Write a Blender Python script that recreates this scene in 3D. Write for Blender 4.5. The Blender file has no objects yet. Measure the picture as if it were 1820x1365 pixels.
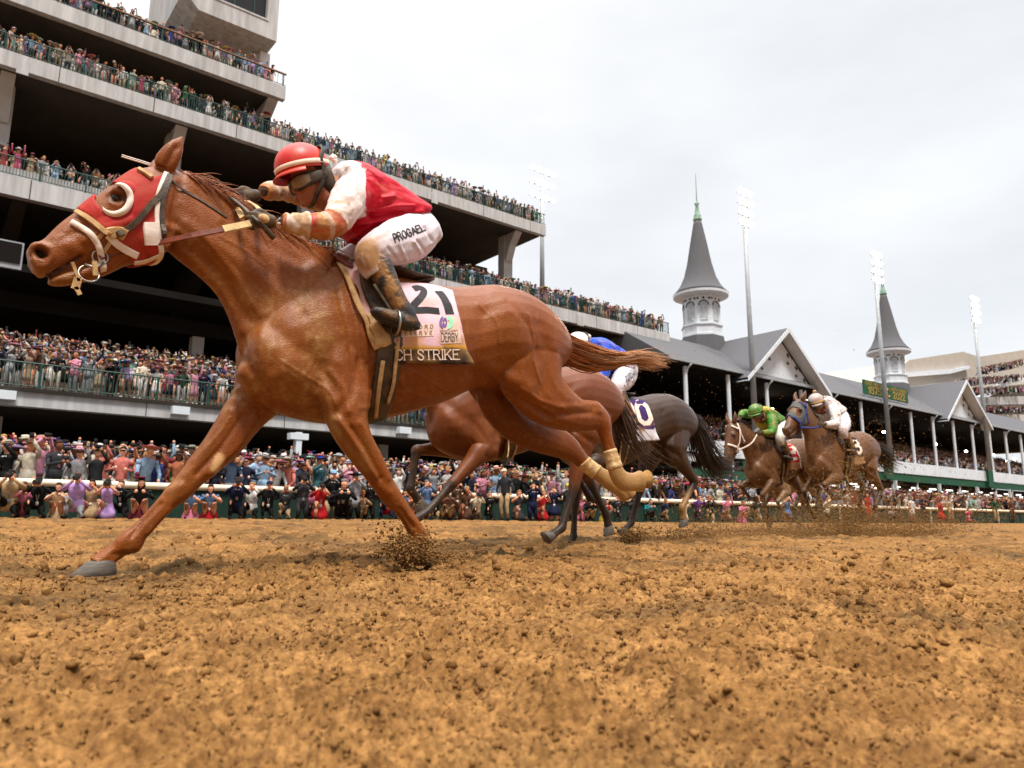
import bpy, bmesh, math, random
import numpy as np
from mathutils import Vector, Matrix
from mathutils.bvhtree import BVHTree

random.seed(7)
RNG = np.random.default_rng(11)
SC = bpy.context.scene
COL = SC.collection
rad = math.radians

# ------------------------------------------------------------------ camera
FPX = 1326.0                      # focal length in photo pixels (1820 wide)
PITCH, HEAD, ROLL = rad(10.3), rad(51.4), rad(0.3)
EYE = np.array([0.0, 0.0, 0.25])
_F = np.array([math.cos(HEAD), math.sin(HEAD), 0.0])
_R = np.array([math.sin(HEAD), -math.cos(HEAD), 0.0])
_U = np.array([0.0, 0.0, 1.0])
_fw = _F * math.cos(PITCH) + _U * math.sin(PITCH)
_up = -_F * math.sin(PITCH) + _U * math.cos(PITCH)
_c, _s = math.cos(ROLL), math.sin(ROLL)

def ray(x, y):
    r = (x - 910.0) / FPX; u = (682.5 - y) / FPX
    r, u = r * _c - u * _s, r * _s + u * _c
    return _fw + r * _R + u * _up

def at(x, y, Y):
    """point of the vertical plane parallel to the track at distance Y that was measured at (x, y) on the photo"""
    d = ray(x, y)
    return EYE + d * (Y / d[1])

def proj(P):
    d = np.asarray(P, float) - EYE
    a = d @ _fw; r = (d @ _R) / a; u = (d @ _up) / a
    r, u = r * _c + u * _s, -r * _s + u * _c
    return np.stack([910 + FPX * r, 682.5 - FPX * u], -1)

cam = bpy.data.objects.new('camera', bpy.data.cameras.new('camera'))
COL.objects.link(cam)
_xa = _c * _R + _s * _up; _ya = -_s * _R + _c * _up
cam.matrix_world = Matrix(((_xa[0], _ya[0], -_fw[0], EYE[0]), (_xa[1], _ya[1], -_fw[1], EYE[1]),
                           (_xa[2], _ya[2], -_fw[2], EYE[2]), (0, 0, 0, 1)))
cam.data.sensor_width = 36.0
cam.data.lens = FPX / 1820.0 * 36.0
cam.data.clip_start = 0.05; cam.data.clip_end = 2000.0
cam.data.dof.use_dof = True
cam.data.dof.focus_distance = 3.5
cam.data.dof.aperture_fstop = 5.4
SC.camera = cam

# ------------------------------------------------------------------ world, sun, exposure
W = bpy.data.worlds.new('World'); SC.world = W; W.use_nodes = True
SUN_EL, SUN_ROT = rad(64), rad(200)
def build_world():
    nt = W.node_tree; nt.nodes.clear(); N = nt.nodes.new; L = nt.links.new
    out = N('ShaderNodeOutputWorld')
    sky = N('ShaderNodeTexSky'); sky.sky_type = 'NISHITA'; sky.sun_disc = False
    sky.sun_elevation = SUN_EL; sky.sun_rotation = SUN_ROT
    b1 = N('ShaderNodeBackground'); b1.inputs['Strength'].default_value = 0.10
    L(sky.outputs[0], b1.inputs['Color'])
    tc = N('ShaderNodeTexCoord')
    mp = N('ShaderNodeMapping'); mp.inputs['Scale'].default_value = (1.0, 1.0, 2.6)
    L(tc.outputs['Generated'], mp.inputs['Vector'])
    no = N('ShaderNodeTexNoise'); no.inputs['Scale'].default_value = 2.2; no.inputs['Detail'].default_value = 5.0
    no.inputs['Roughness'].default_value = 0.5
    L(mp.outputs[0], no.inputs['Vector'])
    # the cloud deck is thinner (brighter) towards the north of the stands, thicker down the track
    dot = N('ShaderNodeVectorMath'); dot.operation = 'DOT_PRODUCT'
    dot.inputs[1].default_value = (-0.55, 0.45, 0.50)
    L(tc.outputs['Generated'], dot.inputs[0])
    ad = N('ShaderNodeMath'); ad.operation = 'MULTIPLY_ADD'; ad.inputs[1].default_value = 0.62
    L(dot.outputs['Value'], ad.inputs[0]); L(no.outputs['Fac'], ad.inputs[2])
    rp = N('ShaderNodeValToRGB')
    rp.color_ramp.elements[0].position = 0.16; rp.color_ramp.elements[0].color = (0.71, 0.735, 0.765, 1)
    rp.color_ramp.elements[1].position = 0.92; rp.color_ramp.elements[1].color = (1.12, 1.11, 1.09, 1)
    L(ad.outputs[0], rp.inputs[0])
    # overcast; unseen sky above the view is boosted to strengthen light from overhead
    sp = N('ShaderNodeSeparateXYZ'); L(tc.outputs['Generated'], sp.inputs[0])
    el = N('ShaderNodeMapRange'); el.inputs['From Min'].default_value = 0.66; el.inputs['From Max'].default_value = 1.0
    el.inputs['To Min'].default_value = SKY_L; el.inputs['To Max'].default_value = SKY_L * 4.6
    L(sp.outputs['Z'], el.inputs['Value'])
    # unseen low sky behind the camera is dimmed to cut fill on the horses
    bk = N('ShaderNodeVectorMath'); bk.operation = 'DOT_PRODUCT'; bk.inputs[1].default_value = (math.cos(HEAD), math.sin(HEAD), 0.55)
    L(tc.outputs['Generated'], bk.inputs[0])
    bm_ = N('ShaderNodeMapRange'); bm_.inputs['From Min'].default_value = -0.35; bm_.inputs['From Max'].default_value = 0.35
    bm_.inputs['To Min'].default_value = 0.45; bm_.inputs['To Max'].default_value = 1.0
    L(bk.outputs['Value'], bm_.inputs['Value'])
    ml = N('ShaderNodeMath'); ml.operation = 'MULTIPLY'; L(el.outputs[0], ml.inputs[0]); L(bm_.outputs[0], ml.inputs[1])
    b2 = N('ShaderNodeBackground'); L(ml.outputs[0], b2.inputs['Strength'])
    L(rp.outputs[0], b2.inputs['Color'])
    mx = N('ShaderNodeMixShader'); mx.inputs[0].default_value = 0.9
    L(b1.outputs[0], mx.inputs[1]); L(b2.outputs[0], mx.inputs[2])
    L(mx.outputs[0], out.inputs['Surface'])
SKY_L = 0.62
build_world()
sl = bpy.data.lights.new('sun', 'SUN'); sl.energy = 2.5; sl.angle = rad(12); sl.color = (1.0, 0.93, 0.84)
so = bpy.data.objects.new('sun', sl); COL.objects.link(so)
# light comes from behind the photographer, high over the infield
_sd = Vector((-math.sin(SUN_ROT) * -1 * math.cos(SUN_EL), math.cos(SUN_ROT) * math.cos(SUN_EL), math.sin(SUN_EL)))
so.rotation_euler = _sd.to_track_quat('Z', 'Y').to_euler()
so.location = (0, -20, 40)
SC.view_settings.view_transform = 'Standard'; SC.view_settings.look = 'None'
SC.view_settings.exposure = 0.88; SC.view_settings.gamma = 1.0
SC.render.engine = 'CYCLES'
SC.cycles.use_denoising = True
SC.cycles.max_bounces = 6; SC.cycles.diffuse_bounces = 3; SC.cycles.glossy_bounces = 2
SC.cycles.transparent_max_bounces = 6

# ------------------------------------------------------------------ small tools
def tag(o, label=None, cat=None, group=None, kind=None):
    if label: o['label'] = label
    if cat: o['category'] = cat
    if group: o['group'] = group
    if kind: o['kind'] = kind
    return o

def empty(name, loc=(0, 0, 0)):
    o = bpy.data.objects.new(name, None); COL.objects.link(o); o.location = loc
    o.empty_display_size = 0.2
    return o

def mesh(name, V, F, mat=None, parent=None, col=None, smooth=True, mats=None, fmat=None):
    """one object from vertex rows V, faces F (list or int array) in WORLD coordinates"""
    V = np.asarray(V, float)
    me = bpy.data.meshes.new(name)
    if isinstance(F, np.ndarray) and F.ndim == 2:
        k = F.shape[1]; n = len(F)
        me.vertices.add(len(V)); me.vertices.foreach_set('co', V.astype(np.float32).ravel())
        me.loops.add(n * k); me.loops.foreach_set('vertex_index', F.astype(np.int32).ravel())
        me.polygons.add(n); me.polygons.foreach_set('loop_start', np.arange(0, n * k, k, dtype=np.int32))
        me.update(calc_edges=True)
    else:
        me.from_pydata(V.tolist(), [], [list(f) for f in F]); me.update()
    if smooth: me.polygons.foreach_set('use_smooth', np.ones(len(me.polygons), bool))
    if col is not None:
        col = np.asarray(col, np.float32)
        if col.shape[1] == 3: col = np.concatenate([col, np.ones((len(col), 1), np.float32)], 1)
        a = me.color_attributes.new('Col', 'FLOAT_COLOR', 'POINT'); a.data.foreach_set('color', col.ravel())
    for m in (mats or ([mat] if mat else [])): me.materials.append(m)
    if fmat is not None: me.polygons.foreach_set('material_index', np.asarray(fmat, np.int32))
    o = bpy.data.objects.new(name, me); COL.objects.link(o)
    if parent is not None:
        o.parent = parent
        o.matrix_parent_inverse = world_of(parent).inverted()
    return o

def world_of(o):
    m = Matrix.LocRotScale(o.location, o.rotation_euler, o.scale)
    return (world_of(o.parent) @ o.matrix_parent_inverse @ m) if o.parent else m

class MB:
    """collects simple shapes into one mesh"""
    def __init__(s): s.V = []; s.F = []; s.C = []; s.n = 0; s.c = (1, 1, 1)
    def add(s, V, F, c=None):
        V = np.asarray(V, float).reshape(-1, 3); n = s.n
        s.V.append(V); s.F.extend([tuple(int(i) + n for i in f) for f in F]); s.n += len(V)
        c = s.c if c is None else c
        s.C.append(np.tile(np.asarray(c, float), (len(V), 1)) if np.ndim(c) == 1 else np.asarray(c, float))
        return s
    def box(s, lo, hi, c=None, M=None):
        (a, b, d), (e, f, g) = lo, hi
        V = np.array([(x, y, z) for x in (a, e) for y in (b, f) for z in (d, g)])
        if M is not None: V = V @ np.array(M.to_3x3()).T + np.array(M.translation)
        return s.add(V, [(0, 1, 3, 2), (4, 6, 7, 5), (0, 4, 5, 1), (2, 3, 7, 6), (0, 2, 6, 4), (1, 5, 7, 3)], c)
    def tube(s, P, R, n=8, c=None, cap=True):
        P = np.asarray(P, float); m = len(P); R = np.broadcast_to(np.asarray(R, float), (m,))
        T = np.gradient(P, axis=0); T /= np.linalg.norm(T, axis=1, keepdims=True) + 1e-12
        ref = np.array([0, 0, 1.0]) if abs(T[0, 2]) < 0.9 else np.array([0, 1.0, 0])
        A = np.cross(T, ref); A /= np.linalg.norm(A, axis=1, keepdims=True) + 1e-9
        B = np.cross(T, A)
        th = np.arange(n) * 2 * math.pi / n
        V = P[:, None] + R[:, None, None] * (np.cos(th)[None, :, None] * A[:, None] + np.sin(th)[None, :, None] * B[:, None])
        F = [(i * n + j, i * n + (j + 1) % n, (i + 1) * n + (j + 1) % n, (i + 1) * n + j) for i in range(m - 1) for j in range(n)]
        if cap: F += [tuple(range(n - 1, -1, -1)), tuple((m - 1) * n + j for j in range(n))]
        return s.add(V.reshape(-1, 3), F, c)
    def prism(s, poly, d, c=None):
        """polygon (n x 3) extruded along d"""
        P = np.asarray(poly, float); n = len(P)
        return s.add(np.concatenate([P, P + np.asarray(d, float)]), [tuple(range(n - 1, -1, -1)), tuple(range(n, 2 * n))] +
                     [(i, (i + 1) % n, n + (i + 1) % n, n + i) for i in range(n)], c)
    def lathe(s, prof, center, n=24, c=None, a0=0.0):
        prof = np.asarray(prof, float); m = len(prof); th = a0 + np.arange(n) * 2 * math.pi / n
        V = np.stack([prof[:, 0, None] * np.cos(th), prof[:, 0, None] * np.sin(th), np.repeat(prof[:, 1, None], n, 1)], -1) + np.asarray(center)
        F = [(i * n + j, i * n + (j + 1) % n, (i + 1) * n + (j + 1) % n, (i + 1) * n + j) for i in range(m - 1) for j in range(n)]
        F += [tuple(range(n - 1, -1, -1)), tuple((m - 1) * n + j for j in range(n))]
        return s.add(V.reshape(-1, 3), F, c)
    def ball(s, cen, r, c=None, nu=10, nv=7, M=None):
        r = np.broadcast_to(np.asarray(r, float), (3,))
        V = [(0, 0, 1)]
        for i in range(1, nv):
            p = math.pi * i / nv
            V += [(math.sin(p) * math.cos(2 * math.pi * j / nu), math.sin(p) * math.sin(2 * math.pi * j / nu), math.cos(p)) for j in range(nu)]
        V.append((0, 0, -1)); V = np.array(V) * r
        if M is not None: V = V @ np.array(M.to_3x3()).T
        F = [(0, 1 + j, 1 + (j + 1) % nu) for j in range(nu)]
        for i in range(nv - 2):
            F += [(1 + i * nu + j, 1 + (i + 1) * nu + j, 1 + (i + 1) * nu + (j + 1) % nu, 1 + i * nu + (j + 1) % nu) for j in range(nu)]
        l = len(V) - 1; b = 1 + (nv - 2) * nu
        F += [(b + j, l, b + (j + 1) % nu) for j in range(nu)]
        return s.add(V + np.asarray(cen), F, c)
    def build(s, name, mat, parent=None, smooth=False, col=False):
        return mesh(name, np.concatenate(s.V), s.F, mat, parent, np.concatenate(s.C) if col else None, smooth)

# value noise ------------------------------------------------------------
def _h(ix, iy, iz, seed):
    n = (ix.astype(np.int64) * 374761393 + iy.astype(np.int64) * 668265263 + iz.astype(np.int64) * 2147483647 + seed * 974711) & 0xffffffff
    n = ((n ^ (n >> 13)) * 1274126177) & 0xffffffff
    n = ((n ^ (n >> 16)) * 2246822519) & 0xffffffff
    return ((n ^ (n >> 15)) & 0xffffff) / float(0xffffff)

def noise(P, scale=1.0, seed=0):
    P = np.asarray(P, float) * scale
    i = np.floor(P).astype(np.int64); f = P - i; f = f * f * (3 - 2 * f)
    r = 0.0
    for dx in (0, 1):
        for dy in (0, 1):
            for dz in (0, 1):
                w = (f[:, 0] if dx else 1 - f[:, 0]) * (f[:, 1] if dy else 1 - f[:, 1]) * (f[:, 2] if dz else 1 - f[:, 2])
                r = r + w * _h(i[:, 0] + dx, i[:, 1] + dy, i[:, 2] + dz, seed)
    return r

def fbm(P, scale=1.0, octv=4, seed=0):
    r = 0.0; a = 0.5; t = 0.0
    for k in range(octv):
        r = r + a * noise(P, scale * 2 ** k, seed + k * 17); t += a; a *= 0.5
    return r / t

# materials ----------------------------------------------------------------
def lin(r, g, b):
    """sRGB 0-255 -> linear"""
    f = lambda v: (v / 255 / 12.92) if v / 255 <= 0.04045 else ((v / 255 + 0.055) / 1.055) ** 2.4
    return (f(r), f(g), f(b))

def material(name, color=(0.5, 0.5, 0.5), rough=0.7, spec=0.3, metal=0.0, attr=False, var=0.0, vscale=8.0, vcol=None,
             bump=0.0, bscale=40.0, streak=None, emit=None, estr=0.0, coords='Object', bdetail=4.0, sheen=0.0):
    """principled material; colour from `color` or the mesh's own colour attribute, broken up by noise and bump"""
    m = bpy.data.materials.new(name); m.use_nodes = True
    nt = m.node_tree; N = nt.nodes.new; L = nt.links.new
    p = nt.nodes['Principled BSDF']
    p.inputs['Roughness'].default_value = rough; p.inputs['Metallic'].default_value = metal
    p.inputs['Specular IOR Level'].default_value = spec
    if sheen: p.inputs['Sheen Weight'].default_value = sheen
    tc = N('ShaderNodeTexCoord')
    src = None
    if attr:
        a = N('ShaderNodeAttribute'); a.attribute_name = 'Col'; src = a.outputs['Color']
    if var > 0:
        no = N('ShaderNodeTexNoise'); no.inputs['Scale'].default_value = vscale; no.inputs['Detail'].default_value = 5.0
        no.inputs['Roughness'].default_value = 0.62
        if streak:
            mp = N('ShaderNodeMapping'); mp.inputs['Scale'].default_value = streak
            L(tc.outputs[coords], mp.inputs['Vector']); L(mp.outputs[0], no.inputs['Vector'])
        else: L(tc.outputs[coords], no.inputs['Vector'])
        mr = N('ShaderNodeMapRange'); mr.inputs['From Min'].default_value = 0.3; mr.inputs['From Max'].default_value = 0.7
        L(no.outputs['Fac'], mr.inputs['Value'])
        mx = N('ShaderNodeMix'); mx.data_type = 'RGBA'
        L(mr.outputs[0], mx.inputs['Factor'])
        if vcol is None:
            mr.inputs['To Min'].default_value = 0; mr.inputs['To Max'].default_value = 1
            mx.blend_type = 'MIX'
            hi = N('ShaderNodeMix'); hi.data_type = 'RGBA'; hi.blend_type = 'MULTIPLY'; hi.inputs['Factor'].default_value = 1.0
            hi.inputs['B'].default_value = (1 + var * .5,) * 3 + (1,)
            lo = N('ShaderNodeMix'); lo.data_type = 'RGBA'; lo.blend_type = 'MULTIPLY'; lo.inputs['Factor'].default_value = 1.0
            lo.inputs['B'].default_value = (max(0, 1 - var),) * 3 + (1,)
            for q in (hi, lo):
                if src is not None: L(src, q.inputs['A'])
                else: q.inputs['A'].default_value = tuple(color) + (1,)
            L(lo.outputs['Result'], mx.inputs['A']); L(hi.outputs['Result'], mx.inputs['B'])
        else:
            mr.inputs['To Max'].default_value = var
            if src is not None: L(src, mx.inputs['A'])
            else: mx.inputs['A'].default_value = tuple(color) + (1,)
            mx.inputs['B'].default_value = tuple(vcol) + (1,)
        src = mx.outputs['Result']
    if src is not None: L(src, p.inputs['Base Color'])
    else: p.inputs['Base Color'].default_value = tuple(color) + (1,)
    if bump > 0:
        nb = N('ShaderNodeTexNoise'); nb.inputs['Scale'].default_value = bscale; nb.inputs['Detail'].default_value = bdetail
        if streak:
            mp2 = N('ShaderNodeMapping'); mp2.inputs['Scale'].default_value = streak
            L(tc.outputs[coords], mp2.inputs['Vector']); L(mp2.outputs[0], nb.inputs['Vector'])
        else: L(tc.outputs[coords], nb.inputs['Vector'])
        bp = N('ShaderNodeBump'); bp.inputs['Strength'].default_value = bump; bp.inputs['Distance'].default_value = 0.01
        L(nb.outputs['Fac'], bp.inputs['Height']); L(bp.outputs[0], p.inputs['Normal'])
    if emit is not None:
        p.inputs['Emission Color'].default_value = tuple(emit) + (1,); p.inputs['Emission Strength'].default_value = estr
    return m
# ------------------------------------------------------------------ the track
def gz(y):
    return 0.0125 * (np.clip(y, -1.0, 20.5) - 2.5)

def domes(x, y, cell, rmin, rmax, hmin, hmax, seed, keep=1.0):
    """height of a field of rounded clods: the highest of the clods whose centre lies in the 3x3 neighbouring cells"""
    cx = np.floor(x / cell).astype(np.int64); cy = np.floor(y / cell).astype(np.int64); z0 = np.zeros_like(cx)
    best = np.zeros_like(x)
    for dx in (-1, 0, 1):
        for dy in (-1, 0, 1):
            ix, iy = cx + dx, cy + dy
            px = (ix + _h(ix, iy, z0, seed)) * cell; py = (iy + _h(ix, iy, z0, seed + 1)) * cell
            t = _h(ix, iy, z0, seed + 2) ** 2
            r = rmin + (rmax - rmin) * t; hh = hmin + (hmax - hmin) * t
            on = _h(ix, iy, z0, seed + 3) < keep
            st = 0.7 + 0.6 * _h(ix, iy, z0, seed + 4)
            d2 = (((x - px) * st) ** 2 + ((y - py) / st) ** 2) / (r * r)
            best = np.maximum(best, np.where(on, hh * np.sqrt(np.clip(1 - d2, 0, 1)), 0))
    return best

_hr = np.random.default_rng(31)
HOOFPRINTS = [(a * math.cos(b), a * math.sin(b)) for a, b in zip(1.1 + 5.5 * _hr.random(46) ** 1.2, rad(4) + rad(96) * _hr.random(46))]
def track_height(x, y):
    r = np.hypot(x, y)
    P = np.stack([x, y, np.zeros_like(x)], -1)
    h = 0.050 * (fbm(P, 1.1, 3, 3) - 0.5) + 0.050 * (fbm(P, 4.2, 3, 5) - 0.5) + 0.026 * (fbm(P, 13.0, 2, 6) - 0.5)
    h += domes(x, y, 0.34, .05, .13, .010, .042, 71, .45) * (.7 + .6 * noise(P, 40, 73))
    for (hx, hy) in HOOFPRINTS:                     # prints left by the field: a dished hollow with a pushed-up rim
        d = np.hypot((x - hx) / 1.15, y - hy); h = h - .030 * np.exp(-(d / .055) ** 2) + .020 * np.exp(-((d - .105) / .035) ** 2) * (.4 + noise(P, 24, 75))
    fade = np.clip((9 - r) / 6, 0.25, 1)
    lump = np.clip((fbm(P, 1.6, 2, 9) - 0.36) * 4, 0.15, 1)
    h += domes(x, y, 0.10, .016, .058, .006, .036, 21, .40) * lump
    h += domes(x, y, 0.055, .012, .032, .006, .022, 25, .62) * (.35 + .65 * lump)
    h += domes(x, y, 0.030, .007, .018, .006, .018, 31, .9) * fade * (0.6 + .4 * lump)
    h += domes(x, y, 0.014, .004, .009, .003, .008, 41, .9) * np.clip((4 - r) / 2.5, 0, 1)
    h += 0.006 * (noise(P, 190, 51) - .5) * np.clip((3 - r) / 2, 0, 1)
    return h

def seg_dist2(P, L):
    L = np.asarray(L, float); best = np.full(len(P), 1e9)
    for a, b in zip(L[:-1], L[1:]):
        d = b - a; t = np.clip(((P - a) @ d) / (d @ d), 0, 1); best = np.minimum(best, np.linalg.norm(P - (a + t[:, None] * d), axis=1))
    return best, None

def build_track():
    nr, na = 820, 900
    r = 0.26 * np.exp(np.linspace(0, math.log(23.5 / 0.26), nr)); a = np.linspace(rad(-14), rad(122), na)
    Rg, Ag = np.meshgrid(r, a, indexing='ij')
    x = (Rg * np.cos(Ag)).ravel(); y = (Rg * np.sin(Ag)).ravel()
    z = gz(y) + track_height(x, y)
    ii = (np.arange(nr - 1)[:, None] * na + np.arange(na - 1)[None]).ravel()
    F = np.stack([ii, ii + na, ii + na + 1, ii + 1], -1)
    ok = (y[F].max(1) < 20.9)
    Q = np.stack([x, y, x * 0], -1); n1 = fbm(Q, 1.4, 3, 61); n2 = fbm(Q, 9, 3, 63)
    w = np.zeros_like(x)  # strips below the runners: their shadow painted in, mixed with damp earth
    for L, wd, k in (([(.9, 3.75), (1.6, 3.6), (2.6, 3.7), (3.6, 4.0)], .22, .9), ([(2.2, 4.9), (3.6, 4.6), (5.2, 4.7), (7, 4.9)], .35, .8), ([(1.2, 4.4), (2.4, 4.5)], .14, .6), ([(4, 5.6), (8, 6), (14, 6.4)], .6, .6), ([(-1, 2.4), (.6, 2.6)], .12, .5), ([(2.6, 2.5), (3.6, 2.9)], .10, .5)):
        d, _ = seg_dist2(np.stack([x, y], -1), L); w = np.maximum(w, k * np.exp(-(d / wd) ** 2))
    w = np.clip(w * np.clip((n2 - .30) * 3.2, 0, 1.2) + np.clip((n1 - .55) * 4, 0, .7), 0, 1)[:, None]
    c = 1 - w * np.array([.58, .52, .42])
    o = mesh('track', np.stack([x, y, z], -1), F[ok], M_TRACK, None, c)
    tag(o, kind='structure')
    # the rest of the ground, out to the horizon
    xs = np.array([-600, -60, -20, 0, 10, 25, 60, 120, 250, 900.]); ys = np.array([-500, -40, -8, 0, 5, 10, 20.5, 21.5, 60, 900.])
    X, Y = np.meshgrid(xs, ys, indexing='ij')
    V = np.stack([X.ravel(), Y.ravel(), (gz(Y) - 0.05).ravel()], -1)
    n = len(ys); jj = (np.arange(len(xs) - 1)[:, None] * n + np.arange(n - 1)[None]).ravel()
    tag(mesh('ground', V, np.stack([jj, jj + n, jj + n + 1, jj + 1], -1), M_DIRT), kind='structure')

def dirt_material(damp_shade=False):
    m = bpy.data.materials.new('track_dirt'); m.use_nodes = True
    nt = m.node_tree; N = nt.nodes.new; L = nt.links.new; p = nt.nodes['Principled BSDF']
    p.inputs['Roughness'].default_value = 0.95; p.inputs['Specular IOR Level'].default_value = 0.12
    tc = N('ShaderNodeTexCoord')
    def nz(scale, det, rough=.6):
        n = N('ShaderNodeTexNoise'); n.inputs['Scale'].default_value = scale; n.inputs['Detail'].default_value = det
        n.inputs['Roughness'].default_value = rough; L(tc.outputs['Object'], n.inputs['Vector']); return n
    def ramp(src, a, b, ca, cb):
        r = N('ShaderNodeValToRGB'); e = r.color_ramp.elements
        e[0].position = a; e[0].color = ca + (1,); e[1].position = b; e[1].color = cb + (1,); L(src, r.inputs[0]); return r
    fine = nz(70, 6); mid = nz(6, 5); big = nz(0.55, 3)
    c1 = ramp(fine.outputs['Fac'], .32, .68, (0.138, 0.065, 0.020), (0.375, 0.194, 0.064))
    c2 = ramp(mid.outputs['Fac'], .40, .62, (0.50, 0.45, 0.40), (1, 1, 1))
    mx = N('ShaderNodeMix'); mx.data_type = 'RGBA'; mx.blend_type = 'MULTIPLY'; mx.inputs['Factor'].default_value = 0.75
    L(c1.outputs[0], mx.inputs['A']); L(c2.outputs[0], mx.inputs['B'])
    # damp, greyer patches turned up by hooves
    mask = ramp(big.outputs['Fac'], .52, .64, (0, 0, 0), (1, 1, 1))
    mm = N('ShaderNodeMath'); mm.operation = 'MULTIPLY'; mm.inputs[1].default_value = 0.75
    L(mask.outputs[0], mm.inputs[0])
    m2 = N('ShaderNodeMix'); m2.data_type = 'RGBA'; m2.blend_type = 'MULTIPLY'
    L(mm.outputs[0], m2.inputs['Factor']); L(mx.outputs['Result'], m2.inputs['A']); m2.inputs['B'].default_value = (0.56, 0.60, 0.70, 1)
    if damp_shade:                       # shadow under the runners painted in, along with damper trodden earth
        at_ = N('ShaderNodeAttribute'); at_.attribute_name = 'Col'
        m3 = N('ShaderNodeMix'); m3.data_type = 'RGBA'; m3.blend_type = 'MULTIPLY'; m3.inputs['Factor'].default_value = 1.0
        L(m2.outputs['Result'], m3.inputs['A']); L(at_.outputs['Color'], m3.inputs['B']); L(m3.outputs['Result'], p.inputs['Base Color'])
    else: L(m2.outputs['Result'], p.inputs['Base Color'])
    bp = N('ShaderNodeBump'); bp.inputs['Strength'].default_value = 0.55; bp.inputs['Distance'].default_value = 0.012
    b = nz(120, 5); L(b.outputs['Fac'], bp.inputs['Height']); L(bp.outputs[0], p.inputs['Normal'])
    return m
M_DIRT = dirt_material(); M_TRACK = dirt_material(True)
build_track()

def clod_mesh(centers, radii, seed, sub=1):
    """rough lumps of dirt, one small irregular solid each"""
    bm = bmesh.new(); bmesh.ops.create_icosphere(bm, subdivisions=max(1, sub), radius=1.0)
    if sub == 0: bm.clear(); bmesh.ops.create_cube(bm, size=1.5)
    V0 = np.array([v.co[:] for v in bm.verts]); F0 = np.array([[v.index for v in f.verts] for f in bm.faces]); bm.free()
    rg = np.random.default_rng(seed); n = len(centers)
    k = 0.62 + 0.76 * rg.random((n, len(V0), 1))
    st = 0.65 + 0.7 * rg.random((n, 1, 3))
    V = np.asarray(centers)[:, None] + np.asarray(radii)[:, None, None] * V0[None] * k * st
    F = F0[None] + (np.arange(n) * len(V0))[:, None, None]
    return V.reshape(-1, 3), F.reshape(-1, 3)

def build_clods():
    rg = np.random.default_rng(5); n = 11000
    r = 0.5 * np.exp(rg.random(n) * math.log(13 / 0.5)); a = rad(-10) + rg.random(n) * rad(125)
    x, y = r * np.cos(a), r * np.sin(a)
    ok = y < 19; x, y, r = x[ok], y[ok], r[ok]
    s = (0.0020 + 0.0105 * rg.random(len(x)) ** 5.0) * np.clip(r / 1.6, .6, 2.2)
    z = gz(y) + track_height(x, y) + s * .3
    V, F = clod_mesh(np.stack([x, y, z], -1), s, 3)
    tag(mesh('loose_dirt', V, F, M_DIRT, smooth=False), kind='stuff')
    rg = np.random.default_rng(15); n = 36000
    r = 0.55 * np.exp(rg.random(n) ** .9 * math.log(9 / 0.55)); a = rad(-2) + rg.random(n) * rad(108)
    x, y = r * np.cos(a), r * np.sin(a); keep = fbm(np.stack([x, y, x * 0], -1), 2.2, 2, 19) + .25 * rg.random(n) > .50; x, y, r = x[keep], y[keep], r[keep]
    s = (0.0016 + 0.0046 * rg.random(len(x)) ** 2) * np.clip(r / 1.6, .7, 1.8)
    V, F = clod_mesh(np.stack([x, y, gz(y) + track_height(x, y) + s * .2], -1), s, 4, 0)
    tag(mesh('loose_crumbs', V, F, M_DIRT, smooth=False), kind='stuff')
    # a few single larger clods one can point at
    for (px, py, rr, lab) in [(964, 1117, .018, 'largest dark clod of dirt lying alone on the raked sand in front'),
                              (1100, 1122, .009, 'small brown clod of dirt beside the largest dark clod'),
                              (855, 982, .04, 'low dark scrape of earth on the sand behind the leading chestnut horse')]:
        d = ray(px, py); t = 1.0
        for _ in range(30): t = (gz(EYE[1] + d[1] * t) + .01 - EYE[2]) / d[2]
        P = EYE + d * t
        bm = bmesh.new(); bmesh.ops.create_icosphere(bm, subdivisions=3, radius=1.0)
        V0 = np.array([v.co[:] for v in bm.verts]); F0 = np.array([[v.index for v in f.verts] for f in bm.faces]); bm.free()
        V0 = V0 * (0.6 + 0.8 * fbm(V0 + px, 1.6, 4, 8))[:, None] * np.array([1.25, .95, .72])
        o = mesh('dirt_clod', V0 * rr + P, F0, M_DARKCLOD, smooth=False)
        tag(o, lab, 'dirt clod', 'clods lying on the track')
M_DARKCLOD = material('damp_clod', (0.15, 0.075, 0.03), 0.95, 0.1, var=.4, vscale=60, bump=.5, bscale=150)
build_clods()
# ------------------------------------------------------------------ organic bodies: lofted volumes fused into one skin
def ring_loft(mb, st, n=18, sq=1.0):
    """st: list of (centre, half vector a, half vector b); closed tube of elliptic sections"""
    th = np.arange(n) * 2 * math.pi / n
    ca, sa = np.cos(th), np.sin(th)
    if sq != 1.0: ca, sa = np.sign(ca) * abs(ca) ** sq, np.sign(sa) * abs(sa) ** sq
    V = np.array([c + ca[:, None] * a + sa[:, None] * b for c, a, b in st])
    m = len(st)
    F = [(i * n + j, i * n + (j + 1) % n, (i + 1) * n + (j + 1) % n, (i + 1) * n + j) for i in range(m - 1) for j in range(n)]
    V = V.reshape(-1, 3)
    F += [tuple(range(n - 1, -1, -1)), tuple((m - 1) * n + j for j in range(n))]
    mb.add(V, F)

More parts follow.
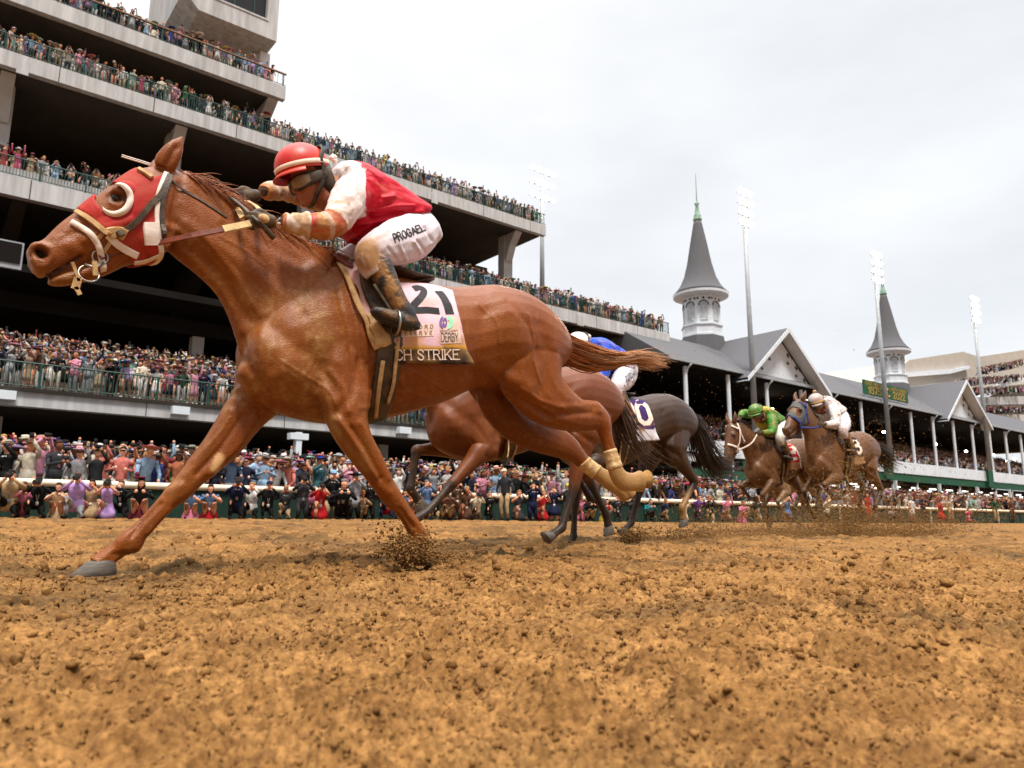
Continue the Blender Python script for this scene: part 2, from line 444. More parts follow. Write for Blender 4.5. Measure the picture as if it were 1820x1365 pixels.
def densify(P, k=4):
    """Catmull-Rom resample of rows P"""
    P = np.asarray(P, float); n = len(P)
    if n < 3: 
        t = np.linspace(0, 1, k + 1)[:, None]; return P[0] * (1 - t) + P[1] * t
    E = np.concatenate([[2 * P[0] - P[1]], P, [2 * P[-1] - P[-2]]])
    out = []
    for i in range(n - 1):
        p0, p1, p2, p3 = E[i:i + 4]
        for s in np.arange(k) / k:
            out.append(0.5 * ((2 * p1) + (-p0 + p2) * s + (2 * p0 - 5 * p1 + 4 * p2 - p3) * s * s + (-p0 + 3 * p1 - 3 * p2 + p3) * s ** 3))
    out.append(P[-1]); return np.array(out)

def limb(mb, pts, lat=(0, 1, 0), n=14, k=3):
    """pts rows: x y z r_inplane r_lateral; sections square to the path, lateral axis given"""
    A = densify(pts, k); P = A[:, :3]
    T = np.gradient(P, axis=0); T /= np.linalg.norm(T, axis=1, keepdims=True) + 1e-9
    L = np.tile(np.asarray(lat, float), (len(P), 1)); L -= (L * T).sum(1, keepdims=True) * T
    L /= np.linalg.norm(L, axis=1, keepdims=True) + 1e-9
    U = np.cross(T, L)
    ring_loft(mb, [(P[i], U[i] * max(A[i, 3], .002), L[i] * max(A[i, 4], .002)) for i in range(len(P))], n)

def fuse(mb, voxel, smooth=6, keep=None):
    """one closed skin round all volumes collected in mb -> V, F (quads)"""
    me = bpy.data.meshes.new('tmp'); me.from_pydata(np.concatenate(mb.V).tolist(), [], mb.F); me.update()
    bm = bmesh.new(); bm.from_mesh(me); bmesh.ops.recalc_face_normals(bm, faces=bm.faces); bm.to_mesh(me); bm.free()
    o = bpy.data.objects.new('tmp', me); COL.objects.link(o)
    md = o.modifiers.new('r', 'REMESH'); md.mode = 'VOXEL'; md.voxel_size = voxel; md.adaptivity = 0
    dg = bpy.context.evaluated_depsgraph_get(); ev = o.evaluated_get(dg); m2 = ev.to_mesh()
    nv = len(m2.vertices); V = np.empty(nv * 3); m2.vertices.foreach_get('co', V); V = V.reshape(-1, 3)
    nl = len(m2.loops); li = np.empty(nl, np.int64); m2.loops.foreach_get('vertex_index', li)
    F = li.reshape(-1, 4) if nl == 4 * len(m2.polygons) else [list(p.vertices) for p in m2.polygons]
    ev.to_mesh_clear(); bpy.data.objects.remove(o); bpy.data.meshes.remove(me)
    V = relax(V, F, smooth)
    return V, F

def edges_of(F):
    E = np.concatenate([F[:, [i, (i + 1) % F.shape[1]]] for i in range(F.shape[1])])
    E.sort(1); return np.unique(E, axis=0)

def relax(V, F, it, lam=.5, mu=-.52, w=None):
    if it <= 0: return V
    E = edges_of(F); n = len(V); deg = np.bincount(E.ravel(), minlength=n).astype(float); deg[deg == 0] = 1
    def step(V, k):
        S = np.stack([np.bincount(E[:, 0], V[E[:, 1], c], n) + np.bincount(E[:, 1], V[E[:, 0], c], n) for c in range(3)], -1) / deg[:, None]
        d = k * (S - V)
        return V + (d if w is None else d * w[:, None])
    for _ in range(it): V = step(step(V, lam), mu)
    return V

def normals(V, F):
    n = np.zeros_like(V)
    a, b, c = V[F[:, 0]], V[F[:, 1]], V[F[:, 2]]
    fn = np.cross(b - a, c - a)
    if F.shape[1] == 4: fn = fn + np.cross(c - a, V[F[:, 3]] - a)
    for i in range(F.shape[1]):
        for k in range(3): n[:, k] += np.bincount(F[:, i], fn[:, k], len(V))
    return n / (np.linalg.norm(n, axis=1, keepdims=True) + 1e-12)

def seg_dist(P, L):
    """distance of 2-D/3-D points P to polyline L, and the parameter 0..1 along it"""
    L = np.asarray(L, float); best = np.full(len(P), 1e9); par = np.zeros(len(P)); m = max(1, len(L) - 1)
    if len(L) == 1: return np.linalg.norm(P - L[0], axis=1), par
    for i in range(m):
        a, d = L[i], L[i + 1] - L[i]
        t = np.clip(((P - a) @ d) / (d @ d + 1e-12), 0, 1)
        q = np.linalg.norm(P - (a + t[:, None] * d), axis=1)
        s = q < best; best[s] = q[s]; par[s] = (i + t[s]) / m
    return best, par

def in_poly(P, poly):
    x, y = P[:, 0], P[:, 1]; poly = np.asarray(poly, float); r = np.zeros(len(P), bool); j = len(poly) - 1
    for i in range(len(poly)):
        (xi, yi), (xj, yj) = poly[i], poly[j]
        r ^= ((yi > y) != (yj > y)) & (x < (xj - xi) * (y - yi) / (yj - yi + 1e-12) + xi); j = i
    return r

def shell(V, F, N, mask, off, thick=0.004, smooth_edge=6, wrinkle=None):
    """a layer of cloth over the part of a skin where mask (per vertex) holds -> V, F of a closed thin shell"""
    fm = mask[F].all(1); f = F[fm]; idx = np.unique(f); mp = -np.ones(len(V), np.int64); mp[idx] = np.arange(len(idx))
    f = mp[f]; v = V[idx].copy(); n = N[idx]
    E = np.sort(np.concatenate([f[:, [i, (i + 1) % f.shape[1]]] for i in range(f.shape[1])]), 1)
    ue, cnt = np.unique(E, axis=0, return_counts=True); be = ue[cnt == 1]
    onb = np.zeros(len(v), bool); onb[be.ravel()] = True
    deg = np.bincount(be.ravel(), minlength=len(v)).astype(float); deg[deg == 0] = 1
    for _ in range(smooth_edge):
        S = np.stack([np.bincount(be[:, 0], v[be[:, 1], c], len(v)) + np.bincount(be[:, 1], v[be[:, 0], c], len(v)) for c in range(3)], -1) / deg[:, None]
        v[onb] = v[onb] * .5 + S[onb] * .5
    o = off if wrinkle is None else off + wrinkle[idx]
    o = np.broadcast_to(np.asarray(o, float), (len(v),))
    vo = v + n * o[:, None]; vi = v + n * (o - thick)[:, None]
    k = len(v); F2 = [f, f[:, ::-1] + k]
    de = np.concatenate([f[:, [i, (i + 1) % f.shape[1]]] for i in range(f.shape[1])])
    key = {tuple(e) for e in be.tolist()}
    side = np.array([(a, b) for a, b in de.tolist() if (min(a, b), max(a, b)) in key], np.int64).reshape(-1, 2)
    if len(side):
        q = np.stack([side[:, 1], side[:, 0], side[:, 0] + k, side[:, 1] + k], -1)
        F2.append(q if f.shape[1] == 4 else np.concatenate([q[:, :3], q[:, [0, 2, 3]]]))
    return np.concatenate([vo, vi]), np.concatenate(F2), idx

def bvh_of(V, F):
    return BVHTree.FromPolygons([Vector(v) for v in V.tolist()], F.tolist() if isinstance(F, np.ndarray) else F)

def cast_px(bvh, x, y):
    d = ray(x, y); h = bvh.ray_cast(Vector(EYE), Vector(d / np.linalg.norm(d)))
    return (np.array(h[0]), np.array(h[1])) if h[0] is not None else (None, None)

def strap(mb, P, Nn, width, thick=0.004, c=None):
    """flat band lying along points P with outward normals Nn"""
    P = densify(P, 4); Nn = densify(Nn, 4); Nn /= np.linalg.norm(Nn, axis=1, keepdims=True)
    T = np.gradient(P, axis=0); T /= np.linalg.norm(T, axis=1, keepdims=True) + 1e-9
    B = np.cross(T, Nn); B /= np.linalg.norm(B, axis=1, keepdims=True) + 1e-9
    w = np.broadcast_to(np.asarray(width, float), (len(P),))[:, None] / 2
    R = np.stack([P - B * w + Nn * .001, P - B * w * .8 + Nn * thick, P + B * w * .8 + Nn * thick, P + B * w + Nn * .001,
                  P + B * w * .8 - Nn * .002, P - B * w * .8 - Nn * .002], 1)
    m = len(P); n = 6
    F = [(i * n + j, i * n + (j + 1) % n, (i + 1) * n + (j + 1) % n, (i + 1) * n + j) for i in range(m - 1) for j in range(n)]
    F += [tuple(range(n - 1, -1, -1)), tuple((m - 1) * n + j for j in range(n))]
    mb.add(R.reshape(-1, 3), F, c)

def strap_px(mb, bvh, pts, width, thick=.004, off=.003, c=None, mirror=None):
    P, Q = [], []
    for x, y in pts:
        p, n = cast_px(bvh, x, y)
        if p is None: continue
        P.append(p + n * off); Q.append(n)
    if mirror is not None:                       # carry on over the top and down the far side
        for p, n in list(zip(P, Q))[::-1]:
            P.append(np.array([p[0], 2 * mirror - p[1], p[2]])); Q.append(np.array([n[0], -n[1], n[2]]))
    if len(P) > 2: strap(mb, P, Q, width, thick, c)

# stroke lettering: unit-box glyphs (x 0..w, y 0..1) -------------------------------------------------
GL = {
 'A': (.8, [[(0, 0), (.4, 1), (.8, 0)], [(.15, .35), (.65, .35)]]), 'B': (.65, [[(0, 0), (0, 1), (.45, 1), (.6, .87), (.6, .65), (.45, .54), (0, .54)], [(.45, .54), (.65, .4), (.65, .14), (.45, 0), (0, 0)]]),
 'C': (.72, [[(.7, .78), (.55, .96), (.3, 1), (.1, .85), (0, .5), (.1, .15), (.3, 0), (.55, .04), (.7, .22)]]),
 'D': (.7, [[(0, 0), (0, 1), (.4, 1), (.62, .82), (.7, .5), (.62, .18), (.4, 0), (0, 0)]]), 'E': (.6, [[(.6, 0), (0, 0), (0, 1), (.6, 1)], [(0, .53), (.45, .53)]]),
 'F': (.6, [[(0, 0), (0, 1), (.6, 1)], [(0, .53), (.45, .53)]]), 'G': (.75, [[(.7, .8), (.5, 1), (.25, 1), (.05, .8), (0, .5), (.05, .2), (.25, 0), (.5, 0), (.72, .2), (.72, .46), (.42, .46)]]),
 'H': (.72, [[(0, 0), (0, 1)], [(.72, 0), (.72, 1)], [(0, .53), (.72, .53)]]), 'I': (.12, [[(.06, 0), (.06, 1)]]), 'K': (.7, [[(0, 0), (0, 1)], [(.65, 1), (.05, .42)], [(.22, .58), (.7, 0)]]),
 'L': (.55, [[(0, 1), (0, 0), (.55, 0)]]), 'M': (.9, [[(0, 0), (0, 1), (.45, .3), (.9, 1), (.9, 0)]]), 'N': (.72, [[(0, 0), (0, 1), (.72, 0), (.72, 1)]]),
 'O': (.8, [[(.4, 0), (.12, .14), (0, .5), (.12, .86), (.4, 1), (.68, .86), (.8, .5), (.68, .14), (.4, 0)]]), 'P': (.62, [[(0, 0), (0, 1), (.42, 1), (.6, .86), (.6, .6), (.42, .46), (0, .46)]]),
 'R': (.68, [[(0, 0), (0, 1), (.42, 1), (.6, .86), (.6, .64), (.42, .52), (0, .52)], [(.36, .52), (.68, 0)]]), 'S': (.6, [[(.58, .82), (.42, 1), (.16, 1), (.02, .84), (.05, .66), (.5, .38), (.6, .2), (.45, 0), (.18, 0), (0, .18)]]),
 'T': (.7, [[(0, 1), (.7, 1)], [(.35, 1), (.35, 0)]]), 'U': (.7, [[(0, 1), (0, .25), (.15, 0), (.55, 0), (.7, .25), (.7, 1)]]), 'V': (.75, [[(0, 1), (.38, 0), (.75, 1)]]),
 'W': (1.0, [[(0, 1), (.25, 0), (.5, .8), (.75, 0), (1, 1)]]), 'X': (.7, [[(0, 0), (.7, 1)], [(0, 1), (.7, 0)]]), 'Y': (.7, [[(0, 1), (.35, .48), (.7, 1)], [(.35, .48), (.35, 0)]]),
 '0': (.66, [[(.2, 0), (0, .2), (0, .8), (.2, 1), (.46, 1), (.66, .8), (.66, .2), (.46, 0), (.2, 0)]]), '1': (.3, [[(0, .78), (.22, 1), (.22, 0)]]),
 '2': (.64, [[(0, .72), (.06, .92), (.22, 1), (.44, 1), (.6, .88), (.62, .68), (.05, .06), (.05, 0), (.64, 0)]]),
 '3': (.62, [[(0, .84), (.16, 1), (.46, 1), (.6, .86), (.6, .66), (.44, .54), (.22, .54)], [(.44, .54), (.62, .38), (.62, .16), (.44, 0), (.16, 0), (0, .16)]]),
 '4': (.66, [[(.5, 0), (.5, 1), (0, .3), (.66, .3)]]), '5': (.62, [[(.58, 1), (.06, 1), (.03, .55), (.4, .6), (.6, .45), (.62, .18), (.42, 0), (.16, 0), (0, .14)]]),
 '7': (.62, [[(0, 1), (.62, 1), (.24, 0)]]), '8': (.64, [[(.2, .54), (.04, .68), (.04, .86), (.2, 1), (.44, 1), (.6, .86), (.6, .68), (.44, .54), (.2, .54), (0, .4), (0, .14), (.2, 0), (.44, 0), (.64, .14), (.64, .4), (.44, .54)]]),
 'Z': (.65, [[(0, 1), (.65, 1), (0, 0), (.65, 0)]]), 'J': (.5, [[(.5, 1), (.5, .2), (.35, 0), (.12, 0), (0, .2)]]), '6': (.62, [[(.55, .9), (.42, 1), (.18, 1), (0, .75), (0, .2), (.16, 0), (.46, 0), (.62, .16), (.62, .42), (.46, .56), (.18, .56), (0, .4)]]),
 ' ': (.35, []), '.': (.12, [[(.06, 0), (.06, .02)]]),
}
def letters(text, put, weight=.16, serif=0.0, gap=.26, step=.12, hgt=1.0, squeeze=1.0):
    """ribbon letters; put(u, v) -> world point and normal, u in letter heights from the left, v 0..1 -> V, F"""
    V, F = [], []; x0 = 0.0
    def ribbon(L, w):
        L = np.asarray(L, float); Q = []
        for a, b in zip(L[:-1], L[1:]):
            m = max(1, int(np.linalg.norm(b - a) / step)); Q += [a + (b - a) * i / m for i in range(m)]
        Q.append(L[-1]); Q = np.array(Q)
        closed = np.linalg.norm(Q[0] - Q[-1]) < 1e-6
        T = np.gradient(Q, axis=0)
        if closed: T[0] = T[-1] = (Q[1] - Q[0]) + (Q[-1] - Q[-2])
        T /= np.linalg.norm(T, axis=1, keepdims=True) + 1e-9
        Nn = np.stack([-T[:, 1], T[:, 0]], -1)
        if not closed: Q[0] -= T[0] * w * .5; Q[-1] += T[-1] * w * .5
        n0 = len(V)
        for q, n in zip(Q, Nn):
            for s in (-.5, .5):
                p, nn = put(x0 + (q[0] + n[0] * w * s) * squeeze, (q[1] + n[1] * w * s) * hgt)
                V.append(p)
        for i in range(len(Q) - 1):
            F.append((n0 + 2 * i, n0 + 2 * i + 2, n0 + 2 * i + 3, n0 + 2 * i + 1))
    for ch in text:
        w_, strokes = GL[ch]
        for s in strokes: ribbon(s, weight)
        if serif:
            for s in strokes:
                for p in (s[0], s[-1]):
                    if abs(p[1]) < .05 or abs(p[1] - 1) < .05:
                        ribbon([(p[0] - serif, p[1]), (p[0] + serif, p[1])], weight * .45)
                    elif ch in 'CSEFG': ribbon([(p[0], p[1] - serif), (p[0], p[1] + serif)], weight * .4)
        x0 += w_ * squeeze + gap
    return np.array(V), F, x0 - gap
# ------------------------------------------------------------------ horses
YH = 3.3
HO = np.array([1.9, YH, 0.012])              # the leading horse stands here
def mpp(x, y, Y):                           # metres per photo pixel on the plane Y
    return np.linalg.norm(at(x + 1, y, Y) - at(x - 1, y, Y)) * .5 * .5 + np.linalg.norm(at(x, y + 1, Y) - at(x, y - 1, Y)) * .5 * .5

TRUNK = [((432, 585), (424, 668), .07), ((455, 556), (446, 708), .145), ((500, 512), (498, 736), .195), ((560, 474), (562, 752), .215),
         ((605, 466), (625, 754), .235), ((650, 480), (668, 747), .262), ((720, 498), (730, 733), .28), ((790, 512), (788, 714), .285),
         ((850, 509), (838, 692), .278), ((905, 516), (878, 690), .272), ((950, 541), (918, 690), .25), ((982, 575), (958, 680), .20), ((999, 606), (988, 655), .12)]
NECK = [((594, 452), (432, 655), .15), ((545, 430), (414, 585), .118), ((488, 403), (388, 528), .098), ((428, 372), (352, 490), .09),
        ((372, 331), (316, 462), .083), ((328, 303), (292, 440), .078)]
HEAD = [((322, 306), (300, 438), .08), ((288, 297), (282, 460), .098), ((245, 301), (243, 470), .104), ((207, 324), (215, 474), .098),
        ((167, 350), (186, 476), .082), ((134, 376), (156, 470), .066), ((104, 399), (122, 480), .060), ((74, 428), (94, 492), .060),
        ((54, 436), (72, 495), .054), ((46, 448), (58, 482), .03)]
JAW = [(212, 455, .046, .055), (175, 478, .034, .042), (145, 489, .029, .036), (112, 497, .026, .034), (92, 499, .021, .03), (84, 500, .012, .02)]
# limbs: x, y on the photo, offset across, half width in px, lateral half width in m
FORE_NEAR = [(600, 600, -.11, 50, .10), (612, 680, -.15, 52, .10), (616, 740, -.17, 38, .085), (634, 787, -.175, 28, .07), (664, 834, -.175, 21, .053), (683, 864, -.175, 18, .047), (697, 884, -.175, 17.5, .046), (708, 897, -.175, 15, .04),
             (722, 915, -.175, 12.5, .034), (736, 938, -.175, 14, .036), (743, 953, -.175, 16.5, .04), (746, 970, -.175, 15, .036), (744, 990, -.175, 15, .036)]
FORE_FAR = [(520, 640, .10, 50, .09), (468, 692, .13, 50, .095), (430, 742, .14, 38, .08), (398, 788, .14, 33, .068), (362, 826, .14, 26, .055), (336, 854, .14, 22.5, .05), (318, 874, .14, 21, .05), (301, 889, .14, 18, .043),
            (278, 912, .14, 15.5, .036), (250, 942, .14, 16.5, .037), (228, 965, .14, 20, .043), (205, 981, .14, 17, .037), (184, 997, .14, 19, .043), (174, 1006, .14, 22, .048)]
HIND_NEAR = [(930, 600, -.10, 66, .14), (938, 652, -.13, 66, .125), (960, 697, -.15, 50, .10), (992, 722, -.16, 37, .078), (1028, 738, -.16, 26, .06), (1056, 740, -.16, 22, .052), (1070, 752, -.16, 17, .047),
             (1077, 776, -.16, 10.5, .034), (1086, 808, -.16, 10.8, .033), (1096, 840, -.16, 13.5, .038), (1108, 855, -.16, 15, .040), (1124, 857, -.16, 13.5, .036), (1140, 855, -.16, 16, .043)]
HIND_FAR = [(890, 640, .10, 60, .12), (895, 700, .13, 52, .11), (918, 745, .14, 38, .085), (952, 770, .14, 29, .068), (985, 784, .14, 24, .055), (1006, 793, .14, 21, .05), (1022, 805, .14, 16, .043),
            (1040, 824, .14, 11.5, .034), (1064, 842, .14, 11.5, .034), (1084, 855, .14, 14, .038), (1100, 866, .14, 13, .036), (1114, 878, .14, 15, .04)]

def loc(p): return p - HO
def st_px(rows, Y=YH):
    out = []
    for t, b, w in rows:
        T, B = loc(at(*t, Y)), loc(at(*b, Y)); out.append(np.concatenate([(T + B) / 2, (T - B) / 2, [w]]))
    return np.array(out)
def limb_px(rows):
    return np.array([np.concatenate([loc(at(x, y, YH + o)), [r * mpp(x, y, YH + o), l]]) for x, y, o, r, l in rows])

G_TRUNK, G_NECK, G_HEAD = st_px(TRUNK), st_px(NECK), st_px(HEAD)
G_JAW = np.array([np.concatenate([loc(at(x, y, YH)), [a, b]]) for x, y, a, b in JAW])
def egg(rows, k=3):
    """sections from the packed rows, wider below than above"""
    A = densify(rows, k)
    return [(r[:3], r[3:6], np.array([0, max(r[6], .01), 0])) for r in A]

def rotY(P, piv, ang):
    c, s = math.cos(ang), math.sin(ang); Q = P - piv
    return np.stack([c * Q[..., 0] + s * Q[..., 2], Q[..., 1], -s * Q[..., 0] + c * Q[..., 2]], -1) + piv

def horse_volumes(legs, neck_up=0.0, head_up=0.0, ears=True):
    mb = MB()
    ring_loft(mb, egg(G_TRUNK), 24)
    nk, hd, jw = G_NECK.copy(), G_HEAD.copy(), G_JAW.copy()
    piv = np.array([nk[0, 0], 0, nk[0, 2]]); piv2 = nk[-1, :3].copy()
    if neck_up:
        for k in range(1, len(nk)):
            a = neck_up * min(1, k / 2)
            nk[k, :3] = rotY(nk[k, :3], piv, a); nk[k, 3:6] = rotY(nk[k, 3:6], np.zeros(3), a)
    def hm(P, vec=False):
        P = rotY(P, np.zeros(3) if vec else piv, neck_up) if neck_up else P
        if head_up: P = rotY(P, np.zeros(3) if vec else rotY(piv2, piv, neck_up), head_up)
        return P
    hd[:, :3] = hm(hd[:, :3]); hd[:, 3:6] = hm(hd[:, 3:6], True); jw[:, :3] = hm(jw[:, :3])
    ring_loft(mb, egg(nk), 20); ring_loft(mb, egg(hd, 4), 20); limb(mb, jw)
    for L in legs: limb(mb, L)
    for s in (-1, 1):                                   # cheeks, eye sockets, nostril wings, point of hip, ears
        def E(px, py, dy, r): mb.ball(hm(loc(at(px, py, YH)) + np.array([0, s * dy, 0])), r, nu=14, nv=9)
        E(268, 418, .062, (.085, .042, .10)); E(214, 352, .068, (.046, .034, .040)); E(66, 450, .034, (.034, .026, .036))
        E(120, 440, .035, (.07, .03, .05))
        if ears:
            b, m, t = [hm(loc(at(*q, YH)) + np.array([0, s * o, 0])) for q, o in (((283, 306), .05), ((300, 279), .075), ((316, 254), .075))]
            limb(mb, np.array([[*b, .040, .028], [*(b * .6 + m * .4), .047, .030], [*m, .040, .022], [*(m * .45 + t * .55), .024, .014], [*t, .004, .004]]), n=12)
    return mb, hm

def hoof_mesh(mb, top, toe, heel, w, c=None):
    """hoof: coronet ring (centre, radius) flaring to the sole"""
    top, toe, heel = [np.asarray(q, float) for q in (top, toe, heel)]
    ax = (toe - heel); L = np.linalg.norm(ax); ax /= L
    lat = np.array([0, 1.0, 0]); mid = (toe + heel) / 2
    st = []
    for t, a, b in ((-.10, .20 * L, w * .60), (0, .29 * L, w * .80), (.10, .325 * L, w * .86), (.5, .41 * L, w * .94), (.94, .50 * L, w), (1.0, .49 * L, w * .96)):
        st.append((top * (1 - t) + mid * t, ax * a, lat * b))
    ring_loft(mb, st, 20); return mb

M_COAT = material('horse_coat', attr=True, rough=.37, spec=.27, var=.22, vscale=150, streak=(.5, 1.0, 1.0), bump=.32, bscale=190, bdetail=4)
M_HOOF = material('hoof_horn', lin(92, 84, 76), .55, .35, var=.45, vscale=22, streak=(1, 1, 5), bump=.3, bscale=60)
M_HAIR = material('horse_hair', attr=True, rough=.5, spec=.35, var=.35, vscale=30)
M_BLACK = material('black_leather', (.012, .010, .009), .45, .4, var=.6, vscale=18, vcol=(.16, .095, .042), bump=.2, bscale=120)
M_TAN = material('muddy_leather', lin(205, 170, 120), .7, .25, var=.75, vscale=20, vcol=lin(120, 78, 40), bump=.25, bscale=140)
M_BROWNL = material('brown_leather', lin(110, 48, 26), .5, .35, var=.5, vscale=18, bump=.15, bscale=150)
M_STEEL = material('bit_steel', (.38, .35, .31), .35, .5, metal=1.0)
MUD = np.array([.33, .165, .052])

def paint_mud(c, m):
    m = np.clip(m, 0, 1)[:, None]; return c * (1 - m) + MUD * m

def lead_horse():
    root = tag(empty('racehorse', HO), 'leading chestnut racehorse in a red eye hood, stretched out in full gallop on the sand', 'horse', 'racehorses galloping past the stands')
    legs = [limb_px(q) for q in (FORE_NEAR, FORE_FAR, HIND_NEAR, HIND_FAR)]
    mb, hm = horse_volumes(legs)
    V, F = fuse(mb, .0078, 6); V = V + HO
    N = normals(V, F)
    near = V[:, 1] < YH + .005
    Vm = V.copy(); Vm[~near, 1] = 2 * YH - Vm[~near, 1]          # far side seen through the symmetry plane
    # legs are not mirror images: their own pixels
    pv = proj(V); pm = proj(Vm)
    px = np.where(near[:, None], pv, pm)
    legz = V[:, 2] < .78
    px_leg = pv
    # --- modelling strokes: muscle, bone and tendon (photo pixels, width px, height m; minus digs in)
    S = [  # shoulder, chest
        ([(452, 560), (505, 600), (560, 640), (600, 690)], 16, -.010), ([(470, 610), (520, 660), (560, 700)], 24, .012),
        ([(560, 480), (585, 560), (600, 640)], 18, .010), ([(620, 520), (640, 600), (648, 680)], 14, -.008), ([(640, 640), (625, 700), (600, 735)], 9, -.010),
        ([(430, 640), (455, 668), (470, 700)], 9, -.014), ([(415, 640), (428, 665)], 12, .008), ([(500, 660), (480, 690)], 14, .012), ([(445, 690), (480, 720)], 8, -.008),
        ([(628, 500), (642, 560), (650, 640)], 5, .007), ([(640, 500), (655, 565), (662, 640)], 4, -.006), ([(600, 520), (618, 580), (626, 660)], 5, -.006), ([(585, 660), (610, 690), (618, 730)], 7, .009), ([(470, 560), (462, 620), (478, 668)], 10, .008), ([(432, 600), (440, 640)], 6, -.008),
        ([(640, 725), (700, 715), (780, 700)], 4, .004), ([(660, 690), (740, 690), (820, 668)], 5, -.004), ([(700, 600), (712, 660), (716, 700)], 5, .0035), ([(760, 600), (768, 650), (766, 690)], 5, .0035), ([(900, 540), (940, 580), (958, 640)], 6, -.006), ([(925, 690), (960, 712), (1000, 726)], 4, .006),
        # neck
        ([(360, 420), (420, 490), (460, 560)], 5, .005), ([(400, 400), (470, 470), (540, 560)], 9, -.006), ([(300, 400), (330, 420), (350, 450)], 6, .006),
        ([(340, 440), (400, 500), (440, 570)], 10, -.012), ([(330, 400), (420, 460), (520, 530)], 14, .008), ([(350, 345), (450, 420), (540, 470)], 10, -.006),
        ([(318, 330), (308, 380), (300, 430)], 8, -.010),
        # head: cheek edge, face crest, nasal groove, nostril rim, mouth corner, lips
        ([(287, 440), (250, 458), (225, 455)], 6, .006), ([(232, 392), (190, 408), (150, 428)], 6, .008), ([(200, 375), (150, 402), (110, 425)], 8, -.006),
        ([(78, 497), (92, 489), (116, 476), (144, 458)], 4.2, -.017), ([(82, 440), (92, 455), (84, 470)], 5, .006), ([(60, 440), (74, 434), (86, 442)], 5, .006), ([(58, 462), (66, 474), (82, 474)], 5, .007),
        ([(218, 345), (205, 337), (193, 345)], 4, .006), ([(196, 360), (210, 366), (220, 358)], 4, .005), ([(205, 352), (210, 350)], 7, -.010),
        # ribs, flank, stifle fold, quarters
        ([(700, 660), (690, 720)], 7, -.003), ([(740, 660), (728, 722)], 7, -.003), ([(860, 560), (850, 620), (846, 668)], 16, -.014), ([(852, 664), (885, 682), (930, 712), (980, 742)], 7, -.014),
        ([(905, 560), (925, 620), (915, 668)], 24, .012), ([(960, 580), (975, 640), (965, 690)], 12, -.008), ([(985, 620), (992, 670), (1012, 706)], 11, .008), ([(880, 520), (920, 560)], 16, .010),
        ([(870, 655), (900, 670), (935, 690)], 14, .014), ([(800, 700), (840, 676)], 8, .006),
        # hind leg: tendon groove, hock
        ([(1000, 722), (1030, 722), (1058, 716)], 5, .006), ([(985, 738), (1020, 736), (1050, 733)], 5, -.008), ([(1062, 722), (1066, 730)], 6, .010), ([(1084, 790), (1094, 822)], 3, -.004)]
    for L, w, h in S:
        d, _ = seg_dist(px, L); V = V + N * (1.1 * h * np.exp(-(d / w) ** 2))[:, None]
    VEIN = [[(655, 600), (690, 640), (720, 690), (760, 706)], [(690, 640), (740, 660), (790, 690)], [(500, 640), (540, 668), (580, 690), (600, 720)], [(540, 668), (560, 640), (565, 600)], [(600, 735), (625, 770), (640, 810), (660, 840)], [(430, 735), (408, 770), (372, 815)],
            [(150, 420), (185, 425), (215, 420), (240, 405)], [(185, 425), (180, 440), (168, 452)], [(940, 560), (950, 600), (945, 640), (960, 680)], [(900, 690), (940, 715), (985, 735)], [(470, 470), (430, 440), (390, 420)], [(850, 540), (880, 570), (890, 610)]]
    for L in VEIN:
        Ld = densify(np.array([(a + 2.5 * math.sin(a * .5), b + 2.5 * math.cos(b * .4)) for a, b in L], float), 5); d, _ = seg_dist(px, Ld); V = V + N * (.0042 * np.exp(-(d / 1.9) ** 2))[:, None]
    SL = [([(600, 745), (640, 800), (668, 846)], 7, .010), ([(625, 760), (650, 800), (676, 850)], 4, -.009), ([(640, 752), (672, 806), (690, 850)], 6, .007), ([(676, 866), (690, 876)], 8, .006), ([(712, 905), (735, 937)], 3, -.006),
          ([(728, 918), (752, 944)], 3.5, .004), ([(744, 962), (758, 962)], 6, .006),
          ([(455, 745), (420, 795), (372, 842)], 7, .010), ([(430, 740), (392, 796), (350, 842)], 5, -.008), ([(408, 730), (370, 790), (330, 845)], 8, .008), ([(300, 872), (322, 862)], 8, .006), ([(285, 895), (250, 930), (232, 955)], 3.5, -.008),
          ([(300, 905), (262, 948)], 4, .006), ([(262, 968), (246, 980)], 9, .012), ([(212, 962), (226, 952)], 8, .006), ([(180, 1000), (205, 992)], 6, -.005), ([(200, 985), (222, 985)], 5, -.006)]
    for L, w, h in SL:
        d, _ = seg_dist(px_leg, L); V = V + N * (1.3 * h * np.exp(-(d / w) ** 2) * legz)[:, None]
    # nostril
    d = np.linalg.norm(((px - np.array([71, 448])) @ np.array([[.94, .34], [-.34, .94]]).T) / np.array([17, 11.5]), axis=1)
    nos = np.clip(1.25 - d, 0, 1); nos = nos * nos * (3 - 2 * nos)
    V = V - N * (nos * .036)[:, None]
    V = relax(V, F, 1); N = normals(V, F)
    # ear hollow
    d, t = seg_dist(px, [(293, 298), (303, 280), (313, 262)]); ear = (np.exp(-(d / 6) ** 2)) * (V[:, 2] > 1.66) * (px[:, 0] > 280)
    V = V - N * (ear * .014 * (V[:, 1] < YH))[:, None]
    # --- coat colour
    n1 = fbm(V, 5, 4, 2); n2 = fbm(V * np.array([1, 1, .4]), 22, 3, 7); n3 = fbm(V, 60, 2, 9)
    base = np.array([.212, .053, .0055]); dark = np.array([.070, .015, .003]); gold = np.array([.29, .090, .011])
    c = np.tile(base, (len(V), 1))
    k = np.clip((n1 - .5) * 2.2, -1, 1)[:, None]
    c = np.where(k > 0, c + (gold - c) * k * .35, c + (dark - c) * (-k) * .35)
    def near_line(L, w, P=px): return np.exp(-(seg_dist(P, L)[0] / w) ** 2)
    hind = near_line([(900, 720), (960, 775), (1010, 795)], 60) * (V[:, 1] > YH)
    c = c * (1 - .25 * hind[:, None])
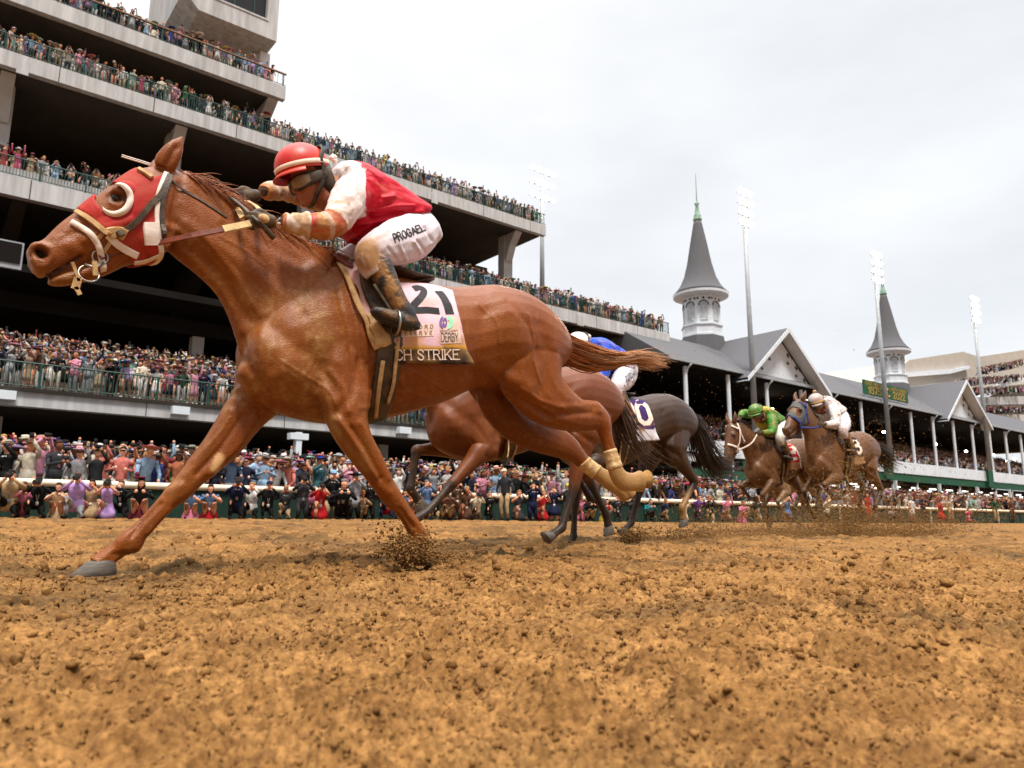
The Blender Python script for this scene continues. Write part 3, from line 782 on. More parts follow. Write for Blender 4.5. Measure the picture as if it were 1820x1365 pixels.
    mud = near_line([(540, 520), (560, 600), (555, 680), (540, 730)], 34) * .95 + near_line([(420, 620), (425, 680), (450, 700)], 26) * .7 \
        + near_line([(470, 600), (500, 690)], 40) * .6 + near_line([(600, 500), (600, 600)], 22) * .35 + near_line([(450, 520), (500, 560)], 30) * .35 + near_line([(380, 500), (420, 545)], 22) * .5 + near_line([(340, 430), (400, 510)], 20) * .35 \
        + near_line([(48, 470), (70, 488), (95, 500), (128, 500)], 16) * .75 + near_line([(50, 440), (95, 430)], 10) * .4 + near_line([(640, 690), (630, 720)], 16) * .3
    mud *= np.clip((n2 - .30) * 3.0, .25, 1.1) * np.clip((n3 - .2) * 2.2, .5, 1)
    ml = (near_line([(590, 750), (650, 830)], 12, px_leg) * .8 + near_line([(400, 740), (340, 820), (300, 870)], 16, px_leg) * .55 + near_line([(560, 740), (600, 760)], 20, px_leg) * .5) * legz
    mud += ml * np.clip((n2 - .3) * 3, .2, 1) + np.clip((n3 - .63) * 5, 0, .5) * .5 + np.clip((n1 - .62) * 1.2, 0, .12)
    c = paint_mud(c, mud * .85)
    # bare chestnut patch inside the far foreleg, bandaged hind legs caked with clay
    ch = near_line([(380, 832), (390, 812)], 8.5, px_leg) * legz; c = c + (np.array([.62, .36, .16]) - c) * np.clip(ch * 1.6 - .4, 0, 1)[:, None]
    d1, t1 = seg_dist(px_leg, [(1072, 752), (1086, 810), (1100, 850), (1150, 855)]); clay = (t1 > .36) * (d1 < 40) * (px_leg[:, 1] > 800) * (px_leg[:, 0] > 1010)
    c = np.where(clay[:, None] > 0, np.array([.36, .195, .066]) * (.75 + .5 * n2[:, None]), c)
    nd = np.clip(nos * 1.5 - .25, 0, 1)[:, None]; c = c * (1 - nd) + np.array([.012, .007, .006]) * nd
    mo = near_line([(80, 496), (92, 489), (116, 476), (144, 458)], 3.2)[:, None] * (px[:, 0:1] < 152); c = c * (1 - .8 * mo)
    lip = np.clip(near_line([(88, 484), (100, 478), (118, 474)], 4) - .3, 0, 1)[:, None] * 0.6; c = c * (1 - lip) + np.array([.35, .22, .15]) * lip
    ed = np.clip(near_line([(200, 352), (214, 350)], 9), 0, 1)[:, None]; c = c * (1 - .8 * ed) + np.array([.03, .015, .01]) * .8 * ed
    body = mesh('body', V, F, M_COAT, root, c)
    bv = bvh_of(V, F)
    # eyes
    for s in (-1, 1):
        p, n = cast_px(bv, 208, 351)
        if s > 0: p = np.array([p[0], 2 * YH - p[1], p[2]])
        m = MB(); m.ball(p + np.array([0, -s * .008, 0]), (.021, .017, .018), nu=16, nv=12); m.build('eye', M_EYE, root, True)
    # hooves
    hv = [((180, 997), (122, 1026), (207, 1021), .14, .055), ((744, 988), (722, 1004), (768, 1004), -.175, .05)]
    for tp, a, b, o, w in hv:
        m = MB(); hoof_mesh(m, at(*tp, YH + o), at(*a, YH + o), at(*b, YH + o), w); m.build('hoof', M_HOOF, root, True)
    for tp, a, b, o in (((1136, 856), (1150, 835), (1153, 868), -.16), ((1104, 868), (1126, 872), (1112, 890), .14)):
        m = MB(); hoof_mesh(m, at(*tp, YH + o), at(*a, YH + o), at(*b, YH + o), .047); m.build('hoof', M_CLAY, root, True)
    # bandages with their taped bands
    Nn = normals(V, F)
    for (lo_, hi_, ylim) in (([(1074, 768), (1087, 812), (1096, 842)], 30, -1), ([(1024, 806), (1044, 826), (1070, 846)], 26, 1)):
        d, t = seg_dist(proj(V), lo_)
        side = (V[:, 1] < YH) if ylim < 0 else (V[:, 1] > YH)
        mk = (d < hi_) & (t > .34) & (t < .86) & side & (V[:, 2] < .80) & (proj(V)[:, 0] > 1015)
        rid = .0025 * (np.sin(t * 17 + 2 * n1) ** 8) + .0015 * n3
        if mk.sum() > 20:
            v, f, _ = shell(V, F, Nn, mk, .003, .004, 8, rid)
            mesh('bandage', v, f, M_BAND, root)
    return root, V, F, bv, px, near

M_EYE = material('eye_gloss', (.010, .006, .005), .08, .6)
M_CLAY = material('clay_hoof', (.34, .185, .062), .9, .15, var=.3, vscale=20, bump=.5, bscale=60)
M_BAND = material('bandage_cloth', lin(214, 188, 140), .85, .15, var=.75, vscale=24, vcol=lin(160, 104, 48), bump=.4, bscale=70)
LEAD, LV, LF, LB, LPX, LNEAR = lead_horse()
# ------------------------------------------------------------------ tack of the leading horse
M_HOOD = material('red_hood_cloth', lin(160, 5, 18), .65, .2, var=.6, vscale=8, vcol=lin(150, 82, 52), bump=.2, bscale=60)
M_WHITE = material('white_trim', lin(225, 216, 208), .6, .3, var=.5, vscale=14, vcol=lin(196, 150, 100), bump=.15, bscale=60)
M_CLOTH = material('saddle_cloth', attr=True, rough=.75, spec=.2, var=.12, vscale=12, bump=.15, bscale=90)
M_INK = material('printed_black', (.018, .017, .018), .6, .3)
M_CREAM = material('printed_cream', lin(236, 216, 200), .6, .3, var=.35, vscale=20, vcol=lin(205, 150, 90))
M_BROWNINK = material('printed_brown', lin(120, 70, 50), .6, .3)
M_REIN = material('rubber_rein', lin(208, 178, 130), .75, .2, var=.4, vscale=25, bump=.3, bscale=160)

def px_quad(q):
    """bilinear map of the unit square on a photo quad: bottom-left, bottom-right, top-right, top-left"""
    a, b, c, d = [np.asarray(v, float) for v in q]
    return lambda u, v: (a * (1 - u) + b * u) * (1 - v) + (d * (1 - u) + c * u) * v

class Put:
    def __init__(s, bvh, quad, width, off=.003): s.b, s.q, s.w, s.o, s.last = bvh, px_quad(quad), width, off, None
    def __call__(s, u, v):
        x, y = s.q(u / s.w, v); p, n = cast_px(s.b, x, y)
        if p is None: return s.last
        d = ray(x, y); d = d / np.linalg.norm(d)
        s.last = (p - d * s.o, n); return s.last

def text_width(t, gap, squeeze=1.0): return sum(GL[c][0] * squeeze + gap for c in t) - gap

def write(name, text, bvh, quad, mat, parent, weight=.16, serif=0.0, gap=.26, off=.003, step=.1, squeeze=1.0):
    put = Put(bvh, quad, text_width(text, gap, squeeze), off)
    for u in (.5,): put(u, .2)
    V, F, _ = letters(text, put, weight, serif, gap, step, 1.0, squeeze)
    return mesh(name, V, F, mat, parent, smooth=False)

def grid_cloth(P, thick=.004):
    """closed thin cloth over a grid of points P (rows, cols, 3)"""
    r, c, _ = P.shape
    du = np.gradient(P, axis=0); dv = np.gradient(P, axis=1); n = np.cross(du, dv); n /= np.linalg.norm(n, axis=2, keepdims=True) + 1e-9
    V = np.concatenate([P.reshape(-1, 3), (P - n * thick).reshape(-1, 3)]); k = r * c
    F = []
    I = np.arange(k).reshape(r, c)
    for i in range(r - 1):
        for j in range(c - 1):
            a, b, d, e = I[i, j], I[i, j + 1], I[i + 1, j + 1], I[i + 1, j]
            F += [(a, e, d, b), (a + k, b + k, d + k, e + k)]
    rim = list(I[0, :]) + list(I[1:, -1]) + list(I[-1, -2::-1]) + list(I[-2:0:-1, 0])
    for a, b in zip(rim, rim[1:] + rim[:1]): F.append((a, b, b + k, a + k))
    return V, np.array(F), n

HOODPOLY = [(137, 373), (160, 352), (200, 322), (222, 308), (243, 300), (262, 309), (275, 316), (288, 312), (294, 308), (302, 318), (298, 350), (293, 390), (290, 430), (288, 458), (262, 470), (236, 470), (225, 452), (208, 436), (192, 418), (162, 390)]
def lead_tack():
    root = LEAD; V, F = LV, LF; N = normals(V, F); px = LPX
    # hood
    eye = (((px[:, 0] - 199) / 27) ** 2 + ((px[:, 1] - 352) / 24) ** 2) < 1
    earh = (((px[:, 0] - 250) / 17) ** 2 + ((px[:, 1] - 313) / 8) ** 2) < 1
    headz = (V[:, 2] > 1.10) & (px[:, 0] < 305) & ((V[:, 2] < 1.73))
    mk = in_poly(px, HOODPOLY) & ~eye & headz
    n3 = fbm(V, 14, 3, 4)
    v, f, _ = shell(V, F, N, mk, .007, .006, 10, .006 * n3)
    hood = mesh('hood', v, f, M_HOOD, root)
    hb = bvh_of(V + N * .008, F)
    # white eye cup: a raised crescent behind and under the eye
    for s in (-1, 1):
        m = MB(); R = []
        for k in range(23):
            a = rad(-82 + k * 222 / 22); t = math.sin(math.pi * k / 22) ** .6
            cx, cy = 200, 352
            for rr, o in ((24, .006), (24 + 2 * t, .012 * t + .007), (24.5 + 6 * t, .014 * t + .007), (24.5 + 11 * t, .009 * t + .006), (24.5 + 12 * t, .002)):
                p, n = cast_px(hb, cx + rr * 1.04 * math.cos(a), cy + rr * math.sin(a))
                if p is None: p, n = R[-1]; o = 0
                R.append((p + np.array([0, -1.0, 0]) * o, n))
        P = np.array([q[0] for q in R]);
        if s > 0: P[:, 1] = 2 * YH - P[:, 1]
        Fq = [(i * 5 + j, i * 5 + j + 1, (i + 1) * 5 + j + 1, (i + 1) * 5 + j) for i in range(22) for j in range(4)]
        Fq += [((i + 1) * 5, i * 5, i * 5 + 4, (i + 1) * 5 + 4) for i in range(22)] + [(0, 1, 2, 3, 4), (114, 113, 112, 111, 110)]
        m.add(P, Fq); m.build('eye_cup', M_WHITE, hood, True)
    m = MB(); strap_px(m, hb, [(296, 308), (287, 330), (281, 350), (279, 380), (282, 420), (286, 452)], [.022], .005, mirror=YH)
    m.build('hood_trim', M_WHITE, hood); m = MB()
    strap_px(m, hb, [(192, 418), (208, 434), (226, 446), (244, 455)], .030, .004)
    m.build('hood_trim', M_WHITE, hood); m = MB()
    strap_px(m, hb, [(268, 396), (270, 415), (272, 436)], .062, .006)
    m.build('hood_trim', M_WHITE, hood); m = MB()
    strap_px(m, hb, [(238, 466), (258, 463), (284, 452)], .022, .006)
    m.build('hood_trim', M_WHITE, hood)
    # bridle
    m = MB(); a = dict(off=.005)
    strap_px(m, hb, [(302, 313), (294, 330), (283, 350), (270, 362), (252, 384), (236, 400), (222, 411), (206, 420)], .026, .007, mirror=YH, **a)
    strap_px(m, hb, [(303, 316), (296, 332), (290, 352), (287, 376), (288, 400), (290, 422)], .022, .006, mirror=YH, **a)
    b1 = m.build('cheekpiece', M_BLACK, root)
    m = MB(); strap_px(m, LB, [(112, 391), (128, 396), (146, 406), (160, 416), (172, 430), (178, 444), (181, 462), (183, 478)], .026, .008, off=.004, mirror=YH)
    m.build('noseband', M_WHITE, root, True)
    for nm, bb, L, w, t_, mi in (('cavesson', hb, [(136, 376), (152, 385), (170, 398), (184, 410), (194, 420)], .022, .006, YH), ('browband', hb, [(247, 303), (258, 309), (270, 317)], .02, .012, None),
                                 ('keeper', LB, [(182, 415), (176, 422), (171, 427)], .016, .004, None), ('cheek_pad', hb, [(192, 416), (202, 414), (213, 414), (222, 418)], .050, .012, None), ('bit_strap', LB, [(202, 424), (194, 434), (184, 448)], .016, .006, None)):
        m = MB(); strap_px(m, bb, L, w, t_, mirror=mi); m.build(nm, M_TAN, root)
    m = MB()
    p0, n0 = cast_px(LB, 176, 455); p0 = p0 + n0 * .012
    for (cx, cy, rr, tilt) in ((178, 457, 13, 0), (158, 486, 17, .5)):
        p, n = cast_px(LB, cx, min(cy, 478)); base = at(cx, cy, p[1] - .012)
        th = np.linspace(0, 2 * math.pi, 25); k = mpp(cx, cy, p[1])
        m.tube(np.stack([base[0] + rr * k * np.cos(th), np.full(25, base[1]) + tilt * .03 * np.sin(th), base[2] + rr * k * np.sin(th)], -1), .003, 8, cap=False)
    m.tube([at(184, 466, p0[1]), at(170, 476, p0[1] - .006), at(150, 470, p0[1])], .006, 8)
    m.build('bit_ring', M_STEEL, root, True)
    m = MB(); y = p0[1] - .002
    for L, w in (([(128, 466), (133, 478), (138, 492), (140, 500)], .014), ([(139, 494), (136, 506), (133, 514)], .030), ([(134, 510), (139, 518), (142, 524)], .018), ([(168, 464), (169, 478), (170, 490)], .02)):
        P = np.array([at(a_, b_, y - .006) for a_, b_ in L]); m = MB(); strap(m, P, np.tile([0, -1.0, 0], (len(P), 1)), w, .004); m.build('tongue_tie', M_TAN, root)
    # reins: red-brown leather, then rubber grips to the hands
    hand_n, hand_f = at(452, 392, YH - .20), at(432, 352, YH + .17)
    for s, hnd in ((-1, hand_n), (1, hand_f)):
        st = np.array([p0[0], YH + s * (YH - p0[1]), p0[2]]) if s > 0 else p0
        if s < 0: P = np.array([st, at(196, 452, st[1] + .005), at(260, 436, st[1] - .02), at(340, 419, YH - .19), at(396, 408, YH - .205), at(444, 398, YH - .205)])
        else: P = np.array([st + (hnd - st) * t + np.array([0, .05 * math.sin(math.pi * t), -.04 * math.sin(math.pi * t)]) for t in np.linspace(0, 1, 6)])
        m = MB(); strap(m, P[:5], np.tile([0, s * 1.0, .25], (5, 1)), .027, .006); m.build('rein', M_BROWNL, root)
        m = MB(); strap(m, P[4:] if s < 0 else P[-2:], np.tile([0, s * 1.0, .25], (2, 1)), .036, .009); m.build('rein_grip', M_REIN, root)
    m = MB()
    strap(m, np.array([at(424, 360, YH + .08), at(440, 360, YH), at(455, 368, YH - .08), at(464, 379, YH - .18)]), np.array([[-.3, 0, 1.0], [-.2, -.2, 1], [.2, -.5, 1], [.3, -.8, .6]]), .030, .009)
    m.build('rein_grip', M_REIN, root, True); m = MB()
    strap(m, np.array([at(421, 366, YH), at(424, 374, YH - .07), at(432, 388, YH - .15)]), np.array([[-1, -.3, .6], [-1, -.5, .5], [-1, -.8, .4]]), .026, .009)
    m.build('rein_grip', M_REIN, root)
    m = MB(); strap_px(m, LB, [(306, 322), (328, 340), (352, 354), (378, 370), (402, 386)], .012, .003); m.build('neck_strap', M_BLACK, root)
    # mane and forelock, tail
    rg = np.random.default_rng(4); m = MB()
    crest = densify([at(x, y, YH) for x, y in ((318, 305), (340, 316), (372, 333), (428, 374), (488, 405), (545, 432), (590, 452))], 12)
    cr = len(crest)
    for k in range(900):
        t = rg.random() ** .9; i = min(cr - 2, int(t * (cr - 1))); b = crest[i] + rg.normal(0, .006, 3) + np.array([0, rg.uniform(-.03, .03), -.012])
        ln = (.09 + .13 * rg.random()) * (1 if t > .25 else .8); sd = rg.choice([-1, -1, 1]); lift = rg.uniform(-.8, .15) + (.5 if rg.random() < .12 else 0)
        if t > .55: ln *= 1.25; lift -= .25
        d = np.array([1.0, sd * rg.uniform(.1, .55), lift]); d /= np.linalg.norm(d); sag = rg.uniform(.1, .7)
        s_ = np.linspace(0, 1, 6)[:, None]
        P = b + d * ln * s_ + np.array([.1, 0, -1]) * (s_ ** 2) * ln * sag
        out = np.array([0, sd, 0]) * (.02 * np.sin(s_ * math.pi))
        g = .55 + .8 * rg.random(); m.tube(P + out, np.linspace(.0028, .0005, 6), 4, np.array([.30, .088, .020]) * g, cap=False)
    m.build('mane', M_HAIR, root, True, col=True)
    m = MB(); rg = np.random.default_rng(9)
    top = densify([at(x, y, YH) for x, y in ((978, 584), (1002, 594), (1055, 616), (1093, 626), (1136, 624), (1176, 631))], 5)
    bot = densify([at(x, y, YH) for x, y in ((990, 610), (1010, 646), (1050, 660), (1088, 656), (1116, 648), (1152, 660))], 5)
    n = len(top)
    for k in range(800):
        v0, v1 = rg.random(), rg.random(); v = v0 * .7 + v1 * .3; e = rg.uniform(.62, 1.0) if rg.random() < .6 else rg.uniform(.9, 1.06)
        yo = rg.normal(0, .05); ph = rg.uniform(0, 6.3); am = rg.uniform(.003, .020)
        P = []
        for i in range(12):
            q = min(e * i / 11, 1.0) * (n - 1); j = min(n - 2, int(q)); fr = q - j; tt = i / 11
            w = v + (v1 - v0) * .25 * tt
            a = (top[j] * (1 - w) + bot[j] * w) * (1 - fr) + (top[j + 1] * (1 - w) + bot[j + 1] * w) * fr
            if e > 1 and i == 11: a = a + (P[-1] - P[-2]) * .8
            P.append(a + np.array([0, yo * (.4 + .6 * tt), am * math.sin(ph + tt * 7)]))
        g = .5 + 1.0 * rg.random(); R = np.interp(np.linspace(0, 1, 12), [0, .15, .6, 1], [.0030, .0042, .0030, .0005])
        cc = np.array([.33, .11, .028]) * g; tip = np.array([.52, .27, .12]) * g
        C = np.repeat(np.array([cc + (tip - cc) * (i / 11) ** 2 for i in range(12)]), 4, 0)
        m.tube(np.array(P), R, 4, C, cap=False)
    m.build('tail', M_HAIR, root, True, col=True)
lead_tack()

# ------------------------------------------------------------------ saddle cloth, saddle
def cloth_grid(bvh, top, bottom, nr=26, nc=30, off=.014):
    """drape over the back: photo lines of its upper and lower edge -> grid of points, near side, over the spine and down the far side"""
    top = densify(top, 8); bottom = densify(bottom, 8)
    def sample(L, t):
        s = np.linspace(0, 1, len(L)); return np.array([np.interp(t, s, L[:, 0]), np.interp(t, s, L[:, 1])])
    G = np.zeros((nr, nc, 3)); prev = None
    for j in range(nc):
        a, b = sample(top, j / (nc - 1)), sample(bottom, j / (nc - 1)); last = None
        for i in range(nr - 1, -1, -1):
            q = b + (a - b) * (1 - i / (nr - 1)); p, n = cast_px(bvh, *q)
            if p is None:                                        # past the spine: close on the symmetry plane
                p = np.array([last[0], YH, last[2] + .004]); n = np.array([0, 0, 1.0])
            else: last = p
            G[i, j] = p + n * off
    # hem hangs plumb once the barrel turns under
    for i in range(1, nr): G[i, :, 1] = np.minimum(G[i, :, 1], G[i - 1, :, 1] + .002)
    far = G[::-1].copy(); far[..., 1] = 2 * YH - far[..., 1]
    return G, np.concatenate([far, G], 0)

def lead_cloth():
    ro = tag(empty('saddle_cloth', HO), 'pink saddle cloth with black number 21 draped under the leading jockey\'s saddle', 'saddle cloth', 'numbered saddle cloths')
    G, A = cloth_grid(LB, [(700, 506), (730, 507), (765, 509), (803, 520)], [(697, 647), (740, 646), (790, 647), (834, 648)])
    rg = np.random.default_rng(2)
    w = fbm(A.reshape(-1, 3) * np.array([1, 1, 1.6]), 9, 3, 6).reshape(A.shape[:2]); ii = np.linspace(-1, 1, A.shape[0])[:, None]
    A[..., 1] += np.sign(ii) * 0 - .016 * (w - .4) * (np.abs(ii) > .3) * np.where(ii > 0, 1, -1)
    V, F, n = grid_cloth(A)
    k = A.shape[0] * A.shape[1]
    pv = proj(V); near = V[:, 1] < YH
    Vm = V.copy(); Vm[~near, 1] = 2 * YH - Vm[~near, 1]; q = proj(Vm)
    c = np.tile(np.array(lin(226, 186, 196)), (len(V), 1))
    tn = fbm(V, 10, 4, 21)
    lower = np.clip((q[:, 1] - 560) / 40, 0, 1) * np.clip((tn - .33) * 5, 0, 1) + .5 * np.clip((tn - .55) * 6, 0, 1)
    c = c + (np.array(lin(205, 150, 105)) - c) * (.75 * lower)[:, None]
    band = q[:, 1] > 619; gold = (q[:, 1] > 613.5) & ~band
    c[band] = np.array(lin(48, 36, 28)) * (.5 + 1.3 * tn[band, None]); c[band] += (np.array(lin(150, 115, 70)) - c[band]) * np.clip((tn[band, None] - .52) * 5, 0, .7)
    c[gold] = np.array(lin(205, 150, 50))
    mesh('cloth', V, F, M_CLOTH, ro, c)
    b = bvh_of(V, F)
    P = px_quad([(710, 558), (811, 558), (790, 512), (690, 512)])
    # the two: slanting stroke and base bar; the one: straight bar
    def bar(L, w, name='number'):
        m = MB(); P_, Q_ = [], []
        L = densify(np.array(L, float), 6) if len(L) > 2 else np.linspace(L[0], L[1], 14)
        for x, y in L:
            p, n_ = cast_px(b, x, y)
            if p is not None: d = ray(x, y); P_.append(p - d * .0035); Q_.append(n_)
        P_, Q_ = np.array(P_), np.array(Q_)
        T = np.gradient(P_, axis=0); T /= np.linalg.norm(T, axis=1, keepdims=True); B = np.cross(T, Q_)
        m.add(np.concatenate([P_ - B * w / 2, P_ + B * w / 2]), [(i, i + 1, len(P_) + i + 1, len(P_) + i) for i in range(len(P_) - 1)])
        return m
    m = MB()
    for L, w in (([(735, 513), (744, 511), (753, 514), (752, 523), (743, 534), (735, 543), (735, 549), (744, 551), (760, 551), (781, 553)], .036), ([(779, 517), (787, 526), (795, 541), (800, 558)], .050)):
        q_ = bar(L, w); m.add(np.concatenate(q_.V), q_.F)
    m.build('number', M_INK, ro)
    # pale patches of the sponsor and of the race
    def patch(quad, name, mat, n=(10, 8), off=.002):
        f_ = px_quad(quad); vs = []; 
        for i in range(n[1]):
            for j in range(n[0]):
                x, y = f_(j / (n[0] - 1), i / (n[1] - 1)); p, nn = cast_px(b, x, y); vs.append((p if p is not None else vs[-1]) - ray(x, y) * off)
        Fq = [(i * n[0] + j, i * n[0] + j + 1, (i + 1) * n[0] + j + 1, (i + 1) * n[0] + j) for i in range(n[1] - 1) for j in range(n[0] - 1)]
        return mesh(name, vs, Fq, mat, ro, smooth=True)
    patch([(708, 599), (771, 597), (772, 574), (709, 577)], 'sponsor_patch', M_PALEPATCH)
    patch([(783, 611), (821, 610), (815, 562), (780, 562)], 'race_patch', M_PALEPATCH)
    write('sponsor_lettering', 'ORD', b, [(745, 584), (770, 583), (770, 577), (745, 577.5)], M_BROWNINK, ro, .15, .13, .75, .0045)
    write('sponsor_lettering', 'RESERVE', b, [(711, 596), (768, 594), (768, 588), (711, 589)], M_BROWNINK, ro, .15, .13, .75, .0045)
    write('race_lettering', 'DERBY', b, [(785, 607), (815, 606), (814, 592), (784, 592)], M_INK, ro, .11, .05, .10, .0045, squeeze=.46)
    write('race_lettering', 'KENTUCKY', b, [(783, 590), (814, 589), (814, 586), (783, 586.5)], M_BROWNINK, ro, .2, 0, .3, .0045)
    write('name_lettering', 'CH STRIKE', b, [(704, 640), (816, 638.5), (815, 621.5), (703, 622)], M_CREAM, ro, .12, .13, .20, .0045)
    for (cx, cy, rx, ry, mt, a0, a1) in ((788, 573, 7, 11, M_LOGO_P, 90, 270), (796, 573, 10, 11.5, M_LOGO_G, -90, 90), (791, 573, 4, 9, M_LOGO_P, 0, 360)):
        vs = []; n_ = 20
        for r_ in (0.35, 1.0):
            for i in range(n_ + 1):
                a_ = rad(a0 + (a1 - a0) * i / n_); x, y = cx + rx * r_ * math.cos(a_), cy - ry * r_ * math.sin(a_)
                p, _n = cast_px(b, x, y); vs.append(p - ray(x, y) * .0052)
        mesh('race_emblem', vs, [(i, i + 1, n_ + 2 + i, n_ + 1 + i) for i in range(n_)], mt, ro)
    return V, F
M_PALEPATCH = material('pale_patch', lin(228, 205, 196), .7, .2, var=.5, vscale=14, vcol=lin(205, 155, 110))
M_LOGO_P = material('purple_print', lin(120, 90, 140), .6, .3)
M_LOGO_G = material('green_print', lin(150, 215, 175), .6, .3)
CLOTH_V, CLOTH_F = lead_cloth()

def both(fn):
    for s in (1, -1): fn(s)
def lead_saddle():
    ro = tag(empty('saddle', HO), 'small black racing saddle with muddy girth and pink pad under the crouching leading jockey', 'saddle', 'racing saddles')
    # pad: pink strip edged with tan, running down the shoulder
    def side(name, L, w, mat, off, th=.006):
        P, Q = [], []
        for x, y in L:
            p, n = cast_px(LB, x, y)
            if p is not None: P.append(p + n * off); Q.append(n)
        m = MB(); strap(m, np.array(P), np.array(Q), w, th); m.build(name, mat, ro, True)
        P2 = np.array(P); P2[:, 1] = 2 * YH - P2[:, 1]; Q2 = np.array(Q); Q2[:, 1] *= -1
        m = MB(); strap(m, P2, Q2, w, th); return m.build(name, mat, ro, True)
    side('pad', [(620, 470), (634, 492), (646, 516), (657, 542), (668, 566), (676, 588)], .105, M_PADPINK, .008)
    side('pad_edge', [(603, 472), (616, 494), (629, 520), (638, 545), (648, 572), (660, 598), (670, 620)], .030, M_TAN, .014)
    side('pad_edge', [(592, 455), (604, 464), (617, 474), (626, 476)], .05, M_BROWNL, .014)
    side('pad_flap', [(652, 560), (664, 580), (676, 600), (680, 618)], [.03] * 4 + [.06] * 4 + [.085] * 4 + [.02], M_TAN, .020)
    side('girth', [(690, 578), (692, 610), (688, 650), (681, 690), (673, 722), (664, 744)], .125, M_BLACK, .014)
    side('girth_strap', [(678, 640), (672, 680), (667, 712), (664, 735)], .022, M_TAN, .026)
    side('girth_strap', [(703, 600), (701, 640), (694, 680), (684, 715)], .018, M_TAN, .026)
    # seat and flaps
    m = MB(); st = []
    for x, y, h, w in ((622, 466, .012, .05), (640, 470, .03, .10), (675, 484, .028, .14), (715, 500, .022, .155), (750, 503, .02, .12), (764, 502, .006, .05)):
        st.append((at(x, y, YH) + np.array([0, 0, .006]), np.array([0, 0, h]), np.array([0, w, 0])))
    ring_loft(m, st, 18); m.build('seat', M_BLACK, ro, True)
    side('flap', [(655, 486), (664, 510), (676, 540), (686, 572)], [.10, .12, .13, .14, .15, .15, .15, .15, .14, .13, .12, .1, .08], M_BLACK, .02, .01)
    m = MB(); st = []
    for x, y, h in ((722, 506, .006), (735, 503, .012), (750, 500, .012), (764, 497.5, .006)):
        st.append((at(x, y, YH - .06), np.array([0, 0, h * .7]), np.array([0, .06, 0])))
    ring_loft(m, st, 12); m.build('cantle_flap', M_BLACK, ro, True)
    for s in (-1, 1):
        y = YH + s * .33
        m = MB(); a, b_ = at(664, 505, YH - .30), at(704, 566, YH - .33)
        P = np.array([a, (a + b_) / 2, b_]); P[:, 1] = YH + s * (YH - P[:, 1]); strap(m, P, np.tile([0, s * 1.0, .1], (3, 1)), .016, .005)
        m.build('stirrup_leather', M_BLACK, ro)
        m = MB(); c_ = at(704, 574, YH - .33); c_[1] = YH + s * .33; th = np.linspace(0, 2 * math.pi, 21)
        m.tube(np.stack([np.full(21, c_[0]) + .006 * np.cos(th), c_[1] + .05 * np.cos(th), c_[2] + .058 * np.sin(th)], -1), .006, 6, cap=False); m.build('stirrup', M_STEEL, ro, True)
M_PADPINK = material('pad_pink', lin(222, 180, 186), .75, .2, var=.6, vscale=7, vcol=lin(200, 148, 105), bump=.15, bscale=60)
lead_saddle()
# ------------------------------------------------------------------ riders
def J(x, y, o): return loc(at(x, y, YH + o))
def jl(rows): return np.array([np.concatenate([J(x, y, o), [r * mpp(x, y, YH + o), l]]) for x, y, o, r, l in rows])
ARM_N = jl([(632, 338, -.15, 30, .085), (622, 350, -.20, 30, .085), (606, 380, -.24, 27, .075), (590, 398, -.255, 24, .066), (572, 402, -.255, 22, .06), (546, 400, -.24, 20.5, .056), (520, 398, -.225, 18, .05), (500, 395, -.215, 14, .04)])
ARM_F = jl([(622, 335, .14, 28, .085), (606, 345, .20, 27, .08), (572, 352, .26, 24, .07), (545, 346, .28, 22, .062), (520, 340, .27, 19, .055), (490, 338, .24, 17, .05), (468, 342, .20, 13, .04)])
THIGH_N = jl([(745, 412, -.06, 34, .11), (730, 422, -.12, 38, .115), (708, 430, -.18, 38, .105), (684, 438, -.225, 33, .09), (664, 445, -.255, 27, .078), (655, 456, -.265, 24, .07), (660, 473, -.27, 22, .062), (668, 488, -.275, 18, .055)])
BOOT_N = [(672, 470, -.275, 22, .066), (682, 489, -.285, 20.5, .063), (694, 514, -.30, 18.5, .055), (709, 541, -.31, 16.5, .048), (722, 560, -.315, 17, .045), (722, 570, -.315, 14, .045)]
FOOT_N = [(739, 571, -.315, 11, .032), (730, 572, -.315, 15, .04), (710, 570, -.318, 14.5, .046), (688, 563, -.32, 13, .048), (670, 555, -.32, 9.5, .042), (661, 551, -.32, 5, .02)]
def mir(A): B = A.copy(); B[:, 1] *= -1; return B

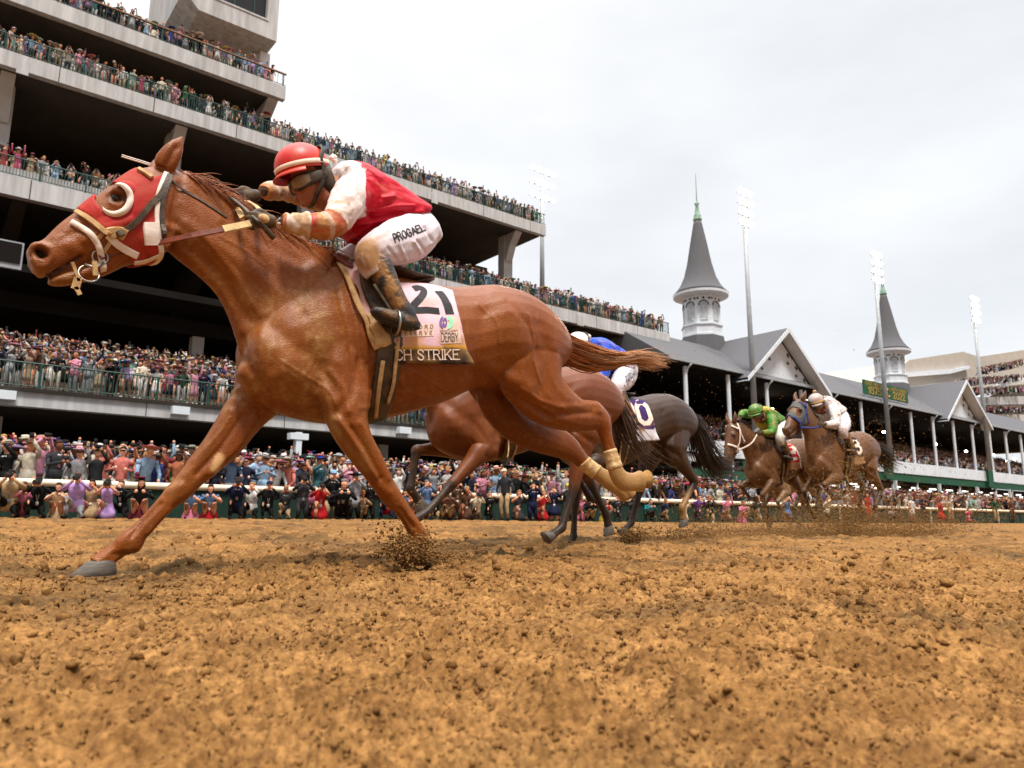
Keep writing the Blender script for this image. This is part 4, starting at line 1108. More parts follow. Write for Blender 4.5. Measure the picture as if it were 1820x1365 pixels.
def jockey_geometry():
    G = {}
    # skin: head, neck, hands
    mb = MB(); hc = J(553, 318, -.01)
    tilt = rad(-24)                                        # the face looks forward and down
    fx, fz = np.array([-math.cos(tilt), 0, math.sin(tilt)]), np.array([math.sin(tilt) * -1, 0, math.cos(tilt)]) * np.array([-1, 1, 1])
    fz = np.array([fx[2] * -1, 0, fx[0]]) * -1; fz = fz if fz[2] > 0 else -fz
    def H(f, l, u): return hc + fx * f + np.array([0, 1.0, 0]) * l + fz * u
    st = []
    for u, f, a, b in ((.115, -.01, .03, .03), (.10, -.008, .065, .055), (.06, -.004, .092, .073), (.01, 0, .098, .076), (-.04, .014, .086, .070), (-.08, .026, .066, .058), (-.112, .042, .044, .042), (-.128, .05, .02, .02)):
        st.append((H(f, 0, u), fx * a, np.array([0, b, 0])))
    ring_loft(mb, st, 20)
    mb.ball(H(.100, 0, -.045), (.022, .015, .018), nu=12, nv=8); mb.ball(H(.092, 0, -.025), (.014, .011, .022), nu=12, nv=8)     # nose
    mb.ball(H(.082, 0, -.082), (.020, .026, .008), nu=12, nv=8); mb.ball(H(.080, 0, -.096), (.020, .022, .008), nu=12, nv=8)      # lips
    mb.ball(H(.082, 0, -.116), (.018, .022, .014), nu=12, nv=8)                                                             # chin
    for s in (-1, 1):
        mb.ball(H(-.012, s * .077, -.018), (.022, .010, .033), nu=12, nv=9); mb.ball(H(.060, s * .040, -.045), (.028, .026, .022), nu=12, nv=8)
    limb(mb, np.array([[*H(-.02, 0, -.06), .062, .060], [*H(-.05, 0, -.12), .064, .066], [*J(603, 336, 0), .075, .085], [*J(635, 345, 0), .08, .11]]))
    # slim body under the silks keeps the figure one piece
    limb(mb, np.array([[*J(620, 345, 0), .09, .15], [*J(665, 370, 0), .09, .14], [*J(710, 392, 0), .085, .12], [*J(745, 412, 0), .08, .12]]))
    for A, s in ((ARM_N, 1), (ARM_F, 1)):
        B = A.copy(); B[:, 3] *= .55; B[:, 4] *= .6; limb(mb, B)
    for A in (THIGH_N, mir(THIGH_N)):
        B = A.copy(); B[:, 3:] *= .8; limb(mb, B)
    for A in (jl(BOOT_N), mir(jl(BOOT_N)), jl(FOOT_N), mir(jl(FOOT_N))):
        B = A.copy(); B[:, 3:] *= .78; limb(mb, B)
    # hands: palm, four curled fingers round the rein, thumb from the side
    for wrist, knuck, s in ((J(488, 394, -.205), J(458, 391, -.205), -1), (J(460, 347, .19), J(430, 350, .17), 1)):
        d = knuck - wrist; L = np.linalg.norm(d); d /= L; lat = np.array([0, 1.0, 0]); dn = np.cross(d, lat); dn = dn if dn[2] < 0 else -dn
        limb(mb, np.array([[*wrist, .028, .024], [*(wrist + d * L * .5), .036, .022], [*knuck, .036, .02]]))
        for k in range(4):
            q = knuck + lat * 0 + dn * (-.028 + .019 * k) - lat * s * .0
            fl = (.030, .034, .032, .026)[k]
            P = np.array([q, q + d * fl, q + d * (fl + .008) - lat * s * .022, q + d * (fl - .012) - lat * s * .038, q - lat * s * .036])
            limb(mb, np.concatenate([P, np.array([[.0098, .0098], [.0095, .0095], [.009, .009], [.0085, .0085], [.007, .007]])], 1), lat=dn, n=8)
        q = wrist + d * L * .45 - dn * .03; P = np.array([q, q + d * .03 - dn * .014, q + d * .055 - dn * .008 - lat * s * .012])
        limb(mb, np.concatenate([P, np.array([[.014, .014], [.012, .012], [.009, .009]])], 1), n=8)
    G['body'] = fuse(mb, .0062, 3)
    # jersey
    mb = MB(); st = []
    for t, b, w in (((592, 300), (596, 352), .09), ((606, 290), (600, 385), .165), ((640, 296), (612, 412), .195), ((672, 314), (632, 424), .19), ((702, 336), (664, 424), .178), ((728, 355), (694, 412), .165), ((744, 369), (722, 404), .155), ((750, 374), (732, 402), .14)):
        T, B = J(*t, 0), J(*b, 0); st.append(((T + B) / 2, (T - B) / 2, np.array([0, w, 0])))
    A = np.array([np.concatenate([c, a, [b[1]]]) for c, a, b in st]); ring_loft(mb, egg(A), 22)
    limb(mb, ARM_N); limb(mb, ARM_F)
    V, F = fuse(mb, .0068, 4); N = normals(V, F)
    da, ta = seg_dist(V, ARM_N[:, :3]); df, tf = seg_dist(V, ARM_F[:, :3])
    arm = np.where(da < df, da, df) < .125; t = np.where(da < df, ta, tf)
    px = proj(V + HO); near = V[:, 1] < 0; Vm = V.copy(); Vm[~near, 1] *= -1; px = np.where((near | arm)[:, None], px, proj(Vm + HO))
    # folds: pull lines from the armpit and the belt, rings on the sleeves
    w = 0.026 * (fbm(V * np.array([.35, 1, 1.3]) + np.array([0, 0, 0]), 16, 3, 5) - .45) * ~arm
    rr = np.sin(t * 60 + 5 * noise(V, 14, 3)) *   .0045 * np.clip((t - .3) * 3, 0, 1) + .016 * (fbm(V, 24, 3, 8) - .5)
    w = w + rr * arm
    for L, wd, h in (([(700, 350), (655, 352), (640, 345)], 4, .006), ([(735, 366), (700, 366), (672, 372)], 3, .007), ([(655, 400), (640, 412), (628, 420)], 4, .008), ([(690, 410), (660, 424), (640, 428)], 3, -.007), ([(620, 300), (650, 306), (676, 318)], 5, .004), ([(748, 374), (690, 388), (640, 396)], 4, .010), ([(740, 384), (690, 402), (650, 410)], 4, -.009), ([(742, 392), (700, 412), (664, 420)], 4, .009), ([(742, 380), (700, 378), (660, 384)], 4, -.008),
                    ([(606, 345), (640, 360), (662, 386)], 7, -.010), ([(612, 335), (650, 330)], 5, -.005), ([(700, 345), (668, 365), (650, 380)], 6, .005), ([(640, 420), (680, 408)], 5, .008)):
        d, _ = seg_dist(px, L); w = w + 1.8 * h * np.exp(-(d / (wd * .8)) ** 2) * ~arm
    V = V + N * w[:, None]; G['jersey'] = (V, F, dict(arm=arm, t=t, px=px))
    # breeches
    mb = MB(); limb(mb, THIGH_N); limb(mb, mir(THIGH_N))
    st = []
    for t_, b_, w_ in (((735, 372), (700, 420), .145), ((752, 384), (718, 432), .158), ((766, 402), (736, 446), .15), ((774, 420), (756, 448), .11)):
        T, B = J(*t_, 0), J(*b_, 0); st.append(np.concatenate([(T + B) / 2, (T - B) / 2, [w_]]))
    ring_loft(mb, egg(np.array(st)), 20)
    V, F = fuse(mb, .0068, 4); N = normals(V, F); px = proj(V + HO)
    w = .009 * (fbm(V * np.array([1, 1, .6]), 22, 4, 2) - .5)
    for L, wd, h in (([(700, 405), (712, 440), (722, 462)], 2.5, .004), ([(736, 430), (748, 450)], 2.5, .005), ([(690, 440), (705, 462)], 2.5, -.004), ([(676, 455), (690, 462)], 2.5, .005), ([(755, 405), (768, 428)], 3, -.004), ([(742, 428), (756, 448)], 2, -.004)):
        d, _ = seg_dist(px, L); w = w + 1.6 * h * np.exp(-(d / wd) ** 2)
    G['breeches'] = (V + N * w[:, None], F, dict(px=px))
    # boots
    for k, f in (('boot_n', lambda A: A), ('boot_f', mir)):
        mb = MB(); limb(mb, f(jl(BOOT_N))); limb(mb, f(jl(FOOT_N)))
        hl = jl([(738, 574, -.315, 9, .034), (737, 586, -.315, 7, .034)]); limb(mb, f(hl), k=2)
        V, F = fuse(mb, .006, 4); N = normals(V, F); Vm = V.copy(); Vm[:, 1] = -abs(Vm[:, 1]); px = proj(Vm + HO)
        sole = np.exp(-(seg_dist(px, [(660, 556), (690, 571), (715, 579), (738, 585)])[0] / 1.6) ** 2); V = V - N * (sole * .004)[:, None]
        d, _ = seg_dist(px, [(690, 487), (700, 496), (716, 492)]); V = V - N * (.004 * np.exp(-(d / 1.6) ** 2))[:, None]
        G[k] = (V, F, dict(px=px))
    # helmet with peak, band, goggles
    hp = J(537, 297, -.01); ta = rad(-22)
    ux = np.array([-math.cos(ta), 0, math.sin(ta)]); uz = np.array([ux[2], 0, -ux[0]]); uz = uz if uz[2] > 0 else -uz
    def dome(R, lo, hi, nu=36, nv=14, grow=1.0):
        V = []
        for i in range(nv + 1):
            e = lo + (hi - lo) * i / nv
            for j in range(nu):
                a = 2 * math.pi * j / nu
                V.append(hp + grow * (ux * R[0] * math.cos(e) * math.cos(a) * (1.02 if math.cos(a) > 0 else 1.0) + np.array([0, 1.0, 0]) * R[1] * math.cos(e) * math.sin(a) + uz * R[2] * math.sin(e)))
        F = [(i * nu + j, i * nu + (j + 1) % nu, (i + 1) * nu + (j + 1) % nu, (i + 1) * nu + j) for i in range(nv) for j in range(nu)]
        return np.array(V), F
    R = (.134, .110, .116)
    mb = MB(); V, F = dome(R, rad(-16), rad(89)); mb.add(V, F); V2, F2 = dome(R, rad(-16), rad(89), grow=.95); mb.add(V2, [f[::-1] for f in F2])
    n0 = 36; mb.F += [(j, j + len(V), (j + 1) % n0 + len(V), (j + 1) % n0) for j in range(n0)]
    G['helmet'] = mb
    pk = MB(); P = []
    for i, (q, up) in enumerate(((0.98, -.012), (1.10, -.020), (1.24, -.034), (1.23, -.040), (1.08, -.028), (.97, -.02))):
        for j in range(15):
            a = rad(-72 + 144 * j / 14); k = q if i in (0, 5) else 1 + (q - 1) * math.cos(a) ** .8
            P.append(hp + (ux * R[0] * math.cos(a) + np.array([0, 1.0, 0]) * R[1] * math.sin(a)) * k * .985 + uz * (up - .012))
    pk.add(P, [(i * 15 + j, i * 15 + j + 1, ((i + 1) % 6) * 15 + j + 1, ((i + 1) % 6) * 15 + j) for i in range(6) for j in range(14)]); G['peak'] = pk
    bd = MB(); ring = []
    for lo, gr in ((-9, 1.004), (-8, 1.03), (1, 1.03), (2, 1.004)):
        V, _ = dome(R, rad(lo), rad(lo), nv=1, grow=gr); ring.append(V[:36])
    bd.add(np.concatenate(ring), [(i * 36 + j, i * 36 + (j + 1) % 36, ((i + 1) % 4) * 36 + (j + 1) % 36, ((i + 1) % 4) * 36 + j) for i in range(4) for j in range(36)])
    G['band'] = bd
    kn = MB(); kb = J(588, 283, 0)
    for dx, dz, r in ((0, 0, .014), (.012, .008, .016), (.016, -.008, .014), (.008, .02, .011)): kn.ball(kb + np.array([dx, rng_j.normal(0, .008), dz]), r, nu=10, nv=8)
    G['knot'] = kn
    # goggles: frame round the upper face, two lenses, strap over the helmet
    fr = MB(); st = []
    ths = [rad(-112 + 224 * k / 24) for k in range(25)]
    def face(a, u, g): return hc + (fx * .100 * math.cos(a) + np.array([0, 1.0, 0]) * .080 * math.sin(a)) * g + fz * u
    rings = []
    for k, a in enumerate(ths):
        hgt = .036 * (1 - .45 * (abs(a) / rad(112)) ** 2.5); nose = .018 * math.exp(-(a / .16) ** 2); u0 = -.012 - .012 * math.cos(a)
        rings.append([face(a, u0 + hgt, 1.0), face(a, u0 + hgt, 1.13), face(a, u0 + hgt * .6, 1.2), face(a, u0 - hgt * .6 + nose, 1.2), face(a, u0 - hgt + nose, 1.13), face(a, u0 - hgt + nose, .98)])
    Vg = np.array(rings).reshape(-1, 3); fr.add(Vg, [(i * 6 + j, i * 6 + j + 1, (i + 1) * 6 + j + 1, (i + 1) * 6 + j) for i in range(24) for j in range(5)])
    G['goggles'] = fr
    le = MB()
    for s in (-1, 1):
        q = []
        for i in range(5):
            for k in range(9):
                a = s * (rad(8) + rad(56) * k / 8); hgt = .027; u0 = -.012 - .012 * math.cos(a); v = (i / 4 - .5) * 2
                rr = 1.215 + .02 * math.cos(v * 1.5) * math.sin(math.pi * k / 8); q.append(face(a, u0 + v * hgt * (.6 + .4 * math.sin(math.pi * k / 8)) , rr))
        le.add(q, [(i * 9 + k, i * 9 + k + 1, (i + 1) * 9 + k + 1, (i + 1) * 9 + k) for i in range(4) for k in range(8)])
    G['lens'] = le
    sp = MB()
    for s in (-1, 1):
        Lp = [face(s * rad(100), -.02, 1.12), H(-.03, s * .09, .02), hp - ux * .055 + np.array([0, s * .098, 0]) + uz * .0, hp - ux * .085 + np.array([0, s * .085, 0]) + uz * .045, hp - ux * .098 + np.array([0, s * .052, 0]) + uz * .074, hp - ux * .10 + uz * .083]
        Nn = [np.array([.1, s, 0]), np.array([.1, s, .1]), np.array([.4, s, .2]), np.array([.7, s * .7, .5]), np.array([.7, s * .4, .8]), np.array([.7, 0, .8])]
        strap(sp, np.array(Lp), np.array(Nn), .024, .006)
    G['strap'] = sp
    cp = MB(); th = []
    st = [(H(-.03, 0, .05), fx * .085, np.array([0, .084, 0])), (H(-.035, 0, 0), fx * .078, np.array([0, .083, 0])), (H(-.05, 0, -.05), fx * .062, np.array([0, .078, 0])), (H(-.06, 0, -.10), fx * .05, np.array([0, .07, 0]))]
    ring_loft(cp, st, 20); 
    for s in (-1, 1): strap(cp, np.array([H(-.02, s * .088, .0), H(.0, s * .086, -.05), H(.03, s * .066, -.09), H(.05, s * .03, -.125), H(.052, 0, -.132)]), np.array([[0, s, 0], [0, s, -.1], [-.2, s, -.4], [-.2, s * .6, -1], [-.2, 0, -1.0]]), .02, .004)
    G['cap'] = cp
    G['hc'] = hc
    return G
rng_j = np.random.default_rng(8)
JG = jockey_geometry()
M_SKIN = material('skin', attr=True, rough=.55, spec=.3, var=.18, vscale=30)
M_SILK = material('silks', attr=True, rough=.5, spec=.22, var=.12, vscale=20, bump=.16, bscale=110)
M_BOOT = material('boot_leather', attr=True, rough=.5, spec=.4, var=.25, vscale=20, bump=.6, bscale=70)
M_GOGGLE = material('goggle_rubber', (.02, .015, .012), .5, .3, var=.7, vscale=30, vcol=(.10, .06, .03))
M_LENS = material('muddy_lens', (.10, .085, .07), .15, .6, var=.9, vscale=45, vcol=lin(150, 110, 65))
M_GLOVE = material('muddy_glove', (.028, .022, .016), .8, .2, var=.8, vscale=35, vcol=lin(120, 85, 40), bump=.5, bscale=80)

def helmet_mat(name, c, mud): return material(name, c, .42, .4, var=mud, vscale=9, vcol=lin(190, 120, 60), bump=.05, bscale=80)

def rider(root_name_label, M, silks, breech, helmet_c, band_c, mud=.8, hmud=None, group='riders crouching on the racehorses', peak=True, knob=None, face_c=lin(150, 88, 60), boot_mud=1.0, letter=None, glove=True, root=None):
    """M maps the leading horse's local frame to the place of this rider's horse; silks(px, arm, t, V) -> colours"""
    ro = tag(empty('person', M @ Vector((0.3, 0, 1.5))), root_name_label, 'person', group)
    R = np.array(M.to_3x3()); T = np.array(M.translation)
    X = lambda V: np.asarray(V) @ R.T + T
    V, F = JG['body']; c = np.tile(np.array(face_c), (len(V), 1))
    hc = JG['hc']; lips = np.linalg.norm((V - hc - np.array([-.115, 0, -.045])) / np.array([.03, .03, .012]), axis=1) < 1; c[lips] = np.array(lin(135, 62, 52))
    hands = (np.minimum(np.linalg.norm(V - J(462, 391, -.205), axis=1), np.linalg.norm(V - J(435, 349, .18), axis=1)) < .115)
    tn = fbm(V, 40, 3, 3)[:, None]
    if glove: c[hands] = np.array([.03, .024, .018]) * (1 - tn[hands]) + np.array(lin(125, 90, 45)) * tn[hands] ** 2
    far_from_head = (np.linalg.norm(V - hc, axis=1) > .16) & ~hands; c[far_from_head] = np.array([.05, .05, .05])
    mesh('body', X(V), F, M_SKIN, ro, c)
    V, F, d = JG['jersey']; mesh('jersey', X(V), F, M_SILK, ro, silks(d['px'], d['arm'], d['t'], V))
    V, F, d = JG['breeches']; c = np.tile(np.array(breech), (len(V), 1)); px = d['px']; tn = fbm(V, 28, 4, 12)
    kn = np.exp(-((np.linalg.norm((px - np.array([654, 456])) / np.array([24, 26]), axis=1)) ** 2)) * 1.9 + .45 * np.exp(-(seg_dist(px, [(640, 440), (690, 412)])[0] / 8) ** 2)
    c = paint_mud(c, np.clip(kn, 0, 1) * np.clip((tn - .15) * 3.5, 0, 1) * mud * .95)
    br = mesh('breeches', X(V), F, M_SILK, ro, c)
    for k in ('boot_n', 'boot_f'):
        V, F, d = JG[k]; px = d['px']; tn = fbm(V, 30, 4, 15); c = np.tile(np.array([.022, .024, .028]), (len(V), 1))
        w = 2.0 * np.exp(-(seg_dist(px, [(672, 476), (690, 505), (704, 535)])[0] / 13) ** 2) + .5 * np.exp(-(seg_dist(px, [(668, 552), (735, 570)])[0] / 6) ** 2)
        c = paint_mud(c, np.clip(w, 0, 1) * np.clip((tn - .3) * 4, 0, 1) * boot_mud)
        mesh('boot', X(V), F, M_BOOT, ro, c)
    def part(name, key, mat, par=ro):
        m = JG[key]; return mesh(name, X(np.concatenate(m.V)), m.F, mat, par, smooth=True)
    part('skull_cap', 'cap', M_GOGGLE)
    hm_ = helmet_mat('helmet_shell', helmet_c, mud if hmud is None else hmud)
    h = part('helmet', 'helmet', hm_); part('peak', 'peak', hm_, h)
    part('helmet_band', 'band', band_c if not isinstance(band_c, tuple) else material('band', band_c, .7, .2, var=.7, vscale=14, vcol=lin(190, 135, 60)), h)
    if knob is not None:
        m = MB(); m.ball(J(534, 254, 0) + np.array([.01, 0, .012]), .028, nu=12, nv=9); mesh('bobble', X(np.concatenate(m.V)), m.F, knob, h)
    else: part('knot', 'knot', M_WHITE, h)
    g = part('goggles', 'goggles', M_GOGGLE); part('lens', 'lens', M_LENS, g); part('goggle_strap', 'strap', M_GOGGLE, g)
    return ro, X

def lead_silks(px, arm, t, V):
    red, white = np.array(lin(184, 8, 36)), np.array(lin(226, 212, 212))
    c = np.tile(red, (len(V), 1))
    yoke = in_poly(px, [(575, 270), (606, 280), (641, 291), (648, 332), (628, 335), (606, 342), (590, 352), (575, 345)]) & ~arm
    c[yoke] = white
    a = arm & ~((px[:, 0] > 650))
    c[a] = white
    c[a & (t > .40) & (t < .50)] = red; c[a & (t > .56) & (t < .70)] = red; c[a & (t > .955)] = np.array(lin(205, 70, 40))
    tn = fbm(V, 22, 4, 33); n2 = fbm(V * np.array([.5, 1, 1.5]), 12, 3, 37)
    m = a * np.clip(t * 1.8 - .1, 0, 1.1) * np.clip((tn - .2) * 3, .3, 1) + yoke * np.exp(-(seg_dist(px, [(592, 335), (625, 322)])[0] / 14) ** 2) * np.clip((tn - .3) * 3.5, 0, 1)
    m = m + a * (t < .45) * np.clip((n2 - .5) * 4, 0, .8) * (px[:, 0] < 622) + .25 * np.clip((tn - .62) * 5, 0, 1)
    mud = np.array([.42, .235, .085]); m = np.clip(m, 0, 1)[:, None]
    return c * (1 - m * .85) + mud * m * .85

M_ID = Matrix.Translation(Vector(HO))
LJ, _X = rider('rider in muddy red and white silks and red helmet crouching on the leading chestnut horse', M_ID, lead_silks, lin(208, 197, 204), lin(190, 6, 22), M_CREAM, mud=1.0, hmud=.28)
def lead_rider_details():
    V, F, d = JG['breeches']; b = bvh_of(V + HO, F)
    write('lettering', 'PROGAEL', b, [(703, 430), (756, 409), (749, 398), (698, 416)], M_INK, LJ, .2, 0, .22, .004)
    m = MB(); w = at(469, 388, YH - .25); m.ball(w, (.026, .012, .02), nu=12, nv=8); th = np.linspace(0, 6.2832, 17)
    m.build('wristwatch', M_TAN, LJ, True)
    # whip held in the near hand, running forward past the ears
    P = densify([at(487, 424, YH - .215), at(470, 405, YH - .22), at(452, 389, YH - .215), at(428, 366, YH - .13), at(392, 340, YH + .0), at(345, 317, YH + .12), at(300, 303, YH + .19), at(262, 291, YH + .22), at(216, 277, YH + .24)], 5)
    n = len(P); t = np.linspace(0, 1, n); ro = tag(empty('whip', P[10]), 'thin dark riding whip held by the leading rider, pointing forward past the horse\'s ear', 'whip')
    k = int(n * .55)
    m = MB(); m.tube(P[:k], np.interp(np.arange(k), [0, k * .3, k - 1], [.0125, .0115, .008]), 10); m.build('grip', M_BLACK, ro, True)
    m = MB(); m.tube(P[k - 1:], .0055, 8); m.build('shaft', M_BROWNL, ro, True)
    e = P[-7:]; m = MB(); strap(m, e, np.tile([0, -1.0, .3], (len(e), 1)), .016, .004); m.build('flap', M_WHITE, ro)
lead_rider_details()
# ------------------------------------------------------------------ stands, fence, spires, poles
M_CONC = material('pale_concrete', lin(182, 183, 184), .9, .15, var=.34, vscale=2.2, bump=.12, bscale=25, streak=(1, 1, .10))
M_DARKC = material('dark_soffit', (.034, .030, .026), .9, .1, var=.3, vscale=.3)  # shade of the undersides put into the colour; lips and joints simply dark
M_VOID = material('dark_interior', (.015, .013, .012), .95, .05, var=.3, vscale=.4)  # shade inside the stands painted in as a near-black colour
M_GREEN = material('green_railing', lin(26, 62, 52), .5, .35, var=.2, vscale=3)
M_PANEL = material('green_fence_panel', lin(18, 46, 38), .75, .2, var=.5, vscale=6, bump=.5, bscale=26, streak=(1, 1, .05), vcol=lin(46, 66, 56))
M_RAILW = material('white_rail', lin(232, 222, 198), .45, .35, var=.18, vscale=4, vcol=lin(190, 160, 120))
M_WPAINT = material('white_paint', lin(208, 215, 222), .6, .3, var=.12, vscale=1.5)
M_SLATE = material('slate_roof', lin(92, 92, 96), .85, .2, var=.22, vscale=6, bump=.5, bscale=9, streak=(1, 1, 4))
M_COPPER = material('green_copper', lin(128, 158, 142), .7, .3, var=.3, vscale=4)
M_STEELG = material('galvanised_steel', lin(150, 156, 162), .5, .4, var=.15, vscale=2)
M_BEIGE = material('beige_render', lin(176, 168, 158), .9, .1, var=.12, vscale=.5)
M_GLASSD = material('dark_glazing', (.02, .02, .022), .12, .5)
M_HAND = material('brown_handrail', lin(150, 112, 84), .5, .3, var=.3, vscale=2)
M_FLOOR = material('terrace_floor', (.16, .14, .12), .9, .1, var=.2, vscale=1)
M_APRON = material('apron_asphalt', (.10, .09, .08), .9, .1, var=.3, vscale=1)
M_LAMP = material('lit_lamp', (1, .95, .85), .3, .3, emit=(1.0, .86, .66), estr=60.0)
M_LAMPD = material('strip_lamp', (1, 1, .95), .3, .3, emit=(1.0, .93, .80), estr=2.6)
M_SIGN = material('green_sign', lin(20, 82, 50), .6, .3, var=.15, vscale=3)
M_GOLD = material('sign_gold', lin(190, 146, 62), .55, .3)

def slab(name, lo, hi, mat, par): return MB().box(lo, hi).build(name, mat, par)

# fence along the outside of the track
YF, ZF = 20.5, 0.225
def build_fence():
    ro = tag(empty('rail_fence', (20, YF, ZF)), 'low green panel fence with white top rail along the far edge of the track', 'fence')
    slab('panel', (-14, YF, ZF - .25), (75, YF + .05, ZF + .74), M_PANEL, ro)
    m = MB(); 
    for x0, x1 in ((-14, 15.0), (15.35, 21.5), (21.8, 31), (31.2, 46), (46.2, 75)):
        m = MB(); m.tube([(x0, YF - .02, ZF + .815), (x1, YF - .02, ZF + .815)], .085, 14); m.build('rail', M_RAILW, ro, True)
    for i in range(40):
        x = -12 + i * 2.2; MB().box((x, YF - .065, ZF - .25), (x + .07, YF - .002, ZF + .74)).build('post', M_RAILW if i % 5 == 3 else M_GREEN, ro)
    tag(slab('apron', (-30, YF + .08, .16), (90, 36, ZF + .01), M_APRON, None), kind='structure')
build_fence()

TIER = dict(C=(35.0, 5.30, .72, -14, 45.5), B=(46.0, 18.28, 1.1, -14, 56.5), A=(50.0, 27.5, 1.0, -14, 43.9), T=(52.4, 33.25, 1.1, -14, 19.2))
def railing(name, x0, x1, y, z, par, h=1.05, hand=None, step=.15, bal=True):
    m = MB()
    m.tube([(x0, y, z + h), (x1, y, z + h)], .035, 6); m.tube([(x0, y, z + .12), (x1, y, z + .12)], .025, 6)
    xs = np.arange(x0, x1 + .01, 2.2)
    for x in xs: m.box((x - .035, y - .035, z), (x + .035, y + .035, z + h))
    if bal:
        for x in np.arange(x0, x1, step): m.box((x - .014, y - .014, z + .12), (x + .014, y + .014, z + h - .02))
    r = m.build(name, M_GREEN, par)
    if hand is not None: MB().box((x0, y - .07, z + h + .03), (x1, y + .07, z + h + .11)).build('handrail', hand, r)
    return r

def build_stand():
    ro = tag(empty('grandstand', (10, 40, ZF)), 'huge concrete grandstand with stacked balconies full of spectators behind the leading horse', 'grandstand')
    # lowest balcony
    Y, Z, H, x0, x1 = TIER['C']
    b = slab('balcony', (x0, Y, Z - H), (x1, Y + .5, Z), M_CONC, ro)
    slab('lip', (x0, Y - .12, Z - .14), (x1, Y - .003, Z + .01), M_DARKC, b)
    for x in np.arange(x0 + 3, x1, 6.2): slab('panel_joint', (x, Y - .0045, Z - H + .004), (x + .035, Y - .001, Z - .145), M_DARKC, b)
    for i in range(11):                                      # stepped floor
        slab('step', (x0, Y + .5 + i * 1.0, Z - .5 + .28 * i), (x1, Y + 1.5 + i * 1.0, Z - .02 + .28 * i), M_FLOOR, b)
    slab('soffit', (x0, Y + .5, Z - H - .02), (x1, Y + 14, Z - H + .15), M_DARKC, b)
    railing('railing', x0, x1, Y + .08, Z, b)
    for px_ in (8, 318, 606, 714):                           # lamp boxes on the fascia
        P = at(px_, 700 + (px_ - 8) * .09, Y); slab('lamp_box', (P[0] - .36, Y - .42, Z - .55), (P[0] + .36, Y - .004, Z - .20), M_WPAINT, b)
    for i in range(4):                                       # steel posts in front, heavy columns further back
        x = 14.2 + i * 9.5
        c = slab('steel_post', (x - .14, 34.0, ZF), (x + .14, 34.34, 4.3), M_WPAINT, ro)
        slab('post_head', (x - .45, 33.96, 3.95), (x + .45, 34.38, 4.25), M_WPAINT, c)
    for x in (-1.2, 13.0, 27.2, 41.0): slab('column', (x - .35, 47.7, 6), (x + .35, 48.4, 11.396), M_CONC2, ro)
    for x in (2.5, 12.0, 21.5, 31.0, 40.5): slab('column', (x - .3, 39, ZF), (x + .3, 39.6, 4.55), M_CONC2, ro)
    # back wall and deep black floor edges
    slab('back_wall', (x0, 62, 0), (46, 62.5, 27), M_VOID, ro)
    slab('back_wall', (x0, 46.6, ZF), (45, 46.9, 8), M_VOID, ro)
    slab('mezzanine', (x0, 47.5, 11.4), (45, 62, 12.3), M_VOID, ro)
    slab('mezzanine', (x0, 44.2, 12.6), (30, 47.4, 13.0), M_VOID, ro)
    # middle balcony
    Y, Z, H, x0, x1 = TIER['B']
    b = slab('balcony', (x0, Y, Z - H), (x1, Y + .5, Z), M_CONC, ro)
    slab('upstand', (x0, Y + .25, Z), (20, Y + .5, Z + .55), M_CONC, b)
    for x in np.arange(x0 + 1, x1, 5.4): slab('panel_joint', (x, Y - .0045, Z - H + .004), (x + .05, Y - .001, Z - .004), M_DARKC, b)
    for i in range(9): slab('step', (x0, Y + .5 + i * 1.0, Z - .5 + .36 * i), (x1 - .3, Y + 1.5 + i * 1.0, Z - .02 + .36 * i), M_FLOOR, b)
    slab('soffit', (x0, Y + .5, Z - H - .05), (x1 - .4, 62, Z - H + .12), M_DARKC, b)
    railing('railing', x0, x1, Y + .08, Z, b, 1.1)
    for x in (x0 + .6, 9.4, 26.6, 44): slab('joint_cover', (x, Y - .05, Z - H - .12), (x + .75, Y - .004, Z - .25), M_CONC, b)
    for i in range(6):
        x = 2.5 + i * 10.5; m = MB(); m.prism([(x, Y + .6, Z - H - .06), (x, Y + 9, Z - H - .06), (x, Y + 9, Z - 4.4)], (.7, 0, 0)); m.build('bracket', M_DARKC, b)
    # upper balcony
    Y, Z, H, x0, x1 = TIER['A']
    b = slab('balcony', (x0, Y, Z - H), (x1, Y + .5, Z), M_CONC, ro)
    for x in np.arange(x0 + 2, x1, 5.4): slab('panel_joint', (x, Y - .0045, Z - H + .004), (x + .05, Y - .001, Z - .004), M_DARKC, b)
    for i in range(5): slab('step', (x0, Y + .5 + i * 1.0, Z - .5 + .30 * i), (x1 - .3, Y + 1.5 + i * 1.0, Z - .02 + .30 * i), M_FLOOR, b)
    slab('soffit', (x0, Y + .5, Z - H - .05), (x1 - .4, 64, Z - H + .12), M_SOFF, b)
    railing('railing', x0, x1, Y + .08, Z, b, 1.1)
    for x in (2.05, 19.0, 31.2): slab('joint_cover', (x, Y - .05, Z - H - .25), (x + .62, Y - .004, Z - .35), M_CONC, b)
    for i in range(6):
        x = -8.6 + i * 9.85
        if x + 1 > x1: break
        slab('column', (x, Y + 2.2, 18.3), (x + 1.0, Y + 3.1, Z - H - .06), M_CONC2, ro)
        m = MB(); m.prism([(x + .1, Y + .6, Z - H - .06), (x + .1, Y + 2.1, Z - H - .06), (x + .1, Y + 2.1, Z - H - 2.6), (x + .1, Y + 1.5, Z - H - 1.2)], (.75, 0, 0)); m.build('bracket', M_CONC2, ro)
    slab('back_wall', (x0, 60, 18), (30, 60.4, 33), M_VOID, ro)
    # top balcony, slightly skewed, with the glazed boxes above it
    Y, Z, H, x0, x1 = TIER['T']
    b = slab('balcony', (x0, Y, Z - H), (x1, Y + .5, Z), M_CONC, ro)
    slab('floor', (x0, Y + .5, Z - .4), (x1 - .3, Y + 12, Z - .02), M_FLOOR, b)
